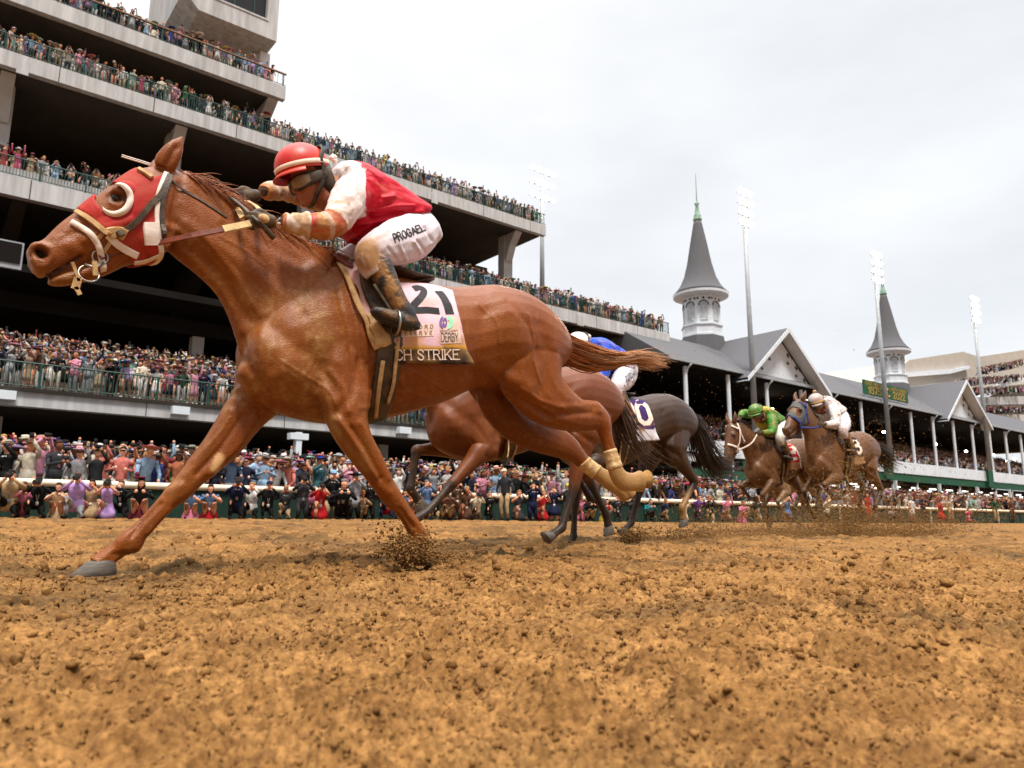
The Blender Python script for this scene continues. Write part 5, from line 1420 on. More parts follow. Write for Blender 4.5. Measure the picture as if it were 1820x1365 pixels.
    slab('soffit', (x0, Y + .5, Z - H - .05), (x1 - .4, 64, Z - H + .12), M_SOFF, b)
    railing('railing', x0, x1, Y + .08, Z, b, 1.0, M_HAND, .35)
    m = MB(); m.prism([(x1 - 1.2, Y + .3, Z - H - .06), (x1 - 1.2, Y + 6, Z - H - .06), (x1 - 1.2, Y + 6, Z - H - 3.4), (x1 - 1.2, Y + 5.2, Z - H - 3.2)], (.8, 0, 0)); m.build('bracket', M_CONC2, ro)
    slab('back_wall', (x0, Y + 7, Z), (x1 - 4, Y + 7.3, Z + 5.4), M_VOID, ro)
    slab('column', (17.9, Y + 2.6, Z), (18.7, Y + 3.4, 37.2), M_WPAINT, ro)
    yb = 53.2; lo = .696 * yb + .25; hi = 52
    bx = MB(); xa, xb, xc = .215 * yb, .237 * yb, .348 * yb; wz0, wz1, wx0, wx1 = .7255 * yb + .25, 47, .25 * yb, .332 * yb
    bx.prism([(xa, yb, lo + 1.1), (xb, yb, lo), (xc, yb, lo), (xc, yb, wz0), (xa, yb, wz0)], (0, 12, 0))
    bx.box((wx1, yb, wz0 + .003), (xc, yb + 12, hi)); bx.box((xa, yb, wz0 + .003), (wx0, yb + 12, hi))
    u = bx.build('upper_box', M_CONC, ro)
    slab('window', (wx0, yb + .5, wz0 + .004), (wx1 - .004, yb + .7, hi), M_GLASSD, u)
    for x in (wx0 + 1.9, wx0 + 3.4): slab('mullion', (x, yb + .42, wz0 + .006), (x + .07, yb + .497, hi), M_GREEN, u)
    slab('sill', (wx0, yb - .06, wz0 - .14), (wx1 + .1, yb - .003, wz0 + .0), M_CONC, u)
    # small lit notice frame in the dark bay at the left
    P = at(18, 450, 40); m = MB(); m.box((P[0] - .7, 40, P[2] - .7), (P[0] + .5, 40.1, P[2] + .6)); q = m.build('notice_frame', M_STEELG, ro)
    slab('notice_panel', (P[0] - .62, 39.95, P[2] - .45), (P[0] + .42, 39.995, P[2] + .52), M_VOID, q)
M_CONC2 = material('shaded_concrete', lin(172, 172, 172), .9, .12, var=.2, vscale=.8)
M_SOFF = material('shade_soffit', (.062, .056, .05), .9, .1, var=.25, vscale=.4)  # balcony underside with its shade mixed into the base colour
build_stand()

# ------------------------------------------------------------------ the old stand with its twin spires
def spire(X, lab):
    Yc = 49.6; ro = tag(empty('spire', (X, Yc, 19.5)), lab, 'spire', 'twin octagonal spires on the old grandstand roof')
    a0 = rad(22.5)
    m = MB(); m.lathe([(2.75, 17.4), (2.35, 20.0), (2.35, 20.02)], (X, Yc, 0), 8, a0=a0); m.build('skirt', M_SLATE, ro)
    m = MB(); m.lathe([(2.3, 20.02), (2.3, 20.25), (2.2, 20.3), (2.2, 21.1), (2.34, 21.2), (2.34, 21.34), (2.05, 21.4), (2.05, 24.55), (2.25, 24.7)], (X, Yc, 0), 8, a0=a0); dr = m.build('drum', M_WPAINT, ro)
    m = MB(); m.lathe([(2.0, 24.58), (3.02, 24.72), (3.05, 25.0), (2.98, 25.06)], (X, Yc, 0), 24); m.build('eave', M_WPAINT, ro)
    m = MB(); m.lathe([(3.06, 25.02), (2.75, 25.35), (2.2, 26.1), (1.75, 27.1), (1.35, 28.7), (.95, 31.0), (.52, 33.3), (.42, 33.8)], (X, Yc, 0), 24); m.build('spire_roof', M_SLATE, ro, True)
    m = MB(); m.lathe([(.46, 33.8), (.52, 34.0), (.40, 34.15), (.44, 34.4), (.30, 34.6), (.16, 35.6), (.30, 35.9), (.12, 36.1)], (X, Yc, 0), 12); m.build('finial', M_COPPER, ro, True)
    m = MB(); m.tube([(X, Yc, 36.0), (X, Yc, 39.6)], [.08, .03], 6); m.build('needle', M_STEELG, ro)
    for k in range(8):
        a = 2 * math.pi * k / 8 + math.pi / 8 * 0; d = np.array([math.cos(a), math.sin(a), 0]); t = np.array([-d[1], d[0], 0]); c = np.array([X, Yc, 0]) + d * (2.05 * math.cos(math.pi / 8))
        if d @ np.array([-.62, -.78, 0]) < -.3: continue
        w, z0, z1 = .40, 21.75, 23.35
        arch = [(-w, z0), (w, z0), (w, z1)] + [(w * math.cos(q), z1 + w * math.sin(q)) for q in np.linspace(.3, math.pi - .3, 7)] + [(-w, z1)]
        m = MB(); m.prism([c + t * x + d * .01 + np.array([0, 0, z]) for x, z in arch], d * .05); wn = m.build('window', M_LOUV, dr)
        fr = MB(); L = [c + t * x + d * .07 + np.array([0, 0, z]) for x, z in [(w + .1, z1)] + [((w + .14) * math.cos(q), z1 + (w + .14) * math.sin(q)) for q in np.linspace(.1, math.pi - .1, 9)] + [(-w - .1, z1)]]
        fr.tube(L, .05, 6); fr.build('arch', M_GREEN, dr)
        L = [c + t * x + d * .06 + np.array([0, 0, z]) for x, z in ((-w, z0), (w, z0), (w, z1), (-w, z1), (-w, z0))]
        fr = MB(); fr.tube(L, .05, 4); fr.tube([c + d * .06 + np.array([0, 0, z0]), c + d * .06 + np.array([0, 0, z1])], .03, 4); fr.build('window_frame', M_WPAINT, wn)
        for x, z in ((-.62, 24.15), (.62, 24.15), (0, 24.2)):
            q = c + t * x + d * .03 + np.array([0, 0, z]); m = MB(); R = .13
            m.prism([q + t * R * math.cos(u) + np.array([0, 0, R * math.sin(u)]) for u in np.linspace(0, 2 * math.pi, 9)[:-1]], d * .02); m.build('rosette', M_GREEN, dr)
M_LOUV = material('louvre_grey', lin(176, 186, 192), .5, .3, var=.3, vscale=3)

def gable(Xc, par):
    Y, w, z0, z1 = 40.0, 7.6, 13.55, 19.6
    g = MB(); 
    m = MB(); m.prism([(Xc - w * .80, Y + 1.3, z0 + .5), (Xc + w * .80, Y + 1.3, z0 + .5), (Xc, Y + 1.3, z1 - .7)], (0, .2, 0)); face = m.build('gable_face', M_WPAINT, par)
    m = MB()
    for s in (-1, 1):                                         # roof planes running back to the ridge
        m.add([(Xc, Y, z1), (Xc + s * w, Y, z0), (Xc + s * w, Y + 1.6, z0), (Xc + s * 3.9, 46.5, 16.7), (Xc, 49.6, z1)] , [(0, 1, 2, 3, 4)])
        m.add([(Xc, Y, z1 - .3), (Xc + s * w, Y, z0 - .3), (Xc + s * w, Y + 1.6, z0 - .3), (Xc + s * 3.9, 46.5, 16.4), (Xc, 49.6, z1 - .3)], [(4, 3, 2, 1, 0)])
    m.build('gable_roof', M_SLATE, par)
    for s in (-1, 1):
        m = MB(); a, b = np.array([Xc, Y - .06, z1 + .02]), np.array([Xc + s * w, Y - .06, z0 + .02])
        m.prism([a, b, b - np.array([0, 0, .42]), a - np.array([0, 0, .5])], (0, .055, 0)); m.build('bargeboard', M_WPAINT, par)
        m = MB(); m.prism([a + (0, .1, -.34), b + (0, .1, -.34), b + (0, 1.4, -.34), a + (0, 1.4, -.34)], (0, 0, .03)); m.build('gable_lining', M_WPAINT, par)
        for k in range(4):                                    # pierced ornaments following the slope
            f = .22 + .19 * k; c = np.array([Xc + s * w * f, Y + 1.27, z1 - (z1 - z0) * f - 1.05])
            o = MB(); o.prism([c + (.2 * math.cos(u), 0, .2 * math.sin(u)) for u in np.linspace(0, 6.2832, 9)[:-1]], (0, .02, 0)); o.build('ornament', M_GREEN, par)
            o = MB(); o.tube([c + (s * .35 + .36 * math.cos(u), 0, -.42 + .36 * math.sin(u)) for u in np.linspace(.2, 2.9, 7)], .05, 5); o.build('ornament', M_GREEN, par)
            o = MB(); o.prism([c + (x, 0, z) for x, z in ((-.3, -.75), (-.22, -1.05), (.12, -1.05), (.2, -.75), (.02, -.86), (-.05, -.66), (-.12, -.86))], (0, .02, 0)); o.build('ornament', M_GREEN, par)

def build_old_stand():
    ro = tag(empty('spired_grandstand', (90, 44, ZF)), 'older grandstand with long grey slate roof, white gables and open dark galleries', 'grandstand')
    x0, x1 = 50, 170; ze, zr = 14.4, 18.7
    m = MB(); m.add([(x0, 41, ze), (x1, 41, ze), (x1, 48, zr), (x0, 48, zr)], [(0, 1, 2, 3)]); m.add([(x0, 48.003, zr), (x1, 48.003, zr), (x1, 60, ze), (x0, 60, ze)], [(0, 1, 2, 3)])
    m.add([(x0, 41.1, ze - .25), (x1, 41.1, ze - .25), (x1, 60, ze - .2), (x0, 60, ze - .2)], [(3, 2, 1, 0)])
    m.add([(x0, 41, ze), (x0, 48, zr), (x0, 60, ze), (x0, 60, ze - .2), (x0, 41, ze - .25)], [(0, 1, 2, 3, 4)]); roof = m.build('roof', M_SLATE, ro)
    slab('gutter', (x0, 40.8, ze - .35), (x1, 41.05, ze - .04), M_STEELG, ro)
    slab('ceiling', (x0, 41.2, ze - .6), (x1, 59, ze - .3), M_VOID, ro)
    for X in (66.5, 111.0): gable(X + 1.4, ro)
    for i in range(15):
        X = 52.8 + i * 6.34
        c = MB(); c.tube([(X, 41.4, 3), (X, 41.4, ze - .4)], .20, 8); c = c.build('column', M_WPAINT, ro)
        if i % 2: continue
        b = MB(); b.tube([(X, 41.35, ze - 1.5), (X, 41.1, ze - .8), (X, 40.7, ze - .5)], .08, 6); b.build('bracket', M_WPAINT, c)
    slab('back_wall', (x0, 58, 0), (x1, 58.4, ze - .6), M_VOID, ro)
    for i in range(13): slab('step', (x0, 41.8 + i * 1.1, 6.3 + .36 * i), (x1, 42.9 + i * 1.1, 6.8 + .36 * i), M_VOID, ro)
    # white advertising band on the gallery front, green end boxes
    Y = 41.0
    for a, b in ((51.5, 88.0), (90.2, 118.6), (120.4, 168)): slab('fascia', (a, Y, 5.95), (b, Y + .25, 7.35), M_WPAINT, ro)
    for a in (88.0, 118.6): slab('pole_box', (a + .004, Y - .3, 5.1), (a + 2.2 - .4, Y + .25, 7.4), M_GREENB, ro)
    slab('lower_fascia', (50, 38.6, 3.4), (60.4, 38.9, 4.45), M_GREENB, ro)
    slab('beam', (60.5, Y + .1, 5.0), (168, Y + .5, 5.9), M_GREENB, ro)
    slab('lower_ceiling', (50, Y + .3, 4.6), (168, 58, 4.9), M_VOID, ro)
    for i in range(9): slab('lower_post', (54 + i * 12, 40.6, ZF), (54.25 + i * 12, 40.9, 5.0), M_WPAINT, ro)
    for r_ in range(3):
        for i in range(16): slab('strip_lamp', (84 + i * 5.2 + r_ * 1.3, 43 + r_ * 3.2, 4.42), (85.9 + i * 5.2 + r_ * 1.3, 43.12 + r_ * 3.2, 4.55), M_LAMPD, ro)
    for X, Yy, Zz in ((72, 45, 12.2), (104, 48, 12.4), (118, 47, 11.6), (122, 44.5, 10.6), (134, 45, 10.8), (146, 47, 10.6), (140, 44, 10.4)):
        m = MB(); m.ball((X, Yy, Zz), (.17, .17, .13), nu=10, nv=6); m.build('ceiling_lamp', M_LAMP, ro, True)
    for (px_, py_) in ((1210, 614), (1189, 613)):
        P = at(px_, py_, 43.2)
    # green anniversary board standing on the roof edge
    sg = tag(empty('sign', (90, 40.9, 14.4)), 'green and gold anniversary board standing on the slate roof edge below the farther spire', 'sign')
    X0, X1, z0, z1 = 84.6, 95.8, 14.75, 16.45; ys = 40.9
    slab('board', (X0, ys, z0), (X1, ys + .15, z1), M_SIGN, sg)
    for x in np.linspace(X0 + .4, X1 - .4, 6): slab('strut', (x, ys + .03, 14.1), (x + .08, ys + .12, z0 - .004), M_STEELG, sg)
    def wr(t, xa, xb, za, zb, wgt=.2):
        W_ = text_width(t, .22); V, F, _ = letters(t, lambda u, v: (np.array([xa + (xb - xa) * u / W_, ys - .03, za + (zb - za) * v]), None), wgt * .72, 0, .22, .5)
        mesh('lettering', V, F, M_GOLD, sg, smooth=False)
    wr('FIRST DERBY', X0 + .4, X0 + 4.5, z0 + 1.1, z0 + 1.5); wr('1875', X0 + 1.0, X0 + 4.1, z0 + .2, z0 + .95, .20)
    wr('148TH DERBY', X0 + 6.7, X1 - .4, z0 + 1.1, z0 + 1.5); wr('2022', X0 + 7.2, X1 - .9, z0 + .2, z0 + .95, .20)
    m = MB()
    for c in ((X0 + 5.3, z0 + 1.05), (X0 + 5.85, z0 + .7)): m.tube([(c[0] + .36 * math.cos(u), ys - .04, c[1] + .5 * math.sin(u)) for u in np.linspace(.6, 5.7, 14)], .09, 6)
    m.build('monogram', M_GOLD, sg)
M_GREENB = material('green_boarding', lin(34, 84, 62), .7, .2, var=.2, vscale=2)
build_old_stand()
spire(66.5, 'nearer and larger grey octagonal spire with white arcaded lantern on the old stand')
spire(111.0, 'farther and smaller grey octagonal spire above the green anniversary board')

def light_pole(X, Y, z0, z1, lab, rows=4, cols=3, h=3.2, lit=True, wide=1.0):
    ro = tag(empty('light_pole', (X, Y, z0)), lab, 'light pole', 'floodlight poles along the stands')
    m = MB(); m.tube([(X, Y, z0), (X, Y, z1 - h * .2)], [.30, .17], 12); m.build('pole', M_STEELG, ro, True)
    for r in range(rows):
        z = z1 - h + h * r / (rows - 1)
        slab('crossarm', (X - .95 * wide, Y - .05, z - .06), (X + .95 * wide, Y + .05, z + .06), M_STEELG, ro)
        for c in range(cols):
            x = X + (-.8 + 1.6 * c / (cols - 1)) * wide; p = np.array([x, Y - .25, z + .18])
            d = np.array([-.66, -.60, -.42]); d /= np.linalg.norm(d)
            m = MB(); m.tube([p, p + d * .18, p + d * .42], [.10, .20, .29], 12, cap=False); l = m.build('lamp', M_STEELG, ro, True)
            m = MB(); m.tube([p + d * .36, p + d * .37], .275, 12); m.build('lamp_glass', M_LAMP if lit else M_PALEPATCH, l, True)
light_pole(61.4, 40.2, 7.36, 32.2, 'tall floodlight pole in front of the first white gable, lamps burning')
light_pole(88.2, 40.2, 7.36, 32.0, 'slim floodlight pole standing before the farther spire and the green board')
light_pole(118.0, 40.2, 7.36, 32.2, 'farthest floodlight pole beside the second white gable at the end of the old stand')
light_pole(49.5, 57.0, 20, 37.2, 'floodlight bank rising behind the spectators at the end of the upper balcony', 3, 4, 3.0, True, 1.8)

def build_far():
    ro = tag(empty('clubhouse', (190, 70, 0)), 'distant beige clubhouse with curved terraces beyond the old stand', 'building')
    def wall(pts, Y, d, mat, name, par=ro):
        m = MB(); m.prism([at(x, y, Y) for x, y in pts], (0, d, 0)); return m.build(name, mat, par)
    wall([(1560, 700), (1560, 676), (1575, 668), (1592, 662), (1615, 640), (1712, 625), (1740, 634), (1900, 610), (1900, 800), (1560, 800)], 72, 20, M_BEIGE, 'wall')
    wall([(1612, 662), (1650, 658), (1700, 655), (1724, 650), (1724, 655), (1690, 664), (1612, 670)], 71, .9, M_WPAINT, 'parapet')
    wall([(1600, 690), (1660, 682), (1740, 690), (1900, 676), (1900, 690), (1740, 700), (1660, 692), (1600, 698)], 69, 2.9, M_CONC, 'terrace')
    wall([(1715, 712), (1740, 716), (1800, 680), (1900, 672), (1900, 666), (1795, 672), (1742, 704)], 68, .9, M_WPAINT, 'ramp')
    wall([(1720, 735), (1900, 738), (1900, 754), (1720, 748)], 66, 4, M_CONC, 'terrace')
    wall([(1700, 702), (1740, 706), (1900, 702), (1900, 716), (1740, 720), (1700, 712)], 67, 4, M_CONC, 'terrace')
build_far()
# ------------------------------------------------------------------ the rest of the field
def dirv(a): return np.array([-math.sin(a), 0, -math.cos(a)])
def foreleg(s, a1, a2, a3, sh=0.0):
    S, E = np.array([-.52 + sh, s * .11, 1.02]), np.array([-.40 + sh * .6, s * .16, .80])
    K = E + .44 * dirv(rad(a1)); Fk = K + .30 * dirv(rad(a2)); P = Fk + .115 * dirv(rad(a3)); y = s * .17
    K[1] = Fk[1] = P[1] = y
    R = lambda p, a, b: [*p, a, b]
    m = lambda a, b, t: a + (b - a) * t
    return np.array([R(S, .15, .09), R(E, .115, .09), R(m(E, K, .25), .082, .075), R(m(E, K, .6), .058, .055), R(m(E, K, .9), .043, .043), R(K, .043, .045), R(m(K, Fk, .15), .035, .036),
                     R(m(K, Fk, .5), .028, .030), R(m(K, Fk, .85), .031, .033), R(Fk, .038, .038), R(m(Fk, P, .5), .031, .034), R(P, .040, .042)]), P, rad(a3)
def hindleg(s, a1, a2, a3, st=0.0):
    H, S = np.array([.74, s * .10, 1.18]), np.array([.62 + st, s * .15, .95])
    K = S + .46 * dirv(rad(a1)); Fk = K + .36 * dirv(rad(a2)); P = Fk + .115 * dirv(rad(a3)); y = s * .16
    K[1] = Fk[1] = P[1] = y
    R = lambda p, a, b: [*p, a, b]
    m = lambda a, b, t: a + (b - a) * t
    return np.array([R(H, .21, .14), R(S, .18, .125), R(m(S, K, .3), .115, .085), R(m(S, K, .65), .072, .062), R(m(S, K, .92), .052, .048), R(K, .052, .045), R(m(K, Fk, .2), .037, .036),
                     R(m(K, Fk, .55), .031, .031), R(m(K, Fk, .88), .034, .034), R(Fk, .040, .038), R(m(Fk, P, .5), .033, .034), R(P, .042, .042)]), P, rad(a3)

def xf(M): 
    R, T = np.array(M.to_3x3()), np.array(M.translation); return lambda V: np.asarray(V, float) @ R.T + T

def field_horse(lab, M, legs, coat, points, neck_up=0, head_up=0, mud=.5, tail=None, tail_c=None, bridle=None, voxel=.0125, blinker=None, sock=None, tail_n=260):
    X = xf(M); ro = tag(empty('racehorse', M.translation), lab, 'horse', 'racehorses galloping past the stands')
    mb, hm = horse_volumes([l[0] for l in legs], neck_up, head_up)
    V, F = fuse(mb, voxel, 5); N = normals(V, F)
    pxm = V.copy(); pxm[:, 1] = -abs(pxm[:, 1]); px = proj(pxm + HO)
    for L, w, h in (([(452, 560), (505, 600), (560, 640), (600, 690)], 18, -.010), ([(470, 610), (520, 660), (560, 700)], 26, .012), ([(860, 560), (850, 620), (846, 668)], 18, -.014), ([(905, 560), (925, 620), (915, 668)], 26, .012), ([(852, 664), (885, 682), (930, 712)], 9, -.012), ([(640, 640), (625, 700), (600, 735)], 10, -.010)):
        d, _ = seg_dist(px, L); V = V + N * (h * np.exp(-(d / w) ** 2))[:, None]
    c = np.tile(np.array(coat), (len(V), 1)); n1 = fbm(V, 6, 3, 5)[:, None]; n2 = fbm(V, 26, 3, 8)[:, None]
    c = c * (.7 + .6 * n1)
    leg = np.zeros(len(V))
    for L, P, a in legs:
        d, t = seg_dist(V, L[4:, :3]); leg = np.maximum(leg, np.clip((.13 - d) / .06, 0, 1) * np.clip(t * 3 + .2, 0, 1))
    c = c + (np.array(points) - c) * leg[:, None]
    nz = hm(loc(at(75, 450, YH)))
    for s in (-1, 1):
        d = np.linalg.norm((V - (nz + np.array([0, s * .052, 0]))) / np.array([.03, .03, .026]), axis=1); k = np.clip(1.3 - d, 0, 1)[:, None]
        V = V - N * k * .016; c = c * (1 - k) + .01 * k
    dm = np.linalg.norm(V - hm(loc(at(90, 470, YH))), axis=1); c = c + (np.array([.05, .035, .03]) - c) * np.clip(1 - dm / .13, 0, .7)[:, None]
    mm = np.clip(.35 + (fbm(V, 60, 2, 4) - .5) * 1.2 + (n2[:, 0] - .5) * .9, 0, 1) * mud * .55 * np.clip(1.15 - np.abs(V[:, 0] + .55) * .55, .2, 1) * np.clip(1.7 - V[:, 2] * .75, .25, 1)
    if sock is not None:
        for k_ in sock:
            L = legs[k_][0]; d, t = seg_dist(V, L[6:, :3]); mm = np.maximum(mm, (d < .07) * np.clip(t * 4, 0, 1) * (.5 + .5 * n2[:, 0]))
    c = paint_mud(c, mm)
    mesh('body', X(V), F, M_COAT, ro, c)
    for s in (-1, 1):
        p = hm(loc(at(208, 351, YH)) + np.array([0, s * .098, 0])); m = MB(); m.ball(X(p), .02, nu=10, nv=8); m.build('eye', M_EYE, ro, True)
    for L, P, a in legs:
        d = dirv(a); fwd = np.array([-d[2] * -1, 0, d[0] * -1]); fwd = np.array([d[2], 0, -d[0]]); fwd = fwd if fwd[0] < 0 else -fwd
        m = MB(); hoof_mesh(m, P - d * .008, P + d * .075 + fwd * .075, P + d * .060 - fwd * .045, .048)
        mesh('hoof', X(np.concatenate(m.V)), m.F, M_HOOF, ro)
    rg = np.random.default_rng(int(abs(M.translation[0]) * 100)); tc = np.array(tail_c if tail_c is not None else points) + .004
    m = MB(); cl = densify(np.array([hm(loc(at(x, y, YH))) if k < 3 else loc(at(x, y, YH)) for k, (x, y) in enumerate(((318, 305), (340, 316), (372, 333), (428, 374), (488, 405), (545, 432), (590, 452)))]), 6) if not neck_up else \
        densify(np.array([hm(loc(at(x, y, YH))) for x, y in ((318, 305), (340, 316))] + [rotY(loc(at(x, y, YH)), np.array([G_NECK[0, 0], 0, G_NECK[0, 2]]), neck_up * f) for x, y, f in ((372, 333, 1), (428, 374, 1), (488, 405, 1), (545, 432, .6), (590, 452, 0))]), 6)
    for k in range(150):
        b = cl[int(rg.random() * (len(cl) - 1))] + np.array([0, rg.uniform(-.03, .03), -.01]); ln = .12 + .1 * rg.random(); d = np.array([1, rg.choice([-1, -1, 1]) * rg.uniform(.1, .6), rg.uniform(-.6, .3)]); d /= np.linalg.norm(d)
        s_ = np.linspace(0, 1, 4)[:, None]; m.tube(X(b + d * ln * s_ - np.array([0, 0, .4]) * s_ ** 2 * ln), np.linspace(.007, .001, 4), 3, tc * (.6 + .8 * rg.random()), cap=False)
    m.build('mane', M_HAIR, ro, True, col=True)
    m = MB(); tp = densify(np.array(tail if tail is not None else [(1.08, 0, 1.36), (1.25, 0, 1.30), (1.5, 0, 1.18), (1.75, 0, 1.10), (1.95, 0, 1.08)]), 4)
    for k in range(tail_n):
        a, b = rg.normal(0, 1, 2), rg.normal(0, 1, 2); e = rg.uniform(.6, 1); q = np.linspace(0, e, 8) * (len(tp) - 1); i0 = np.clip(q.astype(int), 0, len(tp) - 2); fr = (q - i0)[:, None]
        P = tp[i0] * (1 - fr) + tp[i0 + 1] * fr; t = np.linspace(0, 1, 8)[:, None]; w = .02 + .07 * np.sin(np.clip(t * 1.2, 0, 1) * math.pi * .55)
        P = P + np.concatenate([t * 0, np.tile(a[0], (8, 1)), np.tile(a[1], (8, 1))], 1) * w * .8 + np.array([.3, 0, .1]) * b[0] * w * t
        m.tube(X(P), np.interp(np.linspace(0, 1, 8), [0, .4, 1], [.0055, .006, .001]), 4, tc * (.6 + .9 * rg.random()), cap=False)
    m.build('tail', M_HAIR, ro, True, col=True)
    if bridle is not None:
        def st(name, L, w, mat, th=.008):
            P, Q = [], []
            for x, y in L:
                p, n = cast_px(LB, x, y)
                if p is not None: P.append(hm(loc(p + n * .012))); Q.append(hm(n, True))
            P += [q * np.array([1, -1, 1]) for q in P[::-1]]; Q += [q * np.array([1, -1, 1]) for q in Q[::-1]]
            m = MB(); strap(m, np.array(P), np.array(Q), w, th); mesh(name, X(np.concatenate(m.V)), m.F, mat, ro)
        st('cheekpiece', [(300, 313), (283, 350), (258, 378), (232, 400), (206, 418), (186, 440)], .032, bridle)
        st('browband', [(246, 303), (262, 318), (280, 335)], .03, bridle)
        st('noseband', [(136, 376), (152, 385), (170, 398), (184, 410), (198, 424), (206, 445), (208, 468)], .034, bridle)
        st('throatlatch', [(303, 316), (292, 345), (287, 376), (288, 410), (290, 436)], .022, bridle)
    if blinker is not None:
        pm = hm(V[:0]); inv = V.copy()
        piv = np.array([G_NECK[0, 0], 0, G_NECK[0, 2]]); piv2 = rotY(G_NECK[-1, :3], piv, neck_up)
        if head_up: inv = rotY(inv, piv2, -head_up)
        if neck_up: inv = rotY(inv, piv, -neck_up)
        inv[:, 1] = -abs(inv[:, 1]); q = proj(inv + HO); eye = (((q[:, 0] - 199) / 26) ** 2 + ((q[:, 1] - 352) / 22) ** 2) < 1
        mk = in_poly(q, HOODPOLY) & ~eye & (inv[:, 0] < -1.0) & (inv[:, 2] > 1.15)
        if mk.sum() > 30:
            v, f, _ = shell(V, F, normals(V, F), mk, .010, .008, 6); mesh('hood', X(v), f, blinker, ro)
    p0 = hm(loc(at(182, 452, YH)) + np.array([0, -.075, 0])); 
    for s in (-1, 1):
        P = np.array([p0 * np.array([1, -s, 1]), (p0 * np.array([1, -s, 1]) + J(452, 392, s * .2)) / 2 + np.array([0, s * .06, -.03]), J(452, 392, s * .2)])
        m = MB(); strap(m, P, np.tile([0, s * 1.0, .2], (3, 1)), .026, .006); mesh('rein', X(np.concatenate(m.V)), m.F, bridle or M_BLACK, ro)
    # saddle and girth ride along as a thing of their own
    return ro, X

def field_tack(X, M, lab_c, lab_s, colors, number, ink, number_quad=None, band_text=None, stripe=None, girth=M_BLACK):
    ro = tag(empty('saddle_cloth', M.translation), lab_c, 'saddle cloth', 'numbered saddle cloths')
    V = CLOTH_V.copy(); near = V[:, 1] < YH; Vm = V.copy(); Vm[~near, 1] = 2 * YH - Vm[~near, 1]; q = proj(Vm)
    main, low = np.array(colors[0]), np.array(colors[1]); c = np.tile(main, (len(V), 1)); tn = fbm(V, 10, 4, 3)[:, None]
    c = np.where(q[:, 1:2] > 606, low, c); c = paint_mud(c, np.clip((tn[:, 0] - .5) * 4, 0, .8) * (q[:, 1] > 585))
    mesh('cloth', X(V - HO), CLOTH_F, M_CLOTH, ro, c)
    b = bvh_of(CLOTH_V, CLOTH_F)
    put = Put(b, number_quad or [(722, 582), (812, 584), (796, 516), (716, 514)], text_width(number, .2), .004); put(.4, .1)
    Vt, Ft, _ = letters(number, put, .24, 0, .2, .12); mesh('number', X(Vt - HO), Ft, ink, ro, smooth=False)
    if band_text:
        put = Put(b, [(706, 640), (826, 640), (824, 614), (706, 613)], text_width(band_text, .2), .004); Vt, Ft, _ = letters(band_text, put, .2, 0, .2, .2); mesh('lettering', X(Vt - HO), Ft, ink, ro, smooth=False)
    if stripe is not None:
        P, Q = [], []
        for x, y in ((812, 530), (822, 570), (828, 610), (831, 640)):
            p, n = cast_px(b, x - 4, y)
            if p is not None: P.append(p + n * .004 - HO); Q.append(n)
        m = MB(); strap(m, np.array(P), np.array(Q), .03, .004); mesh('stripe', X(np.concatenate(m.V)), m.F, stripe, ro)
    so_ = tag(empty('saddle', M.translation), lab_s, 'saddle', 'racing saddles')
    m = MB(); st = []
    for x, y, h, w in ((622, 466, .012, .05), (640, 470, .03, .10), (675, 484, .028, .14), (715, 500, .022, .155), (750, 503, .02, .12), (764, 502, .006, .05)):
        st.append((loc(at(x, y, YH)) + np.array([0, 0, .006]), np.array([0, 0, h]), np.array([0, w, 0])))
    ring_loft(m, st, 14); mesh('seat', X(np.concatenate(m.V)), m.F, M_BLACK, so_)
    for nm, L, w, mat, off in (('girth', [(690, 540), (692, 610), (688, 650), (681, 690), (673, 722), (664, 744)], .12, M_BLACK, .02), ('girth_edge', [(710, 600), (706, 650), (697, 690), (686, 722), (680, 738)], .016, M_TAN, .032), ('girth_edge', [(674, 600), (670, 650), (662, 690), (655, 722), (650, 744)], .016, M_TAN, .032)):
        for s in (-1, 1):
            P, Q = [], []
            for x, y in L:
                p, n = cast_px(LB, x, y)
                if p is not None: P.append((p + n * off - HO) * np.array([1, -s, 1])); Q.append(n * np.array([1, -s, 1]))
            m = MB(); strap(m, np.array(P), np.array(Q), w, .006); mesh(nm, X(np.concatenate(m.V)), m.F, mat, so_)
    for s in (-1, 1):
        a, b_ = J(664, 505, -.30), J(704, 572, -.33); m = MB(); P = np.array([a, (a + b_) / 2, b_]) * np.array([1, -s, 1]); strap(m, P, np.tile([0, s * 1.0, .1], (3, 1)), .016, .005)
        mesh('stirrup_leather', X(np.concatenate(m.V)), m.F, M_BLACK, so_)
    return ro

def place(X, Y, deg, s=1.0): return Matrix.Translation((X, Y, float(gz(Y)) - .005)) @ Matrix.Rotation(rad(deg), 4, 'Z') @ Matrix.Scale(s, 4)

def plain_silks(main, sleeve=None, spots=None, mud=.4, split=None):
    def f(px, arm, t, V):
        c = np.tile(np.array(main), (len(V), 1))
        if split is not None: c[(px[:, 0] < 640) & ~arm] = np.array(split)
        if sleeve is not None: c[arm] = np.array(sleeve)
        if spots is not None:
            k = (noise(V, 16, 3) > .80); c[k] = np.array(spots)
        tn = fbm(V, 18, 4, 41); m = np.clip((tn - .42) * 4, 0, 1) * mud * np.clip(1.4 - (V[:, 0] + .6) * .9, .2, 1)
        return paint_mud(c, m)
    return f

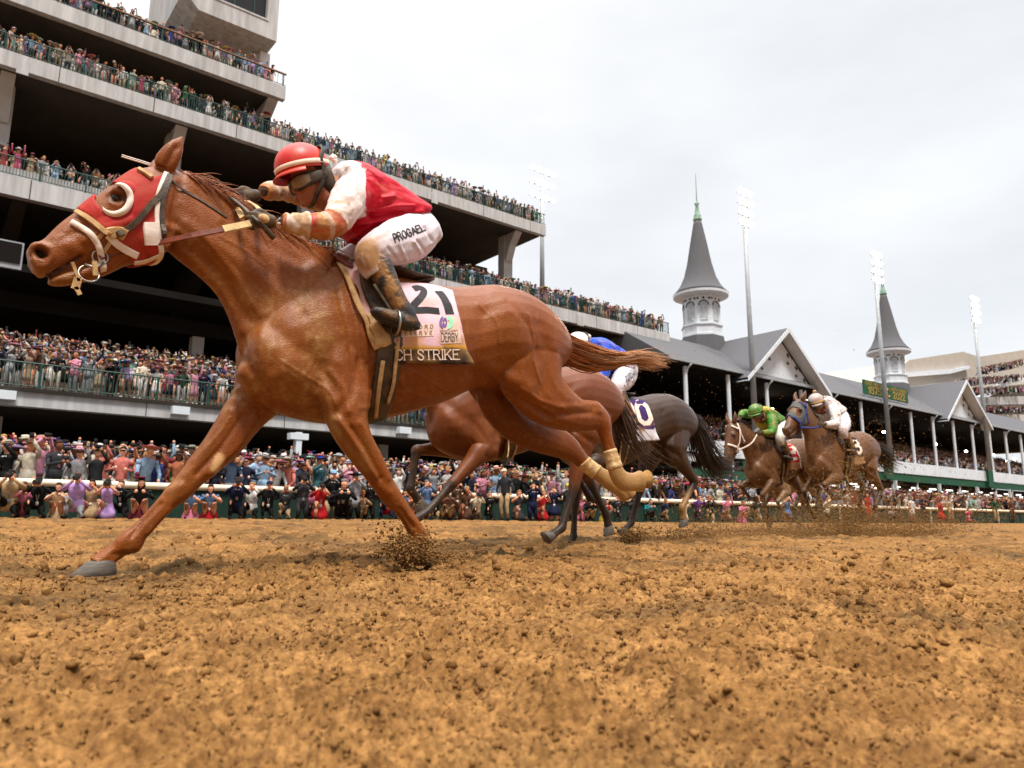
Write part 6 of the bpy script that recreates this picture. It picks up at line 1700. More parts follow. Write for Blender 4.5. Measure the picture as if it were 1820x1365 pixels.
def build_field():
    # bay right behind the leader
    M = place(3.75, 4.62, -3, .98)
    ro, X = field_horse('bright bay racehorse with black knees running just behind the leading chestnut', M, [foreleg(-1, 46, 44, 62), foreleg(1, 84, 8, -40), hindleg(-1, 14, 22, 60, -.05), hindleg(1, -38, -34, -15)],
                        (.150, .037, .0085), (.020, .013, .010), mud=.35, bridle=M_BLACK, voxel=.0105, tail=[(1.08, 0, 1.36), (1.15, 0, 1.22), (1.25, 0, 1.02), (1.42, -.02, .84), (1.66, -.03, .74)], tail_c=(.07, .036, .02), tail_n=90)
    field_tack(X, M, 'pink saddle cloth on the bright bay, mostly hidden behind the leading horse', 'black racing saddle with cream edged girth on the bright bay', (lin(226, 186, 196), lin(48, 36, 28)), '3', M_INK)
    rider('rider in blue silks hidden low behind the leading chestnut, on the bright bay', M, plain_silks(lin(24, 70, 190)), lin(222, 216, 222), lin(225, 222, 226), lin(60, 80, 160), mud=.4)
    # near-black horse number 10
    M = place(5.54, 5.18, 0, 1.0)
    ro, X = field_horse('near black racehorse with streaming dark tail behind the bright bay', M, [foreleg(-1, 70, -42, -75), foreleg(1, 10, 5, 30), hindleg(-1, -46, 38, -10), hindleg(1, 22, 24, 50)],
                        (.036, .016, .008), (.016, .009, .006), mud=.30, voxel=.0105, bridle=M_BLACK, tail=[(1.08, 0, 1.36), (1.22, 0, 1.24), (1.30, -.02, 1.02), (1.46, -.04, .84), (1.72, -.05, .80), (1.98, -.06, .84)], tail_c=(.035, .022, .016), sock=[2])
    field_tack(X, M, 'purple saddle cloth with large white number on the near black horse', 'black racing saddle on the near black horse', (lin(58, 36, 92), lin(226, 222, 230)), '10', M_CREAM)
    r3, X3 = rider('rider in blue silks and white breeches on the near black horse', M, plain_silks(lin(24, 80, 205), mud=.25), lin(214, 208, 216), lin(228, 226, 228), lin(80, 90, 150), mud=.35)
    V, F, d = JG['breeches']; b = bvh_of(V + HO, F)
    for t, q in (('PHANTOM', [(702, 420), (762, 398), (757, 390), (698, 409)]), ('FIREWORKS', [(704, 434), (768, 413), (764, 402), (701, 422)])):
        put = Put(b, q, text_width(t, .22), .004); put(.4, .1); Vt, Ft, _ = letters(t, put, .17, 0, .22, .15); mesh('lettering', X3(Vt - HO), Ft, M_INK, r3, smooth=False)
    # the two following abreast, and a mud-caked third head behind them
    M = Matrix.Translation((0, 0, .06)) @ place(11.5, 6.05, 1, 1.04)
    ro, X = field_horse('bay racehorse with blue reins and grey blinker hood, running last but nearest the camera', M, [foreleg(-1, 72, -52, -95), foreleg(1, 60, -24, -60), hindleg(-1, -50, 42, 0), hindleg(1, -62, 22, -30)],
                        (.115, .045, .018), (.03, .02, .014), neck_up=.36, head_up=-.34, mud=.95, bridle=M_BLUEREIN, blinker=M_GREYHOOD, tail_c=(.03, .02, .014))
    field_tack(X, M, 'black saddle cloth with white number 13 caked in mud', 'muddy yellowed racing saddle under the silver helmeted rider', (lin(38, 32, 28), lin(170, 130, 90)), '13', M_CREAM)
    rider('rider in white silks and silver helmet with a bobble on top', M, plain_silks(lin(218, 212, 212), spots=lin(150, 110, 80), mud=.4), lin(212, 206, 212), lin(160, 158, 160), lin(200, 160, 70), mud=.5, knob=M_TAN)
    M = Matrix.Translation((0, 0, .04)) @ place(11.2, 6.95, 1, 1.0)
    ro, X = field_horse('brown racehorse in a white bridle running on the inside of the bay with blue reins', M, [foreleg(-1, 58, -14, -40), foreleg(1, 78, -50, -90), hindleg(-1, -58, 24, -20), hindleg(1, -48, 44, 10)],
                        (.105, .044, .020), (.03, .02, .015), neck_up=.02, head_up=-.42, mud=.8, bridle=M_WHITE, tail_c=(.025, .018, .014))
    field_tack(X, M, 'red saddle cloth edged in white beside the white bridled brown horse\'s rider', 'small racing saddle under the green helmeted rider', (lin(196, 20, 36), lin(176, 130, 96)), '8', M_CREAM, stripe=M_WHITE)
    rider('rider in green and yellow silks and bright green helmet', M, plain_silks(lin(44, 120, 34), split=lin(160, 150, 36), mud=.6), lin(206, 210, 206), lin(14, 118, 40), lin(30, 120, 50), mud=.4)
    M = place(13.85, 8.35, 0, .95)
    field_horse('mud caked racehorse whose head shows low between the two trailing riders\' horses', M, [foreleg(-1, 60, -40, -80), foreleg(1, 50, -10, -40), hindleg(-1, -44, 10, -20), hindleg(1, -18, 34, 20)],
                (.14, .08, .045), (.05, .035, .024), neck_up=-.05, head_up=-.30, mud=1.3, bridle=M_TAN, voxel=.016)
M_BLUEREIN = material('blue_rein', lin(34, 48, 110), .6, .3, var=.3, vscale=12)
M_GREYHOOD = material('grey_hood', lin(74, 84, 84), .7, .2, var=.4, vscale=12, vcol=lin(120, 90, 55))
build_field()
# ------------------------------------------------------------------ people: prototypes in many poses, dressed by palette
SKINP, HAIR, TOP, BOT, HAT, BAND, SHOE, SHIRT, GEAR = range(9)
def proto(pose='stand', dress=False, hat=None, long_hair=False, suit=True, tie=False, glasses=False, badge=False, lod=0, seed=0, camera=False):
    """one clothed figure, feet at the origin, facing -Y, 1.72 m tall -> V, triangles, part id per vertex"""
    rg = random.Random(seed); m = MB(); n = (9, 6, 5)[lod]; ids = []
    def T(P, R, pid, cap=True, nn=None): m.tube(P, R, nn or n, (pid,) * 3, cap)
    def B(c, r, pid, nu=None, nv=None): m.ball(c, r, (pid,) * 3, nu or (10, 7, 6)[lod], nv or (8, 5, 4)[lod])
    lean = {'lean': .28, 'bend': .75, 'kneel': .22, 'kneelhi': .10, 'squat': .34, 'camera': .05}.get(pose, rg.uniform(-.03, .10))
    hipz = {'kneel': .34, 'kneelhi': .52, 'squat': .24, 'bend': .86}.get(pose, .92)
    hip = np.array([0, 0, hipz]); up = np.array([0, -math.sin(lean), math.cos(lean)]); fw = np.array([0, -math.cos(lean), -math.sin(lean)])
    S = lambda x, u, f: hip + up * u + fw * f + np.array([x, 0, 0])
    # legs
    legs = []
    if lod < 2:
        for s in (-1, 1):
            h = hip + np.array([s * .09, 0, -.02])
            if pose == 'kneel':
                if s < 0: k, a, t = np.array([s * .15, -.40, .50]), np.array([s * .15, -.30, .08]), np.array([s * .16, -.48, .03])
                else: k, a, t = np.array([s * .14, -.16, .08]), np.array([s * .13, .28, .08]), np.array([s * .13, .36, .02])
            elif pose == 'kneelhi': k, a, t = np.array([s * .12, -.06, .08]), np.array([s * .12, .36, .08]), np.array([s * .12, .44, .02])
            elif pose == 'squat': k, a, t = np.array([s * .13, -.40, .46]), np.array([s * .12, -.08, .08]), np.array([s * .15, -.24, .03])
            else:
                sp = rg.uniform(.09, .14); k, a, t = np.array([s * sp, -.03 - rg.uniform(0, .05), .49]), np.array([s * sp, .02, .08]), np.array([s * (sp + .02), -.14, .03])
            bare = dress; legs.append((s, (h, k, a)))
            T([h, (h + k) / 2, k, (k + a) / 2, a], [.10, .088, .064, .056, .042], SKINP if bare else BOT)
            T([a + np.array([0, .03, -.02]), (a + t) / 2 + np.array([0, 0, -.01]), t], [.045, .046, .030], SHOE)
    if lod == 0:                       # the body under the clothes keeps the figure in one piece
        T([S(0, .52, 0), S(0, .3, 0), S(0, .02, 0)], [.05, .07, .08], SKINP, nn=6)
        for s, (h, k, a) in legs: T([S(0, .02, 0), h, k, a], [.06, .05, .04, .03], SKINP, nn=6)
    # trunk
    def rings(rows, pid):
        nn = n + 3; th = np.arange(nn) * 2 * math.pi / nn
        V = [S(0, u, f) + np.outer(np.cos(th), [w, 0, 0]) + np.outer(np.sin(th), fw * d) for u, w, d, f in rows]
        mm = len(rows); m.add(np.concatenate(V), [(i * nn + j, i * nn + (j + 1) % nn, (i + 1) * nn + (j + 1) % nn, (i + 1) * nn + j) for i in range(mm - 1) for j in range(nn)] + [tuple(range(nn - 1, -1, -1)), tuple((mm - 1) * nn + j for j in range(nn))], (pid,) * 3)
    wv = .86 if dress else 1.0; g = rg.uniform(.92, 1.12)
    rings([(-.08, .165 * g, .115 * g, 0), (.02, .17 * g, .12 * g, 0), (.16, .150 * wv * g, .108 * g, .005), (.34, .185 * wv, .122 * g, .012), (.46, .195 * wv, .112, .0), (.52, .13 * wv, .08, 0), (.55, .062, .06, .0)], TOP)
    if dress and pose not in ('kneel', 'squat', 'kneelhi'): rings([(-.48, .25, .20, 0), (-.30, .225, .175, 0), (-.05, .185, .135, 0), (.14, .150, .112, 0)], BOT)
    elif dress: rings([(-.30, .27, .27, .10), (-.12, .25, .24, .08), (.0, .19, .15, .03), (.14, .150, .112, 0)], BOT)
    elif suit and lod < 2: rings([(-.16, .182 * g, .125 * g, 0), (.0, .178 * g, .124 * g, 0), (.15, .158 * g, .114 * g, .004)], TOP)
    if suit and not dress:
        P = [S(-.055, .50, .092), S(.055, .50, .092), S(.030, .22, .128), S(-.030, .22, .128)]; m.add(np.concatenate([P, np.array(P) - fw * .02]), [(0, 3, 2, 1), (4, 5, 6, 7), (0, 1, 5, 4), (2, 3, 7, 6), (1, 2, 6, 5), (3, 0, 4, 7)], (SHIRT,) * 3)
        if tie: P = [S(-.014, .48, .104), S(.014, .48, .104), S(.022, .20, .140), S(-.022, .20, .140)]; m.add(np.concatenate([P, np.array(P) - fw * .015]), [(0, 3, 2, 1), (4, 5, 6, 7), (0, 1, 5, 4), (2, 3, 7, 6), (1, 2, 6, 5), (3, 0, 4, 7)], (BAND,) * 3)
    if badge:
        c = S(.01, .10, .135); m.box(c - (.035, .008, .05), c + (.035, .002, .05), (SHIRT,) * 3)
        if lod == 0: T([S(-.06, .50, .07), S(-.02, .30, .13), S(.01, .15, .135)], .006, SHIRT, nn=4); T([S(.06, .50, .07), S(.03, .30, .13), S(.01, .15, .135)], .006, SHIRT, nn=4)
    # head
    ht = rg.uniform(-.1, .1); hd = S(ht * .1, .70, .035); T([S(0, .52, 0), S(0, .62, .02)], [.055, .05], SKINP)
    hl = lean * .35; hu, hf = np.array([0, -math.sin(hl), math.cos(hl)]), np.array([0, -math.cos(hl), -math.sin(hl)])
    X = np.array([1.0, 0, 0]); H = lambda x, u, f: hd + X * x + hu * u + hf * f
    B(hd, (.078, .094, .112), SKINP); 
    if lod == 0: B(H(0, -.015, .098), (.014, .018, .02), SKINP, 6, 4); B(H(0, -.07, .05), (.045, .045, .035), SKINP)
    if lod < 2: B(H(0, .060, -.012), (.084, .094, .066), HAIR); B(H(0, .02, -.04), (.082, .07, .09), HAIR)
    else: B(H(0, .062, -.014), (.084, .092, .062), HAIR)
    if long_hair: T([H(0, .04, -.06), H(0, -.08, -.085), H(0, -.20, -.08)], [.08, .095, .06], HAIR)
    if glasses and lod < 2: c = H(0, .015, .088); m.box(c - (.066, .012, .018), c + (.066, .012, .018), (GEAR,) * 3)
    if hat in ('fedora', 'wide', 'boater'):
        r = {'fedora': .165, 'wide': .26, 'boater': .155}[hat]; tl = rg.uniform(-.25, .25); nn = n + 4; th = np.arange(nn) * 2 * math.pi / nn
        up2 = np.array([tl, 0, 1.0]); up2 /= np.linalg.norm(up2); a_ = np.array([1.0, 0, -tl]); a_ /= np.linalg.norm(a_); b_ = np.cross(up2, a_); c0 = H(0, .075, -.005)
        rows = [(r * .55, -.01), (r, .012 + .02 * rg.random()), (r * .98, .022 + .02 * rg.random()), (.098, .014), (.094, .05), (.086, .095 if hat != 'wide' else .075), (.05, .105 if hat != 'wide' else .085)]
        V = [c0 + up2 * z + np.outer(np.cos(th), a_ * q) + np.outer(np.sin(th), b_ * q) for q, z in rows]; ids_ = np.repeat([HAT, HAT, HAT, BAND, BAND if lod < 2 else HAT, HAT, HAT], nn)
        mm = len(rows); m.add(np.concatenate(V), [(i * nn + j, i * nn + (j + 1) % nn, (i + 1) * nn + (j + 1) % nn, (i + 1) * nn + j) for i in range(mm - 1) for j in range(nn)] + [tuple((mm - 1) * nn + j for j in range(nn)), tuple(range(nn - 1, -1, -1))], np.repeat(ids_[:, None], 3, 1))
    elif hat == 'cap':
        B(H(0, .05, -.006), (.094, .10, .085), HAT); c = H(0, .055, .085); m.prism([c + X * -.07 - hf * .02, c + X * -.06 + hf * .075 - hu * .02, c + X * .06 + hf * .075 - hu * .02, c + X * .07 - hf * .02], hu * .014, (HAT,) * 3)
    elif hat == 'fascinator':
        c = H(.05 * rg.choice((-1, 1)), .12, .0); q = rg.uniform(.10, .17); B(c, (q, q * .9, .035), HAT)
        for k in range(3 if lod < 2 else 1): B(c + np.array([rg.uniform(-.08, .08), rg.uniform(-.05, .05), .05 + .05 * rg.random()]), (.05, .05, .045), HAT)
        if rg.random() < .5: T([c, c + np.array([rg.uniform(-.1, .1), 0, .14]), c + np.array([rg.uniform(-.2, .2), 0, .22])], [.012, .02, .004], BAND, nn=4)
    # arms
    hands = {'stand': [(-.26, -.02, .06), (.26, -.02, .06)], 'phone': [(-.24, .0, .08), (.10, .86, .30)], 'twophone': [(-.07, .80, .32), (.07, .80, .32)], 'wave': [(-.23, .02, .1), (.30, 1.02, .06)], 'cheer': [(-.30, .98, .10), (.28, 1.0, .08)],
             'camera': [(-.07, .64, .24), (.07, .66, .22)], 'kneel': [(-.07, .64, .24), (.07, .66, .22)], 'kneelhi': [(-.07, .64, .24), (.07, .66, .22)], 'squat': [(-.08, .56, .30), (.08, .56, .30)], 'clap': [(-.05, .34, .30), (.05, .34, .30)], 'lean': [(-.22, .04, .34), (.20, .06, .34)], 'bend': [(-.2, -.06, .36), (.2, -.06, .36)], 'cross': [(-.10, .28, .17), (.12, .24, .17)]}
    hp = hands.get(pose, hands['stand'])
    for s, (x, u, f) in zip((-1, 1), hp):
        sh = S(s * .19 * wv, .46, 0); ha = S(x, u, f); mid = (sh + ha) / 2; L = np.linalg.norm(ha - sh); bd = math.sqrt(max(0, .29 ** 2 - (min(L, .56) / 2) ** 2))
        el = mid + (np.array([s * .8, .25, -.75]) / 1.13) * bd
        sl = TOP if not (dress and rg.random() < .55) else SKINP
        T([sh, el, el + (ha - el) * .88], [.062, .048, .038], TOP if sl == TOP else SKINP); T([sh + (sh - S(0, .3, 0)) * .05, sh + (el - sh) * .35], [.066, .058], TOP)
        B(ha, (.04, .045, .05), SKINP, 6, 4)
        if lod == 0: T([S(0, .50, 0), S(0, .40, 0), sh, el, ha], [.05, .05, .034, .03, .03], SKINP, nn=6)
        if pose in ('phone', 'twophone') and s > 0: c = ha + np.array([0 if pose == 'phone' else -.07, -.03, .06]); m.box(c - (.045, .008, .07) if pose == 'phone' else c - (.08, .008, .045), c + ((.045, .008, .07) if pose == 'phone' else (.08, .008, .045)), (GEAR,) * 3)
    if camera and lod > 0: c = H(0, -.01, .17); m.box(c - (.07, .06, .05), c + (.07, .05, .05), (GEAR,) * 3); T([c + hf * .04, c + hf * .2], [.045, .05], GEAR)
    V = np.concatenate(m.V); pid = np.concatenate(m.C)[:, 0].astype(int); F = []
    for f in m.F:
        for k in range(1, len(f) - 1): F.append((f[0], f[k], f[k + 1]))
    return V, np.array(F), pid, dict(head=hd, hf=hf, hu=hu)

PAL = {'navy': (22, 28, 56), 'black': (20, 19, 21), 'charcoal': (52, 53, 58), 'light grey': (160, 162, 168), 'white': (226, 222, 218), 'cream': (222, 208, 180), 'tan': (184, 156, 118), 'brown': (92, 62, 44), 'red': (178, 26, 34), 'pink': (222, 130, 160),
       'hot pink': (206, 40, 110), 'coral': (220, 104, 84), 'orange': (214, 112, 40), 'yellow': (222, 198, 72), 'mint green': (150, 204, 176), 'bright green': (54, 148, 70), 'dark green': (28, 70, 48), 'teal': (36, 120, 130), 'sky blue': (140, 182, 220), 'royal blue': (36, 64, 160),
       'lilac': (186, 150, 208), 'purple': (96, 50, 120), 'maroon': (96, 26, 40), 'denim blue': (84, 112, 150)}
PALN = list(PAL); PALW = [15, 15, 9, 10, 22, 9, 6, 4, 3.4, 6, 1.6, 2, .8, .9, 2.4, 1, 1.6, 1.6, 9, 3, 2.4, 1.2, 2, 5]
SKINS = [(206, 150, 122), (196, 138, 108), (216, 164, 138), (170, 112, 84), (120, 78, 56), (188, 126, 96)]
HAIRS = [(36, 26, 20), (60, 40, 28), (96, 66, 42), (150, 112, 70), (120, 114, 110), (22, 18, 16), (176, 140, 92)]
L3 = lambda q, k=.82: np.array(lin(*q)) * k
HATW = {None: 40, 'fedora': 17, 'wide': 11, 'boater': 6, 'cap': 11, 'fascinator': 9}

def make_protos(lod, count, poses, seed0):
    out = []; rg = random.Random(seed0)
    for i in range(count):
        dress = rg.random() < .40; hat = rg.choices(list(HATW), list(HATW.values()))[0]
        if hat == 'fascinator': dress = True
        if hat == 'cap' and dress: hat = 'wide'
        pose = rg.choices(list(poses), list(poses.values()))[0]; suit = (not dress) and rg.random() < .65; tie = suit and rg.random() < .6
        d = dict(pose=pose, dress=dress, hat=hat, long_hair=dress and rg.random() < .8, suit=suit, tie=tie, glasses=rg.random() < .4)
        V, F, pid, info = proto(lod=lod, seed=seed0 + i, **d); out.append((V, F, pid, d))
    return out
POSES = {'stand': 18, 'phone': 12, 'twophone': 12, 'camera': 8, 'clap': 12, 'wave': 4, 'cheer': 2, 'cross': 14, 'lean': 12}
PR1 = make_protos(1, 64, POSES, 100); PR2 = make_protos(2, 40, POSES, 500)

def palette(rg, d, top=None, hatc=None):
    t = top or rg.choices(PALN, PALW)[0]
    bot = t if d['dress'] or (d['suit'] and rg.random() < .6) else rg.choice(['navy', 'charcoal', 'tan', 'light grey', 'white', 'black', 'cream'])
    if d['dress'] and rg.random() < .25: bot = rg.choices(PALN, PALW)[0]
    hc = hatc or (rg.choice(['white', 'cream', 'cream', 'tan', 'black', 'navy', 'white']) if d['hat'] in ('fedora', 'boater') else rg.choice(['white', 'pink', 'black', 'red', 'hot pink', 'cream', 'lilac', 'yellow', 'royal blue', 'mint green', 'coral']) if d['hat'] != 'cap' else rg.choice(['white', 'navy', 'red', 'black', 'tan', 'sky blue', 'yellow']))
    def j(c):
        c = L3(c) * rg.uniform(.5, 1.0); return c * .74 + c.mean() * .26
    P = np.array([L3(rg.choice(SKINS), 1.12), L3(rg.choice(HAIRS), .8), j(PAL[t]), j(PAL[bot]), j(PAL[hc]), L3(PAL[rg.choice(['black', 'navy', 'red', 'pink', 'royal blue', 'brown'])]), L3(PAL[rg.choice(['black', 'brown', 'white'])], .7), L3(PAL[rg.choice(['white', 'white', 'sky blue', 'pink', 'cream'])]), np.array([.012, .012, .014])])
    return P, t, hc, bot
M_PEOPLE = material('people', attr=True, rough=.8, spec=.15, var=.42, vscale=10, bump=.7, bscale=16)

ZONES = None
people = []                                       # every spectator: dict
def add_person(x, y, z, where, row, lod, rg, yaw=None, scale=None, weight=1.0):
    pr = (PR1 if lod == 1 else PR2); k = rg.randrange(len(pr)); P, t, hc, bot = palette(rg, pr[k][3])
    people.append(dict(p=(x, y, z), yaw=rg.gauss(-.25, .45) if yaw is None else yaw, s=(rg.uniform(.93, 1.07) * (.95 if pr[k][3]['dress'] else 1.02)) if scale is None else scale, lod=lod, k=k, P=P, top=t, hatc=hc, bot=bot, where=where, row=row, w=weight))

def fill_crowd():
    rg = random.Random(77)
    # on the apron, packed behind the rail
    for r in range(13):
        y = YF + .42 + r * .62; x = -9.0
        while x < 74:
            x += rg.uniform(.38, .56)
            add_person(x, y + rg.uniform(-.16, .16), ZF + .055 * r + rg.uniform(0, .05), 'behind the white rail', r, 1 if (r < 5 and x < 45) else 2, rg, weight=1 if r == 0 else .55)
    def tier(name, where, rows, dr, rise, x0, x1, gap, y_off=.55, lod_far=1, wts=(1, .45)):
        Y, Z, H, a, b = TIER[name]
        for r in range(rows):
            x = x0
            while x < x1 - .5:
                x += rg.uniform(gap * .75, gap * 1.3)
                if x > x1 - .5: break
                add_person(x, Y + y_off + r * dr + rg.uniform(-.12, .2), Z + max(0, r - .3) * rise + .0, where, r, 1 if r < lod_far else 2, rg, weight=wts[0] if r == 0 else wts[1])
    tier('C', 'on the lowest balcony', 11, 1.0, .28, -6, 45.5, .50, lod_far=3)
    tier('B', 'on the middle balcony', 8, 1.0, .36, 12, 56.5, .52, lod_far=2); tier('B', 'on the middle balcony', 2, 1.0, .36, -6, 12, .62, lod_far=2)
    tier('A', 'on the upper balcony', 2, .8, .30, -4, 14, .50, lod_far=2); tier('A', 'on the upper balcony', 4, .9, .30, 14, 43.9, .52, lod_far=2)
    tier('T', 'on the top balcony', 2, .8, .1, -3, 19.2, .46, lod_far=2)
    # galleries of the old stand and the ground below it
    for r in range(11):
        x = 50.5
        while x < 165:
            x += rg.uniform(.5, .8); add_person(x, 42.1 + r * 1.1, 6.85 + .36 * r - (.35 if r == 0 else 0), 'in the gallery of the old stand', r, 2, rg, weight=.3)
    for r in range(7):
        x = 66
        while x < 150:
            x += rg.uniform(.5, .8); add_person(x, 27 + r * 1.6, .35 + .1 * r, 'on the lawn below the old stand', r, 2, rg, weight=.3)
    for (xa, xb, ya, yb, Y, n) in ((1745, 1818, 668, 652, 66.5, 60), (1700, 1818, 690, 678, 67.5, 70), (1705, 1818, 705, 700, 65.8, 60), (1742, 1818, 738, 736, 65, 60)):
        for k in range(n * 3):
            t = rg.random(); P = at(xa + (xb - xa) * t, ya + (yb - ya) * t + rg.uniform(-2, 3), Y); add_person(P[0], P[1] + rg.uniform(-.5, 1.2), P[2], 'on the terraces of the far clubhouse', 0, 2, rg, weight=.2, scale=1.1)
fill_crowd()

def person_geo(q):
    V, F, pid, d = (PR1 if q['lod'] == 1 else PR2)[q['k']]; c, s = math.cos(q['yaw']), math.sin(q['yaw'])
    W_ = V * q['s']; W_ = np.stack([c * W_[:, 0] - s * W_[:, 1], s * W_[:, 0] + c * W_[:, 1], W_[:, 2]], -1) + np.array(q['p'])
    return W_, F, q['P'][pid]

ACT = {'stand': 'standing', 'phone': 'lifting a phone', 'twophone': 'holding up a phone with both hands', 'camera': 'taking a picture', 'clap': 'clapping', 'wave': 'waving one arm', 'cheer': 'cheering with both arms up', 'cross': 'with folded arms', 'lean': 'leaning forward'}
HATN = {'fedora': 'brimmed hat', 'wide': 'wide-brimmed hat', 'boater': 'boater hat', 'cap': 'cap', 'fascinator': 'feathered headpiece'}
def zone(px_):
    for x, n in ((52, 'below the horse\'s nose'), (130, 'below the horse\'s chin'), (240, 'below the red hood'), (330, 'below the horse\'s neck'), (420, 'beside the reaching foreleg'), (560, 'under the horse\'s chest'), (640, 'between the forelegs'), (760, 'behind the planted foreleg'), (900, 'under the chestnut\'s belly'), (1000, 'under the chestnut\'s flank'), (1150, 'by the bandaged hind legs'), (1300, 'behind the near black horse'), (1480, 'behind the trailing pair'), (1640, 'below the green board'), (5000, 'near the far end')):
        if px_ < x: return n
def zone_hi(px_):
    for x, n in ((60, 'beside the first column'), (180, 'left of the ear'), (300, 'over the hood'), (420, 'over the mane'), (520, 'left of the red helmet'), (640, 'over the red helmet'), (720, 'over the rider\'s back'), (800, 'over the rider\'s hips'), (900, 'left of the lamp bank'), (1000, 'near the lamp bank'), (1100, 'past the lamp bank'), (5000, 'near the spire')):
        if px_ < x: return n

def build_people():
    H = np.array([q['p'] for q in people]) + np.array([0, 0, 1.6]); pv = proj(H); dep = (H - EYE) @ _fw
    score = np.array([q['w'] for q in people]) * 1.7 * FPX / dep
    okf = (pv[:, 0] > 4) & (pv[:, 0] < 1816) & (pv[:, 1] > 6) & (dep > 1)
    for i in np.argsort(-score):
        if not okf[i]: continue
        if score[i] < 9: break
        d = H[i] - EYE; L = np.linalg.norm(d); h = LB.ray_cast(Vector(EYE), Vector(d / L))
        if h[0] is not None: okf[i] = False
    order = [i for i in np.argsort(-score) if okf[i]][:PEOPLE_SINGLE]
    used = set(); rg = random.Random(5); single = set(order)
    for i in order:
        q = people[i]; pr = (PR1 if q['lod'] == 1 else PR2)
        for tries in range(60):
            d = pr[q['k']][3]; hat = (', %s %s' % (q['hatc'], HATN[d['hat']])) if d['hat'] else ''
            gar = 'dress' if d['dress'] else ('jacket' if d['suit'] else 'shirt')
            row = ('front row ' if q['row'] == 0 else 'second row ' if q['row'] == 1 else '')
            zn = zone(pv[i, 0]) if pv[i, 1] > 600 else zone_hi(pv[i, 0])
            lab = f"person in {q['top']} {gar}{hat}, {ACT[d['pose']].replace(' with both hands', '').replace('holding up', 'raising')}, {row}{q['where']}, {zn}"
            if len(lab.split()) > 16: lab = f"person in {q['top']} {gar}{hat}, {ACT[d['pose']].split()[0]}, {row}{q['where']}"
            if len(lab.split()) > 16: lab = f"person in {q['top']} {gar}{hat}, {row}{q['where']}"
            if lab not in used: break
            q['k'] = rg.randrange(len(pr)); q['P'], q['top'], q['hatc'], q['bot'] = palette(rg, pr[q['k']][3])
        used.add(lab); V, F, c = person_geo(q)
        o = mesh('person', V - np.array(q['p']), F, M_PEOPLE, None, c); o.location = q['p']; tag(o, lab, 'person', 'spectators')
    Vs, Fs, Cs, n = [], [], [], 0
    for i, q in enumerate(people):
        if i in single: continue
        V, F, c = person_geo(q); Vs.append(V); Fs.append(F + n); Cs.append(c); n += len(V)
    tag(mesh('crowd', np.concatenate(Vs), np.concatenate(Fs), M_PEOPLE, None, np.concatenate(Cs)), kind='stuff')
    print('PEOPLE', len(people), 'verts', n)
PEOPLE_SINGLE = 238
build_people()

# photographers and guests on the sand in front of the fence -----------------------------------------
def fence_person(px_, Y, lab, pose, top, bot, hat=None, hatc='black', hair=0, skin=0, dress=False, suit=True, tie=False, long_hair=False, badge=False, cam=None, yaw=0.0, s=1.0, shirt='white', glasses=False, seed=1):
    P = at(px_, 922, Y); base = np.array([P[0], Y, float(gz(Y)) + .005]); hgt = (923 - HEADTOP.get(px_, 860)) * ((P - EYE) @ _fw) / FPX
    pose, full = (pose, {'stand': 1.73, 'cross': 1.73, 'phone': 1.73}.get(pose, 1.73)) if hgt > 1.42 else (('kneelhi', 1.33) if hgt > 1.17 else ('squat' if pose == 'squat' else 'kneel', 1.02 if pose == 'squat' else 1.13))
    s = min(1.12, max(.80, hgt / full))
    V, F, pid, inf = proto(pose, dress, hat, long_hair, suit, tie, glasses, badge, 0, seed)
    yaw = yaw - .30; c, sn = math.cos(yaw), math.sin(yaw); Rm = np.array([[c, -sn, 0], [sn, c, 0], [0, 0, 1]]); W_ = (V * s) @ Rm.T
    ro = tag(empty('person', base), lab, 'person', 'people on the sand along the fence')
    colr = {SKINP: L3(SKINS[skin], 1.1), HAIR: L3(HAIRS[hair], .8), TOP: L3(PAL[top]), BOT: L3(PAL[bot]), HAT: L3(PAL[hatc]), BAND: L3(PAL['tan' if tie else 'black']), SHOE: L3(PAL['black'], .7), SHIRT: L3(PAL[shirt]), GEAR: np.array([.012, .012, .014])}
    for ids, nm in (((SKINP,), 'body'), ((HAIR,), 'hair'), ((TOP,), 'jacket' if suit and not dress else 'top'), ((BOT,), 'dress' if dress else 'trousers'), ((HAT,), 'hat'), ((BAND,), 'tie' if tie else 'hatband'), ((SHOE,), 'shoes'), ((SHIRT,), 'shirt'), ((GEAR,), 'phone')):
        k = np.isin(pid[F[:, 0]], ids)
        if not k.any(): continue
        for sd in ((-1, 1) if nm == 'shoes' else (0,)):
            f = F[k]; f = f if sd == 0 else f[V[f[:, 0], 0] * sd > 0]
            if not len(f): continue
            u = np.unique(f); mp = -np.ones(len(V), int); mp[u] = np.arange(len(u))
            mesh(nm if sd == 0 else 'shoe', W_[u] + base, mp[f], M_PEOPLE, ro, np.tile(colr[ids[0]], (len(u), 1)))
    if cam:
        hp = (inf['head'] * s) @ Rm.T + base; fw = inf['hf'] @ Rm.T; m = MB(); c0 = hp + fw * .155 + np.array([0, 0, -.005]); side = np.cross(fw, [0, 0, 1.0]); side /= np.linalg.norm(side)
        Mx = Matrix(((side[0], fw[0], 0, c0[0]), (side[1], fw[1], 0, c0[1]), (side[2], fw[2], 1, c0[2]), (0, 0, 0, 1)))
        co = tag(empty('camera', c0), cam, 'camera', 'press cameras')
        m.box((-.075, -.04, -.05), (.075, .035, .05), M=Mx); m.box((-.035, -.035, .05), (.035, .025, .085), M=Mx); m.build('camera_body', M_CAM, co)
        m = MB(); m.tube([c0 + fw * .035, c0 + fw * .12, c0 + fw * .125, c0 + fw * .22], [.042, .042, .052, .055], 14); ln = m.build('lens', M_CAM, co, True)
        m = MB(); m.tube([c0 + fw * .221, c0 + fw * .223], .046, 14); m.build('glass', M_LENSG, ln)
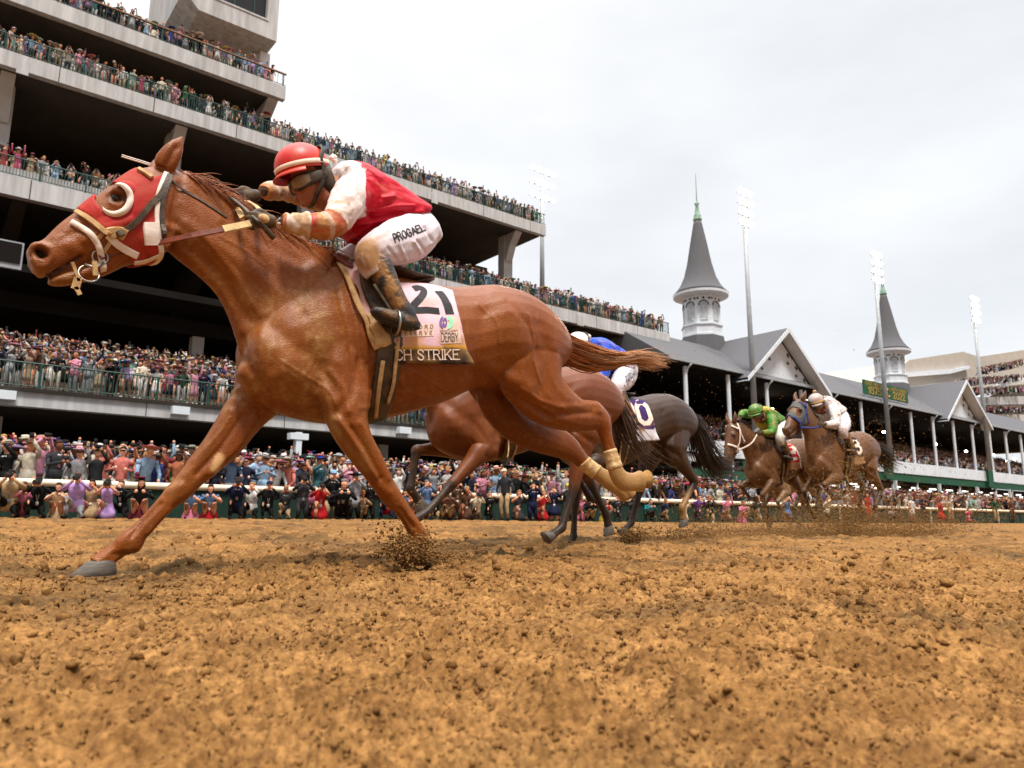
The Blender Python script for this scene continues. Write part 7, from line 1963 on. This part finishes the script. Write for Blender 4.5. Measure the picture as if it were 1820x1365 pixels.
M_CAM = material('camera_black', (.014, .014, .015), .5, .4)
M_LENSG = material('lens_glass', (.01, .01, .014), .05, .8)
HEADTOP = {14: 838, 64: 853, 132: 842, 187: 853, 247: 850, 338: 868, 371: 861, 418: 849, 474: 856, 536: 846, 567: 857, 588: 836, 606: 849, 628: 842, 655: 850, 756: 852, 791: 866, 810: 852, 846: 876, 868: 872, 898: 832, 946: 856, 1008: 858, 1046: 880, 1074: 886, 1152: 884, 1215: 882, 1240: 876, 1318: 886, 1544: 872, 1622: 878, 1642: 874, 1672: 884, 1690: 880, 1770: 878, 1800: 880}
FP = fence_person
FP(14, 19.9, 'photographer in olive jacket and badge standing half crouched by the fence, below the horse\'s nose', 'kneel', 'tan', 'black', cam='black camera held by the photographer in the olive jacket', badge=True, s=1.12, seed=3, shirt='light grey')
FP(64, 19.8, 'photographer kneeling in black with black cap and white badge by the fence', 'kneel', 'black', 'black', 'cap', 'black', cam='black long-lens camera held by the photographer in black with the cap', badge=True, suit=False, s=1.02, seed=4)
FP(132, 19.6, 'photographer kneeling in lilac jacket and pale grey trousers by the fence', 'kneel', 'lilac', 'light grey', hair=2, cam='black camera held by the photographer in the lilac jacket', s=1.12, seed=5, shirt='lilac')
FP(187, 19.7, 'photographer kneeling in a lilac dress with long dark hair by the fence', 'kneel', 'lilac', 'lilac', hair=0, dress=True, long_hair=True, cam='black camera held by the photographer in the lilac dress', badge=True, s=1.08, seed=6)
FP(247, 19.6, 'person squatting in black jacket and dark red hat by the fence, holding a pale phone', 'squat', 'black', 'maroon', 'fascinator', 'maroon', hair=0, dress=True, long_hair=True, s=1.05, seed=7)
FP(338, 19.6, 'person with brown hair crouching in denim jacket and pink skirt beside the far foreleg', 'squat', 'denim blue', 'pink', hair=2, dress=True, long_hair=True, s=1.0, seed=8)
FP(371, 19.5, 'person with dark hair crouching in denim jacket and red dress beside the far foreleg', 'squat', 'denim blue', 'red', hair=0, dress=True, long_hair=True, badge=True, s=1.12, seed=9)
FP(418, 19.6, 'photographer kneeling in dark suit with beige tie under the horse\'s chest', 'kneel', 'navy', 'black', hair=1, tie=True, skin=3, cam='large black camera held by the photographer with the beige tie', s=1.15, seed=10)
FP(474, 19.7, 'person in black shirt and navy cap bending with hands on knees under the horse\'s chest', 'bend', 'black', 'black', 'cap', 'navy', suit=False, badge=True, s=.90, seed=11)
FP(536, 19.8, 'camera operator in charcoal suit with white badge kneeling upright between the forelegs', 'kneel', 'charcoal', 'charcoal', hair=1, badge=True, cam='black video camera held by the operator in the charcoal suit', s=1.28, seed=12, shirt='light grey')
FP(567, 19.8, 'photographer in a bright red dress with white badge kneeling between the forelegs', 'kneel', 'red', 'red', hair=0, dress=True, long_hair=True, badge=True, cam='black camera held by the photographer in the red dress', s=1.18, seed=13)
FP(588, 20.0, 'person in black coat and light blue cap leaning forward between the forelegs', 'lean', 'black', 'tan', 'cap', 'sky blue', s=.90, seed=14)
FP(606, 19.6, 'grey haired person in black suit crouching between the forelegs', 'squat', 'black', 'black', hair=4, s=1.22, seed=15)
FP(628, 19.8, 'person in light grey jacket and wide black hat beside the planted foreleg', 'camera', 'light grey', 'black', 'wide', 'black', hair=0, s=.80, seed=16)
FP(655, 19.9, 'person in black standing in the gap just right of the planted foreleg', 'cross', 'black', 'black', hair=1, s=.80, seed=17)
FP(756, 19.6, 'person in blue plaid suit raising hands to the face under the chestnut\'s belly', 'camera', 'denim blue', 'royal blue', hair=4, s=.76, seed=18, shirt='coral', tie=False)
FP(791, 19.5, 'person in brown jacket and yellow cap squatting with a badge under the chestnut\'s belly', 'squat', 'brown', 'tan', 'cap', 'yellow', badge=True, skin=4, s=1.12, seed=19)
FP(810, 19.9, 'person in dark brown coat standing behind the yellow cap', 'camera', 'brown', 'brown', badge=True, s=.72, seed=20)
FP(846, 19.6, 'photographer in beige shirt kneeling under the chestnut\'s flank', 'kneel', 'cream', 'brown', hair=2, suit=False, cam='black camera held by the photographer in the beige shirt', s=.95, seed=21)
FP(868, 19.8, 'grey haired person in black suit bending beside the fence under the chestnut\'s flank', 'bend', 'black', 'black', hair=4, s=.72, seed=22)
FP(898, 19.4, 'tall person standing in grey hooded top, khaki trousers and beige cap', 'stand', 'charcoal', 'tan', 'cap', 'cream', suit=False, s=1.0, yaw=-.9, seed=23)
FP(946, 19.8, 'person in dark navy coat standing between the grey hooded top and the bay\'s hind leg', 'camera', 'navy', 'navy', hair=1, s=.82, seed=24)
FP(1008, 19.8, 'person in charcoal jacket standing just right of the bay\'s hind leg', 'camera', 'charcoal', 'charcoal', 'cap', 'yellow', s=.84, seed=25)
FP(1046, 19.8, 'person in black kneeling with head down below the bandaged hoof', 'squat', 'black', 'tan', hair=1, s=1.15, seed=26)
FP(1074, 19.8, 'person in red and yellow top squatting near the dark hind hoof', 'squat', 'red', 'yellow', hair=0, dress=True, s=.85, seed=27)
FP(1152, 19.6, 'person in dark teal suit squatting beside the near black horse\'s hind leg', 'squat', 'teal', 'black', hair=2, s=1.1, seed=28)
FP(1215, 19.6, 'person in cream coat kneeling behind the flying dirt left of the trailing pair', 'kneel', 'cream', 'cream', hair=4, s=1.1, seed=29)
FP(1240, 19.7, 'person in purple jacket standing behind the flying dirt left of the trailing pair', 'camera', 'purple', 'charcoal', hair=1, s=.80, seed=30)
FP(1318, 19.6, 'person in pale pink dress crouching below the white bridled horse', 'squat', 'pink', 'pink', hair=3, dress=True, long_hair=True, s=1.15, seed=31)
FP(1544, 19.2, 'person in a wide red dress standing just right of the bay with blue reins', 'stand', 'red', 'red', hair=0, dress=True, long_hair=True, s=.92, seed=32)
FP(1622, 19.4, 'person in a plain white dress standing on the sand below the green board', 'stand', 'white', 'white', hair=3, dress=True, long_hair=True, s=.95, seed=33)
FP(1642, 19.2, 'person in navy suit and cream hat standing beside the plain white dress', 'cross', 'navy', 'navy', 'fedora', 'cream', tie=True, s=1.05, seed=34)
FP(1672, 19.4, 'person in a narrow red dress standing right of the navy suit and cream hat', 'stand', 'red', 'red', hair=1, dress=True, s=.85, seed=35)
FP(1690, 19.6, 'person in tan suit standing right of the narrow red dress', 'phone', 'tan', 'tan', hair=1, s=.95, seed=36)
FP(1770, 19.4, 'person in dark green jacket standing near the far end of the fence', 'stand', 'dark green', 'tan', hair=2, s=1.0, seed=37)
FP(1800, 19.6, 'person in brown jacket standing at the far right end of the fence', 'stand', 'brown', 'brown', 'fedora', 'tan', s=1.0, seed=38)

def more_fence_people():
    rg = random.Random(41); seen = set()
    spots = [38, 101, 160, 216, 445, 505, 552, 640, 690, 716, 738, 772, 828, 920, 962, 985, 1030, 1098, 1122, 1180, 1262, 1290, 1345, 1400, 1470, 1585, 1720]
    nm = {'kneel': 'kneeling', 'squat': 'squatting', 'stand': 'standing', 'camera': 'raising hands to the face'}
    for i, x in enumerate(spots):
        for _ in range(40):
            d = rg.random() < .3; pose = rg.choice(['kneel', 'squat', 'camera', 'camera', 'kneel']); hat = rg.choice([None, None, 'cap', 'fedora', 'wide' if d else 'cap']); top = rg.choices(PALN[:11] + ['brown', 'denim blue', 'pink', 'navy'], k=1)[0]; hc = rg.choice(['white', 'black', 'cream', 'navy', 'tan'])
            z_ = zone(x); lab = f"person in {top} {'dress' if d else 'jacket'}{(' and ' + hc + ' ' + HATN[hat]) if hat else ''} crouching on the sand by the fence {z_}"
            if lab not in seen and len(lab.split()) <= 16: break
        seen.add(lab); HEADTOP[x] = rg.choice([858, 864, 870]) if x < 1000 else rg.choice([872, 878, 884])
        if x < 300: HEADTOP[x] = rg.choice([856, 862])
        FP(x, 20.05, lab, pose if pose != 'camera' else 'kneel', top, rg.choice(['black', 'navy', 'charcoal', 'tan', 'brown']) if not d else top, hat, hc, hair=rg.randrange(7), skin=rg.randrange(6), dress=d, long_hair=d, badge=rg.random() < .5, tie=False, yaw=rg.uniform(-.5, .3), seed=60 + i)
more_fence_people()
# ------------------------------------------------------------------ dirt thrown up by the hooves
def spray(name, cen, up, n, spread, smin, smax, seed, lean=(1, 0, 0), power=2.2, sub=1):
    rg = np.random.default_rng(seed); t = rg.random(n) ** 1.4
    P = np.asarray(cen) + rg.normal(0, 1, (n, 3)) * np.array(spread) * (.35 + .9 * t)[:, None] + np.outer(t * up, [0, 0, 1.0]) + np.outer(t, lean)
    P[:, 2] = np.maximum(P[:, 2], gz(P[:, 1]) + .01)
    s = smin + (smax - smin) * rg.random(n) ** power
    V, F = clod_mesh(P, s, seed + 1, sub); tag(mesh(name, V, F, M_SPRAY, smooth=False), kind='stuff')
M_SPRAY = material('flying_dirt', (.22, .115, .040), .95, .1, var=.5, vscale=50)
def build_sprays():
    spray('dirt_spray', at(728, 1000, YH - .22), .105, 2600, (.060, .055, .022), .0020, .0085, 1, (.02, 0, 0))
    spray('dirt_spray', at(760, 1002, YH - .2), .05, 900, (.12, .06, .012), .0018, .006, 2, (.10, 0, 0))
    spray('dirt_spray', at(1120, 962, 4.9), .10, 1500, (.14, .08, .03), .003, .010, 3, (.10, 0, 0))
    spray('dirt_spray', at(1215, 966, 5.4), .16, 1500, (.26, .12, .04), .003, .010, 4, (.2, 0, 0))
    spray('dirt_spray', at(1300, 958, 6.0), .12, 900, (.5, .2, .04), .003, .011, 5, (.3, 0, 0))
    spray('dust_plume', (10.6, 5.2, .02), .55, 16000, (1.9, .55, .16), .0022, .006, 21, (.8, 0, 0), 2.0, 0)
    spray('dust_plume', (6.9, 5.2, .02), .35, 6000, (.9, .35, .10), .002, .005, 22, (.8, 0, 0), 2.0, 0)
    spray('dirt_spray', at(700, 985, YH - .1), .16, 500, (.10, .08, .04), .002, .007, 23, (.05, 0, 0))
    spray('dirt_spray', (10.35, 5.35, .1), 1.15, 1500, (.34, .22, .2), .004, .013, 24, (.3, .1, 0), 3.0)
    # clods and grit hanging in the air round the trailing horses
    spray('dirt_spray', (10.5, 5.5, .1), 1.5, 4200, (.50, .3, .24), .003, .0095, 6, (.4, .1, 0), 3.0)
    spray('dirt_spray', (9.8, 5.6, .05), .42, 9000, (1.5, .6, .12), .003, .011, 7, (.6, 0, 0), 3.0)
    spray('dirt_spray', (11.8, 5.2, .05), .45, 7000, (1.6, .5, .12), .003, .011, 8, (.6, 0, 0), 3.0)
    spray('dirt_spray', (8.0, 6.2, .6), 1.9, 900, (1.1, .5, .3), .002, .007, 9, (1.0, 0, 0), 3.0)
    spray('dirt_spray', (13.8, 6.5, .3), 1.8, 1500, (1.8, .6, .3), .003, .008, 10, (1.0, 0, 0), 3.0)
build_sprays()
